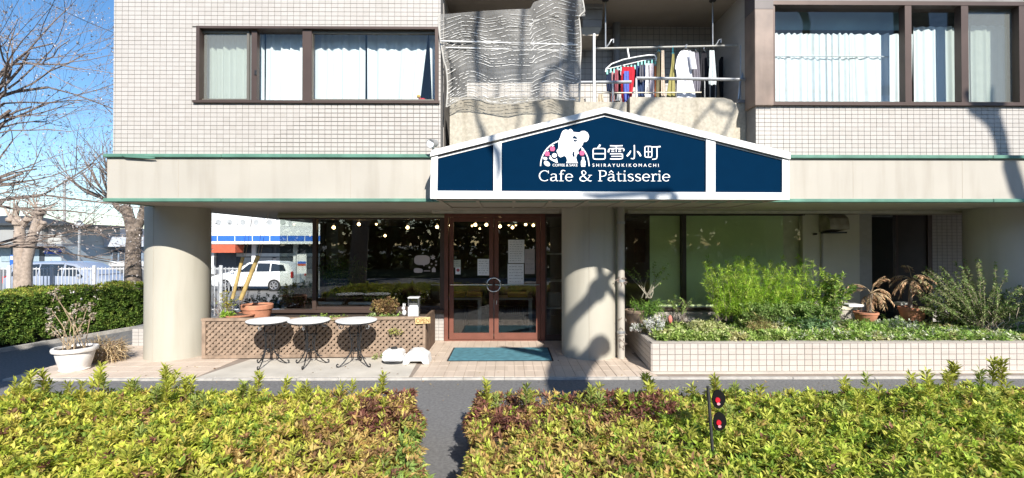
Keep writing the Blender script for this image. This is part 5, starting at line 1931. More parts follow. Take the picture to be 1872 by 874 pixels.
def c_left(x, y, n):
    c = pick(YGRN, n, .15)
    t = np.clip((x + 2.25) / 1.3, 0, 1) + .25 * hnoise(x, y, .9, 3)
    b = rng.uniform(0, 1, n) < np.clip(t, 0, .82)
    c[b] = pick(BRON, int(b.sum()), .15)
    m = (x > -1.35) & (y > 3.9) & (rng.uniform(0, 1, n) < .55 + .4 * hnoise(x, y, 1.5, 1))
    c[m] = pick(MARO, int(m.sum()))
    m = (x > -.85) & (y < 4.0) & (rng.uniform(0, 1, n) < .5)
    c[m] = pick([(.26, .36, .09), (.22, .33, .07)], int(m.sum()))
    m = rng.uniform(0, 1, n) < .05
    c[m] = pick(MARO + BRON, int(m.sum()))
    return c


GRN2 = [(.46, .53, .075), (.36, .47, .06), (.54, .56, .11), (.20, .30, .045), (.48, .46, .09)]


def c_right(x, y, n):
    c = pick(GRN2, n, .15)
    t = np.clip((1.9 - x) / 2.0, 0, 1) * .75 + .2 * hnoise(x, y, .8, 5)
    b = rng.uniform(0, 1, n) < np.clip(t, 0, .7)
    c[b] = pick(BRON, int(b.sum()), .15)
    m = (x < 1.5) & (y > 4.05) & (rng.uniform(0, 1, n) < .5 + .4 * hnoise(x, y, 1.5, 1))
    c[m] = pick(MARO, int(m.sum()))
    m = rng.uniform(0, 1, n) < .05
    c[m] = pick(MARO + BRON, int(m.sum()))
    return c


near_hedge('clipped yellow green hedge left of the asphalt gap with reddish leaves at its end', -5.6, -.203, 9400, 21, c_left)
near_hedge('clipped green and bronze hedge right of the asphalt gap', -.064, 5.6, 10800, 22, c_right, .585, .022)

# twin red reflector in the right hedge
yq = 3.5
tr_ = thing('reflector_stake', 'black stake with two red reflectors standing in the right hedge', 'reflector', at(1300, 790, yq))
obj('stake', MB().tube([at(1303, 830, yq), at(1294, 706, yq)], .012, 6), M['rubber'], tr_)
for (px, py) in ((1311, 729), (1313, 770)):
    pts = [P2(px + 14 * math.cos(R(a)) * (1 if math.cos(R(a)) > 0 else .7), py + 17 * math.sin(R(a)), yq) for a in range(0, 360, 20)]
    pl = obj('plate', MB().prism(pts, yq - .012, yq), pm('matt_black', (.008, .008, .008), .9, spec=.1), tr_)
    obj('red_lens', MB().prism([P2(px - 1 + 4.4 * math.cos(R(a)), py + 1 + 4.8 * math.sin(R(a)), yq) for a in range(0, 360, 30)], yq - .022, yq - .0125), pm('red_lens', (.5, .015, .03), .3, .1), pl)
    obj('pale_lens', MB().prism([P2(px + 0 + 3.2 * math.cos(R(a)), py + 7.5 + 2.4 * math.sin(R(a)), yq) for a in range(0, 360, 30)], yq - .026, yq - .0225), pm('pink_lens', (.5, .28, .32), .3, .1), pl)


# --- trees -----------------------------------------------------------------
def grow(mb, p, d, length, r, depth, q, twigs, spread=.55, up=.12, nseg=4, ratio=.74, kids=(2, 3), sag=0.0):
    """a limb that wanders, tapers and divides"""
    pts, rad = [Vector(p)], [r]
    d = Vector(d).normalized()
    for s in range(nseg):
        d = (d + Vector((q.gauss(0, .14), q.gauss(0, .14), q.gauss(0, .12) + up - sag * s / nseg))).normalized()
        pts.append(pts[-1] + d * (length / nseg))
        rad.append(r * (1 - .5 * (s + 1) / nseg))
    mb.tube(pts, rad, 7 if r > .05 else (5 if r > .012 else 3), cap=False)
    if depth == 0:
        twigs.append((pts[-1], d))
        return
    for k in range(q.randint(*kids)):
        i = q.randint(max(1, nseg - 3), nseg)
        a = Vector((q.gauss(0, 1), q.gauss(0, 1), q.gauss(0, .8)))
        a = (a - d * a.dot(d)).normalized()
        nd = (d + a * q.uniform(spread * .6, spread * 1.5)).normalized()
        grow(mb, pts[i], nd, length * q.uniform(ratio - .14, ratio + .1), rad[i] * q.uniform(.6, .8), depth - 1, q, twigs, spread, up, nseg, ratio, kids, sag)
    if depth > 1:
        twigs.append((pts[-1], d))


# big bare tree whose branches fill the sky on the left
q = random.Random(5)
bt = thing('bare_tree', 'large bare tree with pale buds reaching in from the left against the sky', 'tree', (-11.3, 9.4, 0))
tb = MB()
tb.tube([(-11.3, 9.4, -.1), (-11.3, 9.4, 1.2), (-11.25, 9.35, 2.6), (-11.2, 9.3, 4.2)], [.30, .25, .22, .18], 12)
obj('trunk', tb, M['bark'], bt, smooth=True)
cr, tw = MB(), []
for (z0, d0, ln, r0) in ((1.9, (1, -.05, .30), 1.8, .05), (2.5, (1, .12, .45), 1.9, .055), (3.0, (1, -.15, .20), 1.7, .045), (3.4, (1, .1, .65), 1.9, .055), (3.9, (1, -.1, .40), 1.9, .05), (4.1, (.8, .1, 1.0), 2.1, .06), (2.2, (1, .2, .05), 2.0, .04), (4.2, (.6, -.3, 1.3), 2.2, .055), (1.6, (1, .1, .15), 1.5, .05), (2.8, (1, .3, .3), 1.8, .04), (3.6, (1, -.3, .5), 1.8, .045), (4.1, (1, .2, .9), 2.0, .05), (3.3, (1, 0, .05), 1.7, .035), (4.2, (.9, .3, .7), 2.1, .05)):
    grow(cr, (-11.23, 9.33, z0), d0, ln, r0, 6, q, tw, spread=.50, up=.03, nseg=4, ratio=.78, kids=(2, 3), sag=.02)
obj('crown', cr, M['darktwig'], bt)
n = len(tw)
rng = np.random.default_rng(31)
P = np.array([t[0][:] for t in tw]); D = np.array([t[1][:] for t in tw])
idx = rng.integers(0, n, int(n * 2.6))
leaves('buds', P[idx] + rng.normal(0, .008, (len(idx), 3)), D[idx] + rng.normal(0, .5, (len(idx), 3)), rng.uniform(.022, .05, len(idx)), .020, pick([(.50, .45, .43), (.40, .34, .32), (.62, .57, .55)], len(idx)), bt, LEAFDRY, simple=True)

# roadside tree left of the pillar with whippy shoots
q = random.Random(9)
ty = 12.6
bx = X(243, ty)
rt_ = thing('roadside_tree', 'lopped tree with a knobby grey trunk and whippy shoots beside the left pillar', 'tree', (bx, ty, -.2))
tb = MB()
tb.tube([(bx, ty, -.3), at(244, 520, ty), at(243, 470, ty), at(245, 430, ty), at(238, 405, ty), at(232, 383, ty)], [.24, .20, .175, .165, .13, .12], 12)
tb.tube([at(245, 432, ty), at(256, 405, ty), at(262, 380, ty), at(268, 350, ty)], [.13, .10, .085, .07], 9)
tb.tube([at(240, 408, ty), at(228, 388, ty), at(214, 378, ty), at(205, 366, ty)], [.10, .09, .07, .05], 9)
for px, py, r_ in ((230, 382, .15), (246, 425, .18), (207, 366, .08), (266, 366, .10)):
    tb.ball(at(px, py, ty), r_, 10, 1, 1, .8)
obj('trunk', tb, M['bark'], rt_, smooth=True)
cr, tw2 = MB(), []
for px, py, dx, dz in ((205, 366, -.5, .9), (210, 368, -.2, 1), (230, 378, -.35, 1), (232, 378, 0, 1), (207, 366, -.8, .6), (236, 378, .15, 1), (215, 374, -.6, .4), (226, 384, -.7, .5), (268, 352, .1, 1), (200, 368, -1, .35)):
    grow(cr, at(px, py, ty), (dx, q.uniform(-.3, .3), dz), q.uniform(1.0, 1.5), .032, 3, q, tw2, spread=.42, up=.10, nseg=4, ratio=.72, kids=(2, 3))
obj('crown', cr, M['darktwig'], rt_)
P = np.array([t[0][:] for t in tw2]); D = np.array([t[1][:] for t in tw2])
idx = rng.integers(0, len(P), len(P) * 2)
leaves('buds', P[idx] + rng.normal(0, .015, (len(idx), 3)), D[idx] + rng.normal(0, .5, (len(idx), 3)), rng.uniform(.02, .035, len(idx)), .014, pick([(.46, .40, .38), (.36, .30, .28)], len(idx)), rt_, LEAFDRY, simple=True)

# pollarded two-stem tree behind the picket fence
ty = 15.2
bx = X(42, ty)
pt_ = thing('pollarded_tree', 'pale pollarded tree with two forked stems behind the picket fence', 'tree', (bx, ty, -.4))
tb = MB()
tb.tube([at(38, 545, ty), at(38, 480, ty), at(36, 440, ty), at(36, 415, ty), at(30, 398, ty)], [.19, .17, .155, .13, .12], 10)
tb.tube([at(46, 545, ty), at(48, 480, ty), at(58, 440, ty), at(68, 405, ty), at(74, 382, ty)], [.17, .15, .14, .12, .11], 10)
tb.tube([at(37, 420, ty), at(48, 404, ty), at(60, 400, ty)], [.09, .08, .06], 8)
tb.tube([at(60, 432, ty), at(80, 410, ty)], [.07, .06], 8)
for px, py, r_ in ((36, 408, .19), (72, 388, .18), (20, 402, .14), (50, 402, .12), (80, 408, .09)):
    tb.ball(at(px, py, ty), r_, 9, 1, 1, .8)
obj('trunk', tb, pm('pale_bark', (.36, .29, .235), .95, .25, 12, .8), pt_, smooth=True)
cr, tw3 = MB(), []
for k in range(18):
    px, py = q.choice(((36, 408), (72, 386), (20, 402), (50, 402), (30, 398), (80, 408)))
    grow(cr, at(px, py, ty), (q.uniform(-1, 1), q.uniform(-.4, .4), q.uniform(.3, 1)), q.uniform(.25, .8), .035, 1, q, tw3, spread=.5, up=.08, nseg=3, kids=(1, 2))
obj('crown', cr, MATS['pale_bark'], pt_)


# street trees behind the viewer: they throw the branch shadows on pavement, pillar and sign
TY = -1.6


def lift(v):
    t = v.y - TY
    return Vector((v.x + .31 * t, TY, v.z + .70 * t))


def sg(px, py, z=PZ): return lift(gr(px, py, z))
def sa(px, py, Y): return lift(at(px, py, Y))


def wob(pts, amp=.10, seed=1):
    """give the limbs depth: shift along the light, which leaves their shadow where it falls"""
    qq = random.Random(seed)
    out, s = [], 0
    for i, p in enumerate(pts):
        out.append(p + SUN * s)
        s += qq.uniform(-amp, amp)
    return out


A_ = thing('shadow_tree', 'unseen tree added for shadow, its drooping bough shading the door mat and middle pillar', 'tree', (14.6, TY, 0))  # added out of view, bough bent so its shadow lands on mat and pillar
yk1 = YC - RC
tb = MB()
arm = [Vector((14.6, TY, -.05)), Vector((14.5, TY, 3.0)), Vector((14.2, TY, 6.2)), Vector((13.2, TY, 7.3)), sa(1880, 606, 7.75), sa(1700, 600, 7.9), sa(1520, 606, 8.0), sa(1340, 600, 8.0), sa(1200, 590, 8.0), sa(1145, 545, 7.95), sa(1112, 520, yk1), sa(1090, 533, yk1), sa(1075, 552, yk1), sa(1052, 573, yk1), sa(1036, 590, yk1 + .05), sg(1034, 668)]
tb.tube(arm, [.46, .40, .30, .20, .09, .05, .045, .045, .045, .05, .08, .13, .115, .12, .15, .20], 12)
top = sg(1030, 664)
tb.tube([sg(1031, 652), sg(1036, 684), sg(1042, 703), sg(1044, 728, 0), sg(1044, 745, 0)], [.18, .27, .29, .30, .34], 14)
crown_y = [Vector((14.2, TY, 6.2)), Vector((14.0, TY, 10.5)), Vector((12.6, TY, 13.2)), Vector((10.2, TY, 14.2)), sa(1340, -60, YP), sa(1190, -50, YP), sa(1040, -40, YP), sa(880, -45, YP), sa(800, -60, YP)]
tb.tube(crown_y, [.30, .25, .22, .18, .14, .12, .11, .08, .04], 10)
obj('trunk', tb, M['bark'], A_, smooth=True)
lb = MB()
lb.tube(wob([top, sg(1008, 653), sg(985, 647), sg(950, 640.5), sg(916, 634.5)], .15, 2), [.20, .16, .14, .11, .05], 9)
lb.tube(wob([top, sg(1018, 648), sg(1004, 641), sg(975, 636)], .15, 3), [.12, .08, .06, .03], 8)
lb.tube(wob([sa(1090, 533, yk1), sa(1108, 512, yk1), sa(1127, 492, yk1 + .1)], .1, 4), [.13, .07, .05], 10)
lb.ball(sa(1093, 530, yk1), .17, 10, 1, .8, 1.1)
lb.tube(wob([sa(1093, 530, yk1), sa(1098, 507, yk1), sa(1092, 482, yk1)], .1, 5), [.07, .05, .04], 7)
lb.tube(wob([sa(1093, 530, yk1), sa(1106, 500, yk1), sa(1099, 483, yk1)], .1, 6), [.05, .03, .03], 7)
lb.tube(wob([sg(1046, 690), sg(1062, 668), sa(1086, 645, yk1), sa(1101, 628, yk1)], .1, 7), [.18, .16, .15, .13], 9)
lb.ball(sa(1099, 632, yk1), .20, 9, 1.1, .8, .8)
lb.tube([sa(1100, 628, yk1), sa(1103, 612, yk1)], [.07, .03], 6)
# unseen twigs placed to throw shadows on the balcony and the sign's white frame
for pts, rr_ in (([sa(1042, -40, YP), sa(1034, 60, YP), sa(1030, 150, YP), sa(1035, 184, YP), sa(1040, 205, YP), sa(1041, 222, YS)], [.10, .085, .075, .10, .115, .12]),
                 ([sa(1031, 150, YP), sa(1020, 166, YP), sa(1024, 190, YP)], [.04, .04, .05]),
                 ([sa(1033, 120, YP), sa(1050, 160, YP), sa(1046, 190, YP)], [.04, .04, .05]),
                 ([sa(1031, 140, YP), sa(990, 160, YP), sa(978, 186, YP), sa(987, 205, YP), sa(999, 228, YS)], [.05, .045, .05, .08, .05]),
                 ([sa(960, -40, YP), sa(945, 80, YP), sa(940, 180, YP), sa(950, 215, YP), sa(956, 236, YS)], [.04, .03, .022, .018, .012]),
                 ([sa(880, -45, YP), sa(862, 100, YP), sa(872, 215, YP), sa(884, 245, YP), sa(896, 264, YS), sa(909, 285, YS), sa(911, 312, YS), sa(907, 335, YS)], [.07, .045, .03, .05, .05, .055, .04, .015]),
                 ([sa(1100, -45, YP), sa(1118, 100, YP), sa(1124, 185, YP), sa(1131, 203, YS), sa(1135, 209, YS)], [.06, .05, .045, .05, .04]),
                 ([sa(1118, 100, YP), sa(1142, 180, YP), sa(1150, 207, YS), sa(1153, 212, YS)], [.04, .04, .045, .03]),
                 ([sa(1240, -55, YP), sa(1222, 100, YP), sa(1200, 178, YP), sa(1180, 192, YP), sa(1168, 207, YP), sa(1166, 217, YS)], [.07, .06, .055, .06, .06, .05]),
                 ([sa(1340, -60, YP), sa(1352, 80, YP), sa(1343, 180, YP), sa(1342, 203, YP), sa(1338, 212, YP), sa(1312, 211, YP), sa(1300, 200, YP), sa(1301, 190, YP), sa(1312, 184, YP), sa(1330, 190, YP), sa(1341, 203, YP)], [.05, .035, .03, .03, .03, .03, .028, .026, .026, .026, .026]),  # twig looped so its shadow draws a ring on the parapet
                 ([sa(1300, 195, YP), sa(1270, 228, YP), sa(1278, 242, YS), sa(1265, 240, YS)], [.025, .02, .03, .015]),
                 ([sa(1342, 200, YP), sa(1322, 246, YP), sa(1328, 255, YS), sa(1318, 254, YS)], [.025, .025, .04, .02]),
                 # twigs off the arm, placed to shadow the lower rail of the sign
                 ([sa(1127, 492, yk1 + .1), sa(1120, 480, yk1 + .05), sa(1095, 362, YS), sa(1060, 358, YS)], [.04, .05, .05, .02])):
    lb.tube(wob(pts, .10, len(pts)), rr_, 7)
obj('crown', lb, M['bark'], A_, smooth=True)

Bt = thing('shadow_tree', 'street tree whose heavy limb shadow falls on the tiles under the right upstairs window', 'tree', (11.9, TY, 0))
tb = MB()
y2 = YW
p0 = [Vector((11.9, TY, -.05)), Vector((11.6, TY, 3.0)), sa(1885, 560, 7.9), sa(1882, 470, 7.95), sa(1872, 372, YF), sa(1858, 340, YF), sa(1846, 300, YF)]
tb.tube(p0, [.38, .34, .28, .22, .13, .12, .115], 12)
obj('trunk', tb, M['bark'], Bt, smooth=True)
lb = MB()
lb.tube([sa(1846, 300, YF), sa(1834, 283, y2), sa(1828, 250, y2), sa(1818, 222, y2), sa(1802, 205, y2), sa(1780, 196, y2), sa(1762, 170, y2)], [.115, .11, .105, .12, .13, .10, .05], 10)
lb.tube([sa(1815, 215, y2), sa(1822, 195, y2), sa(1826, 150, y2)], [.10, .07, .03], 8)
for pts, rr_ in (([sa(1882, 470, 7.95), sa(1845, 500, 7.95), sa(1820, 560, 8.0)], [.2, .2, .16]), ([sa(1885, 560, 7.9), sa(1850, 590, 7.9), sa(1800, 640, 7.9)], [.25, .22, .15]), ([sa(1882, 480, 7.95), sa(1870, 520, 7.9), sa(1840, 610, 7.9)], [.25, .25, .2])):
    lb.tube(wob(pts, .1, 8), rr_, 8)
obj('crown', lb, M['bark'], Bt, smooth=True)

Ct = thing('shadow_tree', 'street tree whose broad shadow darkens the side path at the left', 'tree', (-6.6, TY, 0))
tb = MB()
tb.tube([Vector((-6.6, TY, -.05)), Vector((-6.4, TY, 3.0)), sg(20, 700, 0), sg(40, 678, 0), sg(60, 660, 0)], [.4, .36, .34, .36, .33], 12)
obj('trunk', tb, M['bark'], Ct, smooth=True)
lb = MB()
for pts, rr_ in (([sg(60, 660, 0), sg(90, 656, 0), sg(150, 640, 0)], [.14, .10, .03]), ([sg(60, 662, 0), sg(60, 645, 0), sg(75, 632, 0)], [.33, .26, .12]), ([sg(40, 676, 0), sg(10, 650, 0), sg(-30, 630, 0)], [.26, .24, .2]), ([sg(70, 650, 0), sg(100, 640, 0), sg(118, 630, 0)], [.12, .08, .03])):
    lb.tube(wob(pts, .1, 9), rr_, 8)
obj('crown', lb, M['bark'], Ct, smooth=True)

# far wood and bushes of the park across the road (they show in the shop glass)
rng = np.random.default_rng(77)
Pn, Cn, Ln = [], [], []
tk_ = MB()
for k in range(44):
    cx, cy = -64 + k * 2.9 + rng.uniform(-1.2, 1.2), rng.uniform(-25, -15.5)
    hgt = rng.uniform(7.0, 10.5)
    tk_.tube([(cx, cy, 0), (cx + .1, cy, hgt * .6)], [.25, .12], 6)
    m = 420
    u = rng.normal(0, 1, (m, 3)); u /= np.linalg.norm(u, axis=1, keepdims=True)
    rr2 = rng.uniform(.45, 1, (m, 1)) ** .5
    sc = np.array([2.6, 2.6, hgt * .40])
    lump = 1 + .22 * np.sin(u[:, :1] * 5 + k) * np.cos(u[:, 2:] * 6)
    Pn.append(np.array([cx, cy, hgt * .62]) + u * rr2 * sc * lump)
    Cn.append(pick([(.03, .055, .02), (.045, .075, .02), (.06, .08, .025), (.09, .085, .03)], m)); Ln.append(rng.uniform(.6, 1.1, m))
m = 9000
Pn.append(np.stack([rng.uniform(-62, 62, m), rng.uniform(-24, -16.5, m), rng.uniform(0, 1, m) ** 1.4 * 3.6], 1))
Cn.append(pick([(.05, .08, .02), (.08, .10, .025), (.10, .11, .03), (.035, .05, .015)], m)); Ln.append(rng.uniform(.6, 1.1, m))
P = np.concatenate(Pn)
leaves('park_wood', P, rng.normal(0, 1, P.shape), np.concatenate(Ln), .6, np.concatenate(Cn), None, simple=True, kind='stuff', label='dark evergreen wood of the park across the road', cat='trees')
obj('park_trunks', tk_, M['bark'], kind='stuff', label='trunks of the park wood across the road', cat='trees')
# ------------------------------------------------------------------ left side: dark hedge, path edge, fence
rng = np.random.default_rng(41)
H0, H1 = Vector((-10.6, 7.4, 0)), Vector((-8.95, 12.0, 0))
hd_ = thing('side_hedge', 'dark green clipped hedge along the side path at the left', 'hedge', (H0 + H1) / 2)
dv = (H1 - H0); hl = dv.length; dv.normalize(); nv = Vector((dv.y, -dv.x, 0))      # nv points to the path
n = 7000
s = rng.uniform(0, hl, n); w = rng.uniform(0, 1, n)
face = rng.uniform(0, 1, n) < .55
hz = 1.02 + .05 * hnoise(s, s * 0 + 1, 1.0)
off = np.where(face, .0 - np.abs(rng.normal(0, .05, n)), -rng.uniform(0, 1.4, n))
z = np.where(face, rng.uniform(.05, 1, n) * hz, hz - np.abs(rng.normal(0, .05, n)))
off = off + .06 * hnoise(s, z, 1.2)
P = np.stack([H0.x + dv.x * s + nv.x * off, H0.y + dv.y * s + nv.y * off, z], 1)
A = np.where(face[:, None], np.array([[nv.x, nv.y, .55]]), np.array([[0, 0, 1.]])) + rng.normal(0, .4, (n, 3))
top_ = ~face
C = pick([(.15, .26, .045), (.20, .31, .06), (.10, .17, .04), (.26, .34, .07)], n)
C[top_] = pick([(.27, .34, .05), (.35, .38, .06), (.16, .24, .045), (.42, .38, .08)], int(top_.sum()))  # top leaves coloured lighter, the light on the hedge top put into their colour
leafy('foliage', hd_, P, A, 7, .062, .026, C, kind='stuff')
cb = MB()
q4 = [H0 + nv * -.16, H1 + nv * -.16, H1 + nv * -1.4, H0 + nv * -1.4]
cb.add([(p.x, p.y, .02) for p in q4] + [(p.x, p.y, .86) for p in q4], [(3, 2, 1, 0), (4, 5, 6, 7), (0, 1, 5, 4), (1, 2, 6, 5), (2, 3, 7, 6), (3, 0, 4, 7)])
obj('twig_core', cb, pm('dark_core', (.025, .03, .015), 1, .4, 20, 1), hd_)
k0 = Vector((-10.0, 7.2, 0)); k1 = Vector((-8.55, 12.4, 0))
kd = (k1 - k0).normalized(); kn = Vector((kd.y, -kd.x, 0))
kb_ = obj('path_kerb', MB().add([tuple(k0 + Vector((0, 0, -.05))), tuple(k1 + Vector((0, 0, -.05))), tuple(k1 - kn * .10 + Vector((0, 0, -.05))), tuple(k0 - kn * .10 + Vector((0, 0, -.05)))] + [tuple(k0 + Vector((0, 0, .07))), tuple(k1 + Vector((0, 0, .07))), tuple(k1 - kn * .10 + Vector((0, 0, .07))), tuple(k0 - kn * .10 + Vector((0, 0, .07)))],
              [(3, 2, 1, 0), (4, 5, 6, 7), (0, 1, 5, 4), (1, 2, 6, 5), (2, 3, 7, 6), (3, 0, 4, 7)]), M['kerb'], kind='structure')
# fence of white pickets
yf = 16.4
GZ = -.46
fx0, fx1 = X(-60, yf), X(436, yf)
fn_ = thing('picket_fence', 'white metal picket fence in front of the parked cars', 'fence', ((fx0 + fx1) / 2, yf, GZ))
zf = Z(488, yf)
pkm = MB().box(-.010, .010, -.010, .010, GZ, zf)
p0_ = None
npk = int((fx1 - fx0) / .125)
fm = pm('fence_white', (.55, .56, .57), .5, .06, 3)
for i in range(npk):
    x = fx0 + i * .125
    if p0_ is None:
        o = obj('picket', pkm, fm, fn_, loc=(x, yf, 0), local=True); p0_ = o.data
    else:
        obj('picket', None, None, fn_, mesh=p0_, loc=(x, yf, 0))
for z in (zf - .08, GZ + .2):
    obj('rail', MB().box(fx0, fx1, yf + .013, yf + .045, z, z + .04), fm, fn_)
for i in range(6):
    x = X(20, yf) + i * 1.45
    obj('post', MB().box(x - .05, x + .05, yf - .075, yf - .014, GZ, zf + .06, .008), fm, fn_)


# cars -------------------------------------------------------------------------
def car(label, cx, cy, L, H, face, paint, stations, glass, whl, name='parked_car'):
    """body lofted from stations (t along the length from the nose, low, belt, roof, half width low, belt, roof)"""
    T = thing(name, label, 'car', (cx, cy, GZ), 'cars parked behind the fence')
    def PX(t): return cx + face * (.5 - t) * L
    rings, fs = [], []
    for (t, zl, zb2, zr, wl_, wb_, wr_) in stations:
        x = PX(t)
        rings += [(x, cy - wl_ * .93, GZ + zl), (x, cy - wl_, GZ + zl + .12), (x, cy - wb_, GZ + (zl + zb2) / 2 + .1), (x, cy - wb_ * .985, GZ + zb2), (x, cy - wr_, GZ + zr - .03 * (zr > zb2)), (x, cy - wr_ * .8, GZ + zr),
                  (x, cy + wr_ * .8, GZ + zr), (x, cy + wr_, GZ + zr - .03 * (zr > zb2)), (x, cy + wb_ * .985, GZ + zb2), (x, cy + wb_, GZ + (zl + zb2) / 2 + .1), (x, cy + wl_, GZ + zl + .12), (x, cy + wl_ * .93, GZ + zl)]
    ns_ = len(stations)
    for i in range(ns_ - 1):
        for j in range(12):
            a, b = i * 12 + j, i * 12 + (j + 1) % 12
            fs.append((a, b, b + 12, a + 12))
    fs += [tuple(range(12)), tuple(range(ns_ * 12 - 1, ns_ * 12 - 13, -1))]
    obj('body', MB().add(rings, fs), paint, T, smooth=True)

    def side(t):
        for a, b in zip(stations, stations[1:]):
            if a[0] <= t <= b[0]:
                k = (t - a[0]) / (b[0] - a[0])
                return [a[i] + (b[i] - a[i]) * k for i in range(7)]
        return stations[-1]
    for g in glass:
        for sgn in (-1, 1):
            vs = []
            for (t, h) in g:
                s_ = side(t)
                wy = s_[5] * .985 + (s_[6] - s_[5] * .985) * h
                vs.append((PX(t), cy + sgn * (wy + .012), GZ + s_[2] + (s_[3] - s_[2]) * h))
            obj('side_window', MB().add(vs, [tuple(range(len(vs)))]), M['carglass'], T)
    # windscreen
    ws = [s for s in stations if s[3] > s[2] + .1]
    i0 = stations.index(ws[0])
    a, b = stations[i0 - 1], stations[i0]
    xa_, xb_ = PX(a[0]) + face * .01, PX(b[0]) + face * .012
    obj('windscreen', MB().add([(xa_ - face * .03, cy - a[6] * .9, GZ + a[3] + .035), (xa_ - face * .03, cy + a[6] * .9, GZ + a[3] + .035), (xb_ + face * .03, cy + b[6] * .86, GZ + b[3] - .05), (xb_ + face * .03, cy - b[6] * .86, GZ + b[3] - .05)], [(0, 1, 2, 3)]), M['carglass'], T)
    for t in whl:
        for sgn in (-1, 1):
            x = PX(t)
            yw_c = cy + sgn * (stations[2][4] - .06)
            q = MB().tube([(x, yw_c - .10, GZ + .32), (x, yw_c + .10, GZ + .32)], .32, 20)
            w_ = obj('wheel', q, M['tyre'], T, smooth=True)
            q = MB()
            yo_ = yw_c + sgn * .105
            for k in range(6):
                a = 2 * math.pi * k / 6
                q.tube([(x, yo_, GZ + .32), (x + .19 * math.cos(a), yo_, GZ + .32 + .19 * math.sin(a))], .03, 5)
            q.tube([(x + .2 * math.cos(a), yo_, GZ + .32 + .2 * math.sin(a)) for a in [2 * math.pi * k / 16 for k in range(17)]], .018, 5)
            obj('rim', q, M['rim'], w_)
    for sgn in (-1, 1):
        s_ = stations[1]
        obj('headlight', MB().box(PX(.012) - .0, PX(.07), cy + sgn * (s_[5] - .32), cy + sgn * (s_[5] + .008), GZ + s_[2] - .22, GZ + s_[2] - .06, .02), M['lampclear'], T)
        s_ = stations[-2]
        obj('tail_light', MB().box(PX(.985), PX(1.003), cy + sgn * (s_[5] - .22), cy + sgn * (s_[5] + .006), GZ + s_[2] - .25, GZ + s_[2] + .08, .02), M['lampred'], T)
        obj('mirror', MB().ball((PX(.30), cy + sgn * (stations[3][5] + .1), GZ + stations[4][2] + .08), .1, 8, 1, .8, .7), paint, T)
    obj('bumper', MB().box(PX(-.004), PX(.03), cy - stations[1][4] * .9, cy + stations[1][4] * .9, GZ + .25, GZ + .42, .03), M['rubber'], T)
    return T


ys_ = 25.6
suv = [(0, .32, .70, .72, .74, .76, .70), (.03, .28, .78, .80, .84, .86, .78), (.12, .26, .88, .92, .88, .90, .80), (.25, .26, .95, 1.02, .89, .91, .76), (.29, .26, .96, 1.05, .89, .91, .74), (.44, .26, .97, 1.50, .89, .91, .64), (.56, .26, .97, 1.56, .89, .91, .64), (.80, .26, .98, 1.54, .89, .91, .64), (.92, .28, .98, 1.45, .88, .90, .62), (.985, .32, .95, 1.06, .86, .88, .66), (1, .38, .80, .82, .80, .82, .70)]
xs_ = (X(400, ys_) + X(548, ys_)) / 2
car('white estate car parked behind the glass left of the cafe window', xs_, ys_, abs(X(548, ys_) - X(402, ys_)), 1.55, -1, M['carwhite'], suv,
    [[(.36, .12), (.46, .82), (.555, .85), (.555, .1)], [(.57, .1), (.57, .85), (.72, .85), (.73, .1)], [(.745, .1), (.735, .85), (.88, .78), (.93, .2)]], (.19, .79))
yv_ = 21.5
van = [(0, .34, .72, .74, .74, .78, .70), (.03, .28, .82, .86, .82, .84, .76), (.11, .26, .98, 1.02, .85, .87, .76), (.17, .26, 1.02, 1.10, .85, .87, .76), (.20, .26, 1.03, 1.14, .85, .87, .76), (.37, .26, 1.03, 1.62, .85, .87, .68), (.5, .26, 1.03, 1.70, .85, .87, .68), (.85, .26, 1.03, 1.69, .85, .87, .68), (.96, .28, 1.02, 1.62, .85, .87, .67), (.99, .3, 1.0, 1.1, .84, .86, .7), (1, .36, .85, .87, .80, .82, .72)]
xv_ = (X(42, yv_) + X(238, yv_)) / 2
car('blue grey minivan parked behind the picket fence at the left', xv_, yv_, X(238, yv_) - X(42, yv_), 1.7, 1, M['carblue'], van,
    [[(.28, .1), (.38, .8), (.46, .85), (.46, .1)], [(.475, .1), (.475, .86), (.68, .86), (.68, .1)], [(.695, .1), (.695, .86), (.90, .82), (.94, .1)]], (.19, .80))

# far buildings -------------------------------------------------------------------
yh = 46.0


def bbox(parent, name, px0, px1, py0, py1, y, dy, m, kind=None, bev=0):
    a, b = at(px0, py0, y), at(px1, py1, y)
    return obj(name, MB().box(a.x, b.x, y, y + dy, b.z, a.z, bev), m, parent)


hb = thing('grey_house', 'grey two tone shop building with a dark roof edge at the far left', 'building', at(40, 495, yh))
gb1, gb2 = pm('house_grey', (.30, .30, .29), .8, .06, .6, stain=.2), pm('house_blue', (.36, .42, .46), .7, .05, .6)
bbox(hb, 'upper_wall', -90, 76, 412, 448, yh, 8, gb1)
bbox(hb, 'upper_wall', 76.2, 112, 413, 448, yh + .6, 7, pm('house_grey_light', (.40, .40, .38), .8, .06, .6))
bbox(hb, 'ground_wall', -90, 112, 448.2, 520, yh + .7, 7, gb2)
bbox(hb, 'roof_edge', -92, 116, 408, 412, yh - .6, 9, pm('dark_roof', (.05, .055, .06), .6))
bbox(hb, 'awning', -90, 114, 446, 450, yh - .8, 1.4, pm('awning_grey', (.16, .17, .19), .6))
rp = MB()
a, b, c_ = at(-90, 408, yh), at(30, 408, yh), at(-40, 394, yh)
rp.add([(a.x, yh, a.z), (b.x, yh, b.z), (b.x, yh + 8, b.z), (a.x, yh + 8, a.z), (c_.x - 2, yh + 4, c_.z + .2), (c_.x + 1.5, yh + 4, c_.z + .2)], [(0, 1, 5, 4), (1, 2, 5), (2, 3, 4, 5), (3, 0, 4)])
obj('hip_roof', rp, MATS['dark_roof'], hb)
wdm = pm('far_window', (.05, .06, .075), .2, .1)
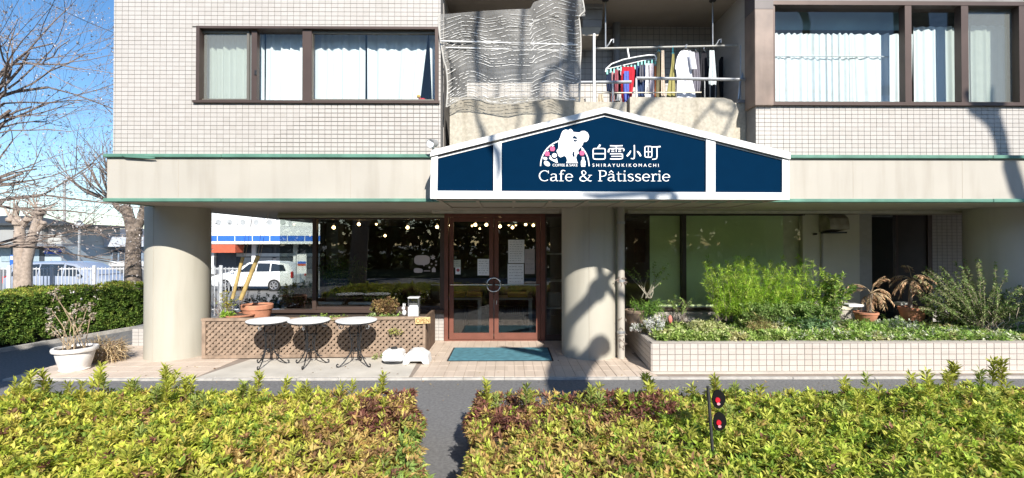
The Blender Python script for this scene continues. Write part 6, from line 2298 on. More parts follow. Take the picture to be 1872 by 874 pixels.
for px in (2, 28, 55): bbox(hb, 'window', px, px + 18, 455, 478, yh + .62, .1, pm('far_window_pale', (.30, .38, .42), .3))
bbox(hb, 'shop_door', 72, 80, 452, 482, yh + .62, .1, wdm)
bsn = bbox(None, 'blue_signboard', 81, 109, 453, 464, yh + .3, .2, pm('blue_sign', (.02, .10, .52), .5))
tag(bsn, 'blue signboard on the grey building behind the minivan', 'sign')
bbox(bsn, 'pale_stripe', 84, 106, 456.5, 459.5, yh + .28, .02, M['whiteplastic'])
vm = bbox(None, 'vending_machine', 17, 29, 466, 486, yh - .2, .7, pm('blue_machine', (.03, .12, .42), .4), bev=.05)
tag(vm, 'blue vending machine in front of the grey building at the far left', 'vending machine')
bbox(vm, 'display_window', 19, 27, 468, 475, yh - .22, .02, M['whiteplastic'])
h2 = thing('shop_building', 'low white shop building with blue windows behind the minivan', 'building', at(180, 490, 52))
y2_ = 52.0
bbox(h2, 'wall', 116, 150, 432, 500, y2_, 8, pm('far_white', (.56, .58, .60), .7, .04, .5))
bbox(h2, 'fascia', 141, 262, 433, 451, y2_ - .5, 8, pm('far_blue_white', (.42, .46, .52), .7, .04, .5))
bbox(h2, 'back_wall', 150.2, 262, 451.2, 500, y2_ + .5, 7, pm('far_blue', (.17, .23, .31), .7))
for px in (152, 162, 172, 183, 194, 206, 218, 230, 240):
    bbox(h2, 'window', px, px + 7.5, 457, 476 if px not in (183, 218) else 482, y2_ + .4, .1, wdm if px % 4 else MATS['far_window_pale'])
bbox(h2, 'counter_wall', 140, 262, 478, 500, y2_ + .3, .2, MATS['far_white'])
h3 = thing('tiled_roof_house', 'dark hipped tile roof rising behind the low white shop', 'building', at(205, 432, 60))
a, b = at(154, 432, 60), at(262, 432, 60)
c1, c2 = at(176, 416, 60), at(262, 417, 60)
rp = MB().add([(a.x, 60, a.z), (b.x, 60, b.z), (b.x, 68, b.z), (a.x, 68, a.z), (c1.x, 64, c1.z), (c2.x, 64, c2.z)], [(0, 1, 5, 4), (1, 2, 5), (2, 3, 4, 5), (3, 0, 4)])
obj('roof', rp, pm('grey_tile_roof', (.10, .11, .13), .7, .2, 2), h3)
obj('wall', MB().box(a.x + .5, b.x, 60.3, 67.5, GZ, a.z), gb1, h3)
# street lamp, poles and wires
yl2 = 30.0
lp = thing('street_lamp', 'grey street lamp with a globe head behind the minivan', 'street lamp', (X(145, yl2), yl2, GZ))
obj('post', MB().tube([(X(145, yl2), yl2, GZ), at(145, 415, yl2)], [.09, .06], 8), M['galv'], lp)
obj('globe', MB().lathe(at(145, 411, yl2), [(.10, -.2), (.23, -.05), (.24, .06), (.10, .2)], 12), pm('lamp_globe', (.55, .58, .6), .3), lp, smooth=True)
obj('cap', MB().lathe(at(145, 404.5, yl2), [(.24, -.02), (.02, .06)], 12), M['galv'], lp)
yp2 = 58.0
up = thing('utility_pole', 'thin grey utility pole between the two far shops', 'pole', (X(118, yp2), yp2, GZ))
obj('shaft', MB().tube([(X(118, yp2), yp2, GZ), at(118, 330, yp2)], [.17, .12], 8), pm('pole_concrete', (.36, .36, .35), .9), up)
for py in (338, 350, 362):
    obj('cross_arm', MB().box(X(112, yp2), X(124, yp2), yp2 - .17, yp2 - .13, Z(py, yp2), Z(py, yp2) + .12), M['galv'], up)
for k, (py0, py1, lb) in enumerate(((338, 352, 'topmost power line crossing the sky at the left'), (350, 366, 'middle power line crossing the sky at the left'), (363, 378, 'lowest power line crossing the sky at the left'))):
    pts = []
    for i in range(13):
        u = i / 12
        pts.append(at(-80 + 380 * u, py0 + (py1 - py0) * u - 6 * (1 - (2 * u - 1) ** 2) * -1, yp2 - .2))
    tag(obj('power_line', MB().tube(pts, .022, 4), M['rubber']), lb, 'cable', 'power lines at the left')
pts = [at(80 + 150 * i / 10, 2 + 66 * i / 10 + 3 * math.sin(3.14 * i / 10), 20) for i in range(11)]
tag(obj('power_line', MB().tube(pts, .012, 4), M['rubber']), 'thin wire slanting down the upper left sky', 'cable')

# convenience store seen through the passage
yc_ = 38.0
cs_ = thing('convenience_store', 'white convenience store with a blue and white stripe behind the estate car', 'building', at(480, 500, yc_))
wm = pm('store_white', (.72, .73, .74), .6, .03, .5)
bbox(cs_, 'upper_wall', 330, 660, 350, 414, yc_ + 3, 6, pm('store_wall', (.62, .62, .60), .7, .05, .5))
bbox(cs_, 'fascia', 340, 640, 414.2, 431, yc_ - .5, 8, wm)
bbox(cs_, 'fascia', 340, 640, 441.2, 446, yc_ - .5, 8, wm)
for i, px in enumerate(range(366, 640, 32)):
    bbox(cs_, 'blue_panel', px, px + 30.5, 431.2, 441, yc_ - .52, 1, pm('store_blue', (.03, .13, .52), .5))
    bbox(cs_, 'white_divider', px + 30.6, px + 31.9, 431.2, 441, yc_ - .51, 1, wm)
bbox(cs_, 'front_wall', 340, 640, 446.2, 503, yc_ + 1.2, .2, pm('store_dark', (.07, .075, .09), .4))
for px in (432, 468, 505, 540, 575):
    bbox(cs_, 'shop_window', px, px + 30, 452, 490, yc_ + 1.1, .08, wdm)
for px in (384, 460, 536, 612):
    bbox(cs_, 'pier', px, px + 7, 446.3, 503, yc_ + .9, .4, wm)
bbox(cs_, 'poster_band', 432, 610, 463, 469, yc_ + 1.0, .05, pm('poster_pale', (.5, .52, .52), .6))
rb = bbox(None, 'red_awning', 380, 430, 447, 462, yc_ - .6, 1.2, pm('red_canvas', (.46, .10, .05), .6))
tag(rb, 'orange red banner board on the store front left of the bamboo stakes', 'banner')
GAC = 'air conditioner units on the store roof'
ac0 = None
for k, px in enumerate((392, 413, 437, 461, 486, 510)):
    t = thing('air_conditioner', 'white outdoor air conditioner unit on the store roof, %s from the left pillar' % ['first', 'second', 'third', 'fourth', 'fifth', 'sixth'][k], 'air conditioner', at(px + 8, 414, yc_ + .5), GAC)
    o = bbox(t, 'case', px, px + 18, 399, 413.8, yc_ + .4, .5, M['white'])
    c = at(px + 7, 406.5, yc_ + .39)
    obj('fan_grille', MB().tube([(c.x, yc_ + .40, c.z), (c.x, yc_ + .38, c.z)], .24, 14), pm('fan_grey', (.30, .31, .31), .6), t)
# white standing banner behind the glass
sb = thing('standing_banner', 'white standing banner with a blue and red foot near the store', 'banner', at(552, 500, 24))
bbox(sb, 'cloth', 543, 560, 465, 500, 24, .03, M['white'])
bbox(sb, 'blue_band', 544, 559, 478, 482, 23.98, .015, MATS['store_blue'])
bbox(sb, 'red_band', 544, 559, 482.2, 486, 23.98, .015, MATS['red_canvas'])
obj('pole', MB().tube([at(541.5, 520, 24), at(541.5, 460, 24)], .02, 6), M['galv'], sb)

# ------------------------------------------------------------------ tiled planter on the right
YPF = 7.14
c0 = at(1192, 628, YPF)
zpt = c0.z
xp0 = c0.x
xpb = at(1143, 580, 9.4).x
XPR = 10.5
pl = thing('planter_box', 'long low planter faced with cream tiles in front of the right shop window', 'planter', (xp0, YPF, 0))
q = MB()
wl_ = .13
q.add([(xp0, YPF + .012, 0), (XPR, YPF + .012, 0), (XPR, YPF + wl_, 0), (xp0 + wl_, YPF + wl_, 0), (xpb + wl_, 9.4, 0), (xpb, 9.4, 0)] + [(xp0, YPF + .012, zpt), (XPR, YPF + .012, zpt), (XPR, YPF + wl_, zpt), (xp0 + wl_, YPF + wl_, zpt), (xpb + wl_, 9.4, zpt), (xpb, 9.4, zpt)],
      [(0, 1, 7, 6), (1, 2, 8, 7), (2, 3, 9, 8), (3, 4, 10, 9), (4, 5, 11, 10), (5, 0, 6, 11), (6, 7, 8, 9), (6, 9, 10, 11)])
obj('wall', q, M['grout_pale'], pl)
obj('coping', MB().box(xp0 + .002, XPR, YPF + .002, YPF + wl_ + .01, zpt + .001, zpt + .012), pm('coping_cream', (.40, .36, .32), .7, .1, 6), pl)
obj('base_strip', MB().box(xp0 - .02, XPR, YPF - .10, YPF + .011, 0, PZ + .003), M['concrete'], pl)
ptm = tile_mat('planter_tile', (.455, .41, .37), (.1165, 40, .0785), (xp0, 0, PZ), .07)
ptile = None
nr_ = 5
th_ = (zpt - PZ - .006) / nr_
cnt = 0
pf = MB()
for i in range(70):
    for j in range(nr_):
        x = xp0 + .1165 * (i + .5)
        z = PZ + .004 + th_ * (j + .5)
        if x > 8.35:
            if x < XPR: pf.box(x - .0555, x + .0555, YPF, YPF + .014, z - th_ / 2 + .0035, z + th_ / 2 - .0035)
            continue
        if ptile is None:
            o = obj('tile', MB().box(-.0555, .0555, 0, .014, -th_ / 2 + .0035, th_ / 2 - .0035, .003), ptm, pl, loc=(x, YPF, z), local=True)
            ptile = o.data
        else:
            o = obj('tile', None, None, pl, mesh=ptile, loc=(x, YPF + rnd.uniform(-.001, .001), z))
        cnt += 1
for i in range(19):
    for j in range(nr_):
        u0, u1 = (i + .03) / 19, (i + .97) / 19
        z0, z1 = PZ + .004 + th_ * j + .0035, PZ + .004 + th_ * (j + 1) - .0035
        xa2, xb2 = xp0 + (xpb - xp0) * u0, xp0 + (xpb - xp0) * u1
        ya2, yb3 = YPF + .012 + (9.4 - YPF) * u0, YPF + .012 + (9.4 - YPF) * u1
        pf.add([(xa2 - .012, ya2, z0), (xb2 - .012, yb3, z0), (xb2 - .012, yb3, z1), (xa2 - .012, ya2, z1), (xa2, ya2, z0), (xb2, yb3, z0), (xb2, yb3, z1), (xa2, ya2, z1)],
               [(0, 3, 2, 1), (0, 1, 5, 4), (1, 2, 6, 5), (2, 3, 7, 6), (3, 0, 4, 7)])
obj('side_tile_field', pf, ptm, pl, kind='stuff')
zso = zpt - .05
obj('soil', MB().box(xpb + .14, XPR, YPF + wl_ + .002, 9.39, .1, zso), M['soil'], pl)

rng = np.random.default_rng(55)
# ground cover
n = 6500
x = rng.uniform(xp0 + .15, 9.3, n); y = YPF + .12 + np.abs(rng.normal(0, .55, n))
y = np.clip(y, YPF + .06, 9.2)
hgt = (.10 + .12 * ((x < 5.6) & (x > 4.0))) + .08 * np.clip(hnoise(x, y, 1.1, 2) + .5, 0, 1.3)
hgt = np.where(y < YPF + .5, np.minimum(hgt, .16), hgt)
z = zso + hgt * rng.uniform(.2, 1, n) - .03 * (y < YPF + .12)
kk = hnoise(x, y, .8, 7)
C = pick([(.42, .52, .15), (.32, .44, .10), (.54, .60, .26), (.22, .33, .08)], n)
m = kk > .35
C[m] = pick([(.55, .53, .24), (.60, .58, .34), (.46, .44, .18)], int(m.sum()))
m = (x > 4.4) & (rng.uniform(0, 1, n) < .5)
C[m] = pick([(.22, .36, .08), (.32, .48, .11), (.66, .68, .50)], int(m.sum()))
a = rosettes(np.stack([x, y, z], 1), np.stack([rng.normal(0, .5, n), rng.normal(-.2, .5, n), np.ones(n)], 1), 6, .068, .030, C, (.6, 1.3))
leaves('ground_cover', *a, None, kind='stuff', label='mixed low green ground cover filling the front of the tiled planter', cat='ground cover')


def pot(name, px, py_base, py_top, w_px, y, m, label, cat='plant pot', rim=True, sy=1.0):
    p = at(px, py_base, y)
    h = at(px, py_top, y).z - p.z
    r = w_px * y / FOC / 2
    t = thing(name, label, cat, p)
    obj('bowl', MB().lathe(p, [(r * .70, 0), (r * .76, h * .1), (r * .92, h * .72), (r * .90, h * .74), (r * .80, h * .9)], 24, 1, sy), m, t, smooth=True)
    if rim: obj('rim', MB().lathe(p, [(r * .91, h * .741), (r * .985, h * .76), (r, h * .97), (r * .96, h), (r * .86, h), (r * .85, h * .86)], 24, 1, sy), m, t, smooth=True)
    obj('soil', MB().lathe(p, [(r * .85, h * .901), (r * .3, h * .915), (.001, h * .915)], 16, 1, sy), M['soil'], t)
    return t


def bush(name, label, cat, base, n_st, reach, hgt, cols, L, W, nl=6, per=9, stem_r=.008, seed=1, up=.5, stem_m=None, lean=(0, 0), group=None, bare=.35, spread=(.5, 1.2), wid=None, droop=.15, leafm=None, wild=.0):
    """stems fanning from a base, leaf whorls along them"""
    global rng
    rng = np.random.default_rng(seed)
    q = random.Random(seed)
    T = thing(name, label, cat, base, group)
    st = MB()
    PP, AA = [], []
    for k in range(n_st):
        a = q.uniform(0, 6.283)
        rch = reach * math.sqrt(q.uniform(.02, 1))
        hh_ = hgt * q.uniform(.6 - wild, 1.0 + wild * .4) * (1 - .25 * (rch / reach) ** 2)
        tip = Vector((base[0] + rch * math.cos(a) + lean[0] * hh_, base[1] + rch * math.sin(a) * .6 + lean[1] * hh_, base[2] + hh_))
        b0 = Vector((base[0] + q.gauss(0, .05 + .12 * (wid or 0)), base[1] + q.gauss(0, .04), base[2]))
        if wid: b0.x = base[0] + q.uniform(-wid, wid); tip.x = b0.x + (tip.x - base[0]) * .5
        mid = b0.lerp(tip, .5) + Vector((q.gauss(0, .04), q.gauss(0, .04), hh_ * .12))
        pts = [b0]
        for s in range(1, 9):
            t = s / 8
            pts.append(b0 * (1 - t) ** 2 + mid * 2 * t * (1 - t) + tip * t * t + Vector((q.gauss(0, .008), q.gauss(0, .008), 0)))
        st.tube(pts, [stem_r * (1 - .8 * i / 8) for i in range(9)], 4, cap=False)
        for s in range(per):
            t = bare + (1 - bare) * (s + q.uniform(0, .9)) / per
            i = min(int(t * 8), 7)
            f = t * 8 - i
            p = pts[i].lerp(pts[i + 1], f)
            d = (pts[i + 1] - pts[i]).normalized()
            PP.append(p[:]); AA.append((d + Vector((q.gauss(0, .5), q.gauss(0, .5), q.gauss(.1, .4)))).normalized()[:])
    obj('stem', st, stem_m or M['darktwig'], T)
    C = pick(cols, len(PP), .15)
    leafy('foliage', T, np.array(PP), np.array(AA), nl, L, W, C, kind='stuff', spread=spread, droop=droop, mat=leafm)
    return T


BRT = [(.34, .54, .05), (.44, .62, .08), (.22, .40, .04), (.52, .64, .12)]
y8 = 8.35
bush('fern_bush', 'bright green feathery bush rising in front of the wide green blind', 'bush', at(1395, 585, y8), 190, .75, 1.10, BRT, .088, .0095, 8, 15, .004, 61, bare=.10, wid=.85, droop=.3, spread=(.35, .9), wild=.3)
bush('laurel_shrub', 'leafy light green shrub between the feathery bush and the cream wall', 'shrub', at(1522, 580, 8.1), 26, .42, .80, [(.20, .32, .06), (.30, .42, .08), (.12, .22, .05), (.40, .48, .14)], .085, .038, 6, 8, .008, 62, bare=.25)
bush('dark_shrub', 'darker green undergrowth below the feathery bush', 'shrub', at(1450, 598, 8.0), 110, .5, .45, [(.18, .29, .07), (.22, .34, .09), (.32, .42, .14)], .07, .026, 6, 8, .004, 63, wid=.7, bare=.15)
t = pot('brown_pot', 1160, 592, 566, 36, 8.35, M['wood'], 'brown wooden tub at the left end of the tiled planter')
bush('potted_sapling', 'spindly sapling with small green leaves in the brown tub', 'sapling', at(1184, 545, 8.35), 9, .45, .74, [(.24, .36, .07), (.32, .44, .10)], .05, .026, 4, 7, .006, 64, bare=.55, stem_m=pm('pale_stem', (.42, .38, .30), .8), spread=(.6, 1.3))
bush('grassy_plant', 'grassy arching green leaves around the brown tub', 'plant', at(1185, 575, 8.3), 40, .45, .24, [(.16, .30, .05), (.24, .40, .07), (.10, .20, .04)], .13, .012, 5, 3, .003, 65, bare=.05, wid=.2, droop=.5)
bush('white_flowers', 'cluster of tiny white flowers below the brown tub', 'flowers', at(1196, 612, 7.75), 60, .20, .34, [(.80, .80, .78), (.72, .74, .70), (.80, .80, .80), (.30, .36, .20)], .022, .020, 7, 6, .003, 66, bare=.2, spread=(.7, 1.5), leafm=LEAF)
bush('white_flowers', 'small white flowers hanging over the planter wall by the downpipe', 'flowers', at(1163, 606, 7.9), 24, .12, .16, [(.78, .78, .76), (.68, .70, .66), (.25, .32, .16)], .020, .018, 7, 5, .003, 67, bare=.1, spread=(.7, 1.5))
bush('small_shrub', 'thin leafy shrub beside the dark window mullion', 'shrub', at(1245, 588, 8.6), 12, .35, .52, [(.22, .34, .08), (.34, .44, .14)], .05, .026, 4, 5, .005, 68, bare=.35)
st_ = MB()
for k in range(5):
    p = at(1262 + k * 24, 582, 9.0)
    st_ = MB().ball((p.x, p.y, p.z - .02), .15 + .02 * (k % 3), 9, 1.1, .7, .5)
    tag(obj('stone', st_, pm('pale_stone', (.40, .37, .33), .9, .15, 8, .5), smooth=True), 'pale rounded stone below the planter window sill, %s of the row' % ['leftmost', 'second from the left', 'middle one', 'second from the right', 'rightmost'][k], 'stone', 'pale stones in the planter')
rn = MB().ball(at(1225, 584, 8.2), .05, 8, .8, .8, 1.5)
tag(obj('red_ornament', rn, pm('salmon', (.55, .18, .14), .7), smooth=True), 'small salmon red ornament among the leaves below the dark mullion', 'ornament')


def palm(px, py0, y, label, seed, hgt, nf, fl):
    global rng
    rng = np.random.default_rng(seed)
    q = random.Random(seed)
    b = at(px, py0, y)
    T = thing('dead_palm', label, 'palm', b, 'dried palms in pots')
    obj('trunk', MB().tube([b, b + Vector((.01, 0, hgt * .35)), b + Vector((.03, 0, hgt * .6))], [.035, .03, .025], 8), M['bark'], T, smooth=True)
    c = b + Vector((.03, 0, hgt * .6))
    st = MB()
    PP, DD = [], []
    for k in range(nf):
        a = q.uniform(0, 6.283)
        e = q.uniform(-.5, 1.35)
        pts = []
        p, d = c.copy(), Vector((math.cos(a) * math.cos(e), math.sin(a) * math.cos(e) * .7, math.sin(e)))
        for s in range(8):
            pts.append(p.copy())
            p = p + d * (fl / 7)
            d = (d + Vector((0, 0, -.22))).normalized()
            if s > 1:
                sd = d.cross(Vector((0, 0, 1))).normalized()
                for sg_ in (-1, 1):
                    PP.append(p[:]); DD.append((d * .7 + sd * sg_ + Vector((0, 0, -.35)))[:])
                    PP.append((p + d * fl / 14)[:]); DD.append((d * .7 + sd * sg_ + Vector((0, 0, -.35)))[:])
        st.tube(pts, .006, 4)
    obj('frond_stalk', st, M['drystem'], T)
    leaves('frond', PP, DD, .095, .015, pick([(.50, .31, .18), (.56, .37, .22), (.36, .21, .12), (.54, .42, .25)], len(PP)), T, LEAFDRY, droop=.3, kind='stuff')


palm(1590, 570, 8.6, 'dried brown palm with drooping fronds left of the entrance middle', 71, .55, 16, .32)
palm(1664, 562, 8.55, 'tall dried brown palm standing in the terracotta pot', 72, .85, 15, .30)
pot('terracotta_pot', 1668, 585, 561, 44, 8.5, M['terracotta'], 'terracotta pot under the tall dried palm')
pot('terracotta_bowl', 1583, 586, 570, 40, 8.55, M['terracotta'], 'shallow terracotta bowl under the left dried palm')
tag(obj('white_tray', MB().box(X(1548, 8.6), X(1576, 8.6), 8.55, 8.8, Z(562, 8.6), Z(557, 8.6), .01), M['whiteplastic']), 'white tray standing left of the dried palms', 'tray')
tag(obj('white_tray', MB().box(X(1643, 8.9), X(1664, 8.9), 8.85, 9.05, Z(560, 8.9), Z(554, 8.9), .01), pm('grey_tray', (.5, .5, .46), .5)), 'small grey tray just left of the tall dried palm', 'tray')
JUN = [(.15, .24, .07), (.21, .30, .09), (.28, .35, .13), (.38, .40, .20)]
bush('juniper_bush', 'large loose grey green bush at the right end of the planter', 'bush', at(1800, 610, 8.0), 110, 1.25, 1.22, JUN, .045, .02, 6, 24, .009, 73, bare=.2, stem_m=pm('grey_stem', (.33, .28, .22), .9, .2, 20), up=.3, spread=(.5, 1.3), wild=.25)
bush('juniper_bush', 'low grey green bush left of the large loose bush', 'bush', at(1735, 600, 8.15), 46, .6, .65, JUN, .042, .019, 6, 14, .006, 74, bare=.15)
bush('juniper_bush', 'grey green bush in the shade of the right pillar', 'bush', at(1900, 610, 7.9), 46, .8, .95, JUN, .045, .02, 6, 16, .009, 76, bare=.2)
bush('purple_flowers', 'dark purple flowers with yellow eyes low in the middle of the planter', 'flowers', at(1660, 627, 7.4), 12, .12, .10, [(.16, .02, .09), (.24, .03, .14), (.10, .16, .04)], .035, .03, 6, 2, .003, 75, bare=.5, spread=(.9, 1.5))
bush('purple_flowers', 'dark purple and white flowers low at the right of the planter', 'flowers', at(1729, 627, 7.4), 14, .14, .10, [(.10, .03, .12), (.60, .56, .58), (.10, .16, .04)], .035, .03, 6, 2, .003, 77, bare=.5, spread=(.9, 1.5))
bush('white_blooms', 'pale blooms on low stems in front of the large loose bush', 'flowers', at(1757, 622, 7.6), 16, .25, .14, [(.60, .58, .52), (.50, .48, .42), (.2, .26, .1)], .03, .022, 6, 3, .003, 78, bare=.4)

for k, (px, py, y, lb, cols, L_, W_2, h_) in enumerate(((1290, 612, 7.6, 'pale cream tinted clump at the left front of the tiled planter', [(.60, .60, .32), (.50, .54, .22)], .06, .028, .22),
        (1385, 610, 7.7, 'tawny dried clump below the feathery bush', [(.46, .36, .18), (.36, .30, .12), (.40, .46, .14)], .08, .014, .25),
        (1580, 612, 7.6, 'fresh green clump with pale tips below the left dried palm', [(.34, .52, .10), (.48, .62, .20)], .06, .022, .24),
        (1640, 606, 7.8, 'white edged leafy clump below the terracotta pot', [(.66, .70, .56), (.36, .50, .16)], .05, .022, .22),
        (1480, 608, 7.7, 'blue green spreading clump in the middle of the planter', [(.20, .34, .16), (.28, .42, .20)], .06, .028, .24))):
    bush('leafy_clump', lb, 'plant', at(px, py, y), 46, .40, h_, cols, L_, W_2, 6, 5, .003, 120 + k, bare=.15, wid=.22, wild=.3)
tw_ = MB()
q = random.Random(17)
bb = at(1815, 615, 7.75)
for k in range(40):
    p = bb + Vector((q.uniform(-.25, .5), q.uniform(-.1, .2), 0))
    d = Vector((q.uniform(-1, 1), q.uniform(-.5, .3), q.uniform(.4, 1.2))).normalized()
    pts = [p]
    for s in range(4):
        p = p + d * q.uniform(.07, .15); d = (d + Vector((q.gauss(0, .3), q.gauss(0, .3), q.gauss(0, .25)))).normalized(); pts.append(p)
    tw_.tube(pts, .005, 4)
tag(obj('dead_twigs', tw_, pm('grey_twig', (.46, .38, .29), .9, .2, 20)), 'tangle of dead grey brown twigs in front of the large loose bush', 'twigs')

# ------------------------------------------------------------------ plants by the lattice
pot('terracotta_pot', 470, 590, 556, 54, 8.75, M['terracotta'], 'wide terracotta pot standing behind the lattice next to the left pillar')
pot('terracotta_bowl', 437, 584, 574, 56, 8.5, M['terracotta'], 'flat terracotta bowl at the left end of the lattice planter')
bush('yellow_plant', 'yellow leaved thin plant at the left end of the lattice planter', 'plant', at(420, 584, 8.4), 11, .26, .62, [(.50, .44, .06), (.42, .40, .07), (.26, .32, .06)], .05, .02, 5, 5, .006, 81, bare=.3)
bush('green_plant', 'small fresh green plant in the flat terracotta bowl', 'plant', at(412, 582, 8.3), 16, .16, .13, [(.28, .46, .05), (.36, .54, .08)], .07, .022, 5, 3, .003, 82, bare=.1)
bush('dry_shrub', 'dark leafless shrub between the pillar and the yellow plant', 'shrub', at(405, 580, 8.7), 22, .35, .50, [(.10, .10, .05), (.16, .13, .07)], .03, .012, 3, 4, .006, 83, bare=.4)
for k, (x0_, y0_, x1_, y1_, lb) in enumerate(((425, 546, 444, 470, 'shorter cut yellowed bamboo stake leaning beside the pillar'), (440, 548, 472, 468, 'longer cut yellowed bamboo stake leaning right behind the lattice'))):
    a, b = at(x0_, y0_, 8.3), at(x1_, y1_, 8.3)
    t = thing('bamboo_stake', lb, 'stake', a, 'cut bamboo stakes')
    q = MB()
    prev = a
    for s in range(1, 7):
        p = a.lerp(b, s / 6)
        q.tube([prev, prev.lerp(p, .94)], .036 if k else .028, 10)
        q.tube([prev.lerp(p, .94), p], .040 if k else .031, 10)
        prev = p
    obj('cane', q, pm('bamboo', (.40, .29, .11), .6, .25, 9, .2), t, smooth=True)
    w2 = MB().tube([b, b + Vector((.06, 0, .55))], .004, 4)
    w2.tube([b + Vector((.03, .02, 0)), b + Vector((.16, .02, .75))], .004, 4)
    obj('thin_cane', w2, M['drystem'], t)
bush('leafless_stakes', 'tall dry grass stems rising from behind the lattice', 'plant', at(450, 560, 9.0), 8, .25, 1.0, [(.3, .26, .14)], .06, .008, 2, 2, .004, 84, bare=.7)
bush('mixed_bush', 'rounded bush of reddish brown and green leaves behind the right of the lattice', 'bush', at(703, 586, 8.45), 70, .27, .42, [(.30, .19, .09), (.36, .24, .11), (.22, .14, .07), (.34, .30, .10)], .05, .024, 6, 8, .004, 85, bare=.3)
bush('variegated_plant', 'pale green variegated plant around the foot of the reddish bush', 'plant', at(700, 588, 8.4), 46, .36, .17, [(.34, .46, .14), (.46, .54, .28), (.24, .38, .08)], .05, .028, 6, 4, .004, 86, bare=.1, wid=.18)
bush('ivy', 'trailing ivy over the lattice rail between the table tops', 'ivy', at(610, 582, 8.14), 13, .25, .06, [(.34, .44, .10), (.24, .34, .07)], .04, .022, 5, 4, .003, 87, bare=.0, wid=.5)
bush('ivy', 'ivy sprigs hanging on the lattice right of the third table', 'ivy', at(722, 612, 8.1), 12, .12, .12, [(.36, .40, .10), (.46, .42, .14)], .035, .02, 4, 4, .003, 88, bare=.0, wid=.1)
bush('ivy', 'small weed at the foot of the lattice beside the parasol base', 'weed', at(690, 655, 7.95), 8, .09, .07, [(.34, .40, .14)], .04, .024, 4, 2, .003, 89, bare=.1)
yq = 8.3
rb = thing('rabbit_figurine', 'little white rabbit figurine on the lattice planter rail', 'figurine', at(739, 577, yq))
c = rb.location
q = MB().ball((c.x, c.y, c.z + .05), .045, 10, .9, .9, 1.2)
q.ball((c.x - .012, c.y - .01, c.z + .13), .033, 10)
q.ball((c.x - .018, c.y, c.z + .185), .013, 8, .8, .8, 2.6)
q.ball((c.x + .012, c.y, c.z + .185), .013, 8, .8, .8, 2.6)
obj('body', q, M['whiteplastic'], rb, smooth=True)
db = thing('leaflet_box', 'clear plastic box with white front holding leaflets on the lattice planter', 'box', at(757, 577, yq))
a, b = P2(747.5, 577, yq), P2(766.5, 545, yq)
mid_ = P2(757, 560, yq)[1]
obj('front', MB().box(a[0], b[0], yq - .08, yq - .07, a[1], mid_), pm('milky_plastic', (.62, .63, .62), .3, .03), db)
gl_ = glass_mat('clear_plastic', (.8, .82, .82), 1.2, .05, .15, (.7, .7, .7))
q = MB()
q.box(a[0], a[0] + .008, yq - .069, yq + .07, a[1], b[1]); q.box(b[0] - .008, b[0], yq - .069, yq + .07, a[1], b[1])
q.box(a[0] + .009, b[0] - .009, yq + .06, yq + .07, a[1], b[1])
obj('side', q, gl_, db)
obj('lid', MB().box(a[0] - .006, b[0] + .006, yq - .085, yq + .075, b[1] + .001, b[1] + .025, .006), M['whiteplastic'], db)
obj('leaflet', MB().box(a[0] + .02, b[0] - .02, yq - .05, yq - .04, a[1] + .01, mid_ + .02), M['paper'], db)
# indoor plants behind the cafe window
IND = [(.12, .20, .04), (.18, .28, .06), (.26, .32, .08), (.08, .14, .04)]
bush('indoor_palm', 'dark indoor palm behind the left end of the cafe window', 'plant', at(625, 560, 10.0), 34, .60, 1.15, IND, .16, .022, 5, 8, .008, 91, bare=.25, droop=.5)
bush('indoor_plant', 'bushy dark indoor plant in the corner of the glass', 'plant', at(548, 562, 10.0), 40, .45, .60, IND, .08, .03, 6, 7, .006, 92, bare=.15, wid=.25)
bush('indoor_plant', 'low indoor plants along the middle of the cafe window', 'plant', at(720, 560, 9.95), 44, .5, .40, [(.34, .38, .07), (.22, .30, .06), (.44, .38, .10)], .07, .026, 6, 6, .005, 93, bare=.1, wid=.6)
for px, lb in ((603, 'long white edged tray left inside the cafe window'), (662, 'long white edged tray right inside the cafe window')):
    tag(obj('plant_tray', MB().box(X(px - 24, 9.8), X(px + 24, 9.8), 9.75, 9.9, Z(556, 9.8), Z(552, 9.8), .006), M['white']), lb, 'tray')
# foliage behind the passage between pillar and glass
bush('passage_shrub', 'dark shrub below the estate car seen past the left pillar', 'shrub', at(490, 585, 12.5), 60, .9, .85, [(.05, .07, .03), (.08, .10, .04), (.12, .12, .06)], .07, .03, 6, 7, .008, 94, bare=.2, wid=.9)

# ------------------------------------------------------------------ pots on the side path
yq = gr(137, 676, PZ).y
u = thing('urn_pot', 'off white urn pot with fluted rim on the pavement at the left', 'plant pot', gr(137, 676, PZ))
c = u.location
r = 32.5 * yq / FOC
h = at(137, 634, yq).z - c.z
obj('bowl', MB().lathe(c, [(r * .66, 0), (r * .70, h * .06), (r * .66, h * .10), (r * .78, h * .45), (r * .88, h * .8), (r * .86, h * .83)], 28), M['whitepot'], u, smooth=True)
obj('rim', MB().lathe(c, [(r * .87, h * .80), (r * 1.0, h * .84), (r * 1.03, h * .93), (r * .99, h), (r * .86, h), (r * .84, h * .9)], 28), M['whitepot'], u, smooth=True)
obj('soil', MB().lathe(c, [(r * .85, h * .91), (.001, h * .93)], 20), M['soil'], u)
b = at(137, 636, yq)
T = thing('dry_hydrangea', 'dried hydrangea with brown flower heads in the off white urn pot', 'plant', b)
rng = np.random.default_rng(95)
st = MB(); PP, AA = [], []
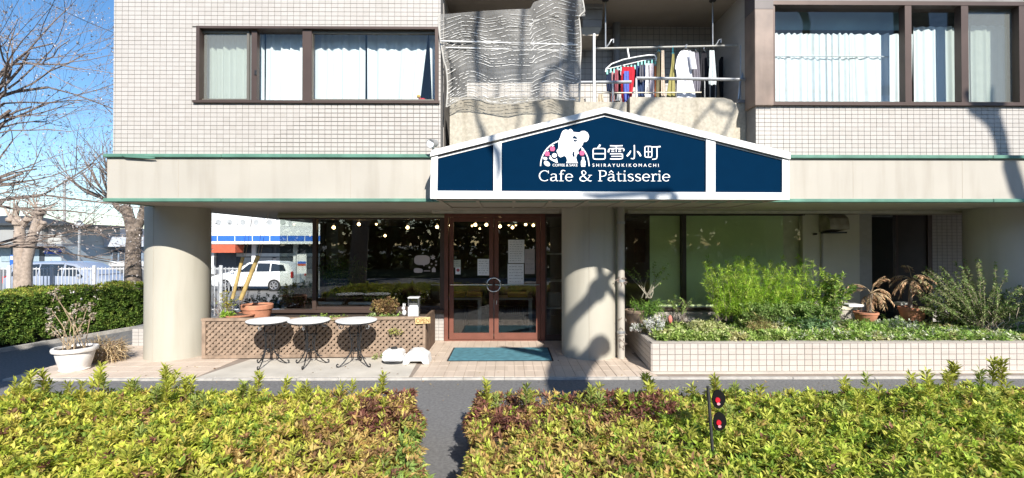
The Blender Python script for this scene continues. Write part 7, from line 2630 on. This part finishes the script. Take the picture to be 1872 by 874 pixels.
for (px, py) in ((100, 535), (103, 545), (95, 568), (88, 588), (92, 600), (133, 570), (130, 592), (152, 588), (160, 560), (166, 575), (142, 566), (115, 610), (150, 610)):
    tip = at(px, py, yq + rng.uniform(-.15, .15))
    base = Vector((b.x + rng.normal(0, .07), b.y + rng.normal(0, .06), b.z - .02))
    mid = base.lerp(tip, .5) + Vector((rng.normal(0, .03), 0, .05))
    st.tube([base, mid, tip], [.007, .006, .004], 5)
    for s in range(9):
        PP.append((tip + Vector((rng.normal(0, .035), rng.normal(0, .035), rng.normal(0, .04))))[:]); AA.append((rng.normal(0, 1), rng.normal(0, 1), .6))
obj('stem', st, M['drystem'], T)
leafy('flower_head', T, np.array(PP), np.array(AA), 5, .034, .024, pick([(.45, .38, .30), (.36, .28, .20), (.52, .46, .38)], len(PP)), mat=LEAFDRY, kind='stuff', spread=(.8, 1.5))
b = gr(192, 660, PZ)
yq = b.y
T = thing('grass_basket', 'wire basket of dried tawny grass beside the urn pot', 'plant pot', b)
q = MB()
for z in (.03, .16, .29):
    q.tube([(b.x + .26 * math.cos(R(a)), b.y + .16 * math.sin(R(a)), b.z + z) for a in range(0, 361, 20)], .008, 4)
for a in range(0, 360, 30):
    q.tube([(b.x + .26 * math.cos(R(a)), b.y + .16 * math.sin(R(a)), b.z), (b.x + .26 * math.cos(R(a)), b.y + .16 * math.sin(R(a)), b.z + .3)], .007, 4)
obj('basket', q, pm('rusty_wire', (.16, .11, .08), .8), T)
n = 1500
a = rng.uniform(0, 6.28, n)
rr_ = np.sqrt(rng.uniform(0, 1, n))
P = np.stack([b.x + .25 * rr_ * np.cos(a), b.y + .15 * rr_ * np.sin(a), b.z + rng.uniform(.02, .30, n)], 1)
D = np.stack([np.cos(a) * .7 + rng.normal(0, .4, n), np.sin(a) * .5 + rng.normal(0, .4, n), rng.normal(.1, .6, n)], 1)
leaves('dry_grass', P, D, rng.uniform(.10, .24, n), .008, pick([(.46, .34, .18), (.36, .25, .13), (.55, .43, .26)], n), T, LEAFDRY, droop=.4, kind='stuff')

# fallen leaves on the footpath and pavement
rng = np.random.default_rng(99)
n = 260
x = rng.uniform(-6.5, 7.5, n); y = np.where(rng.uniform(0, 1, n) < .6, rng.uniform(4.9, 6.8, n), rng.uniform(6.9, 9.2, n))
zz = np.where(y < 6.84, .076, PZ + .006)
k = (y < 6.84) | (x < 2.0)
leaves('fallen_leaves', np.stack([x, y, zz], 1)[k], np.stack([rng.normal(0, 1, n), rng.normal(0, 1, n), rng.normal(.1, .12, n)], 1)[k], rng.uniform(.02, .05, n)[k], .018, pick([(.28, .17, .07), (.40, .30, .12), (.18, .10, .05)], n)[k], None, LEAFDRY, kind='stuff', label='small dry leaves fallen on the footpath and pavement', cat='leaves')
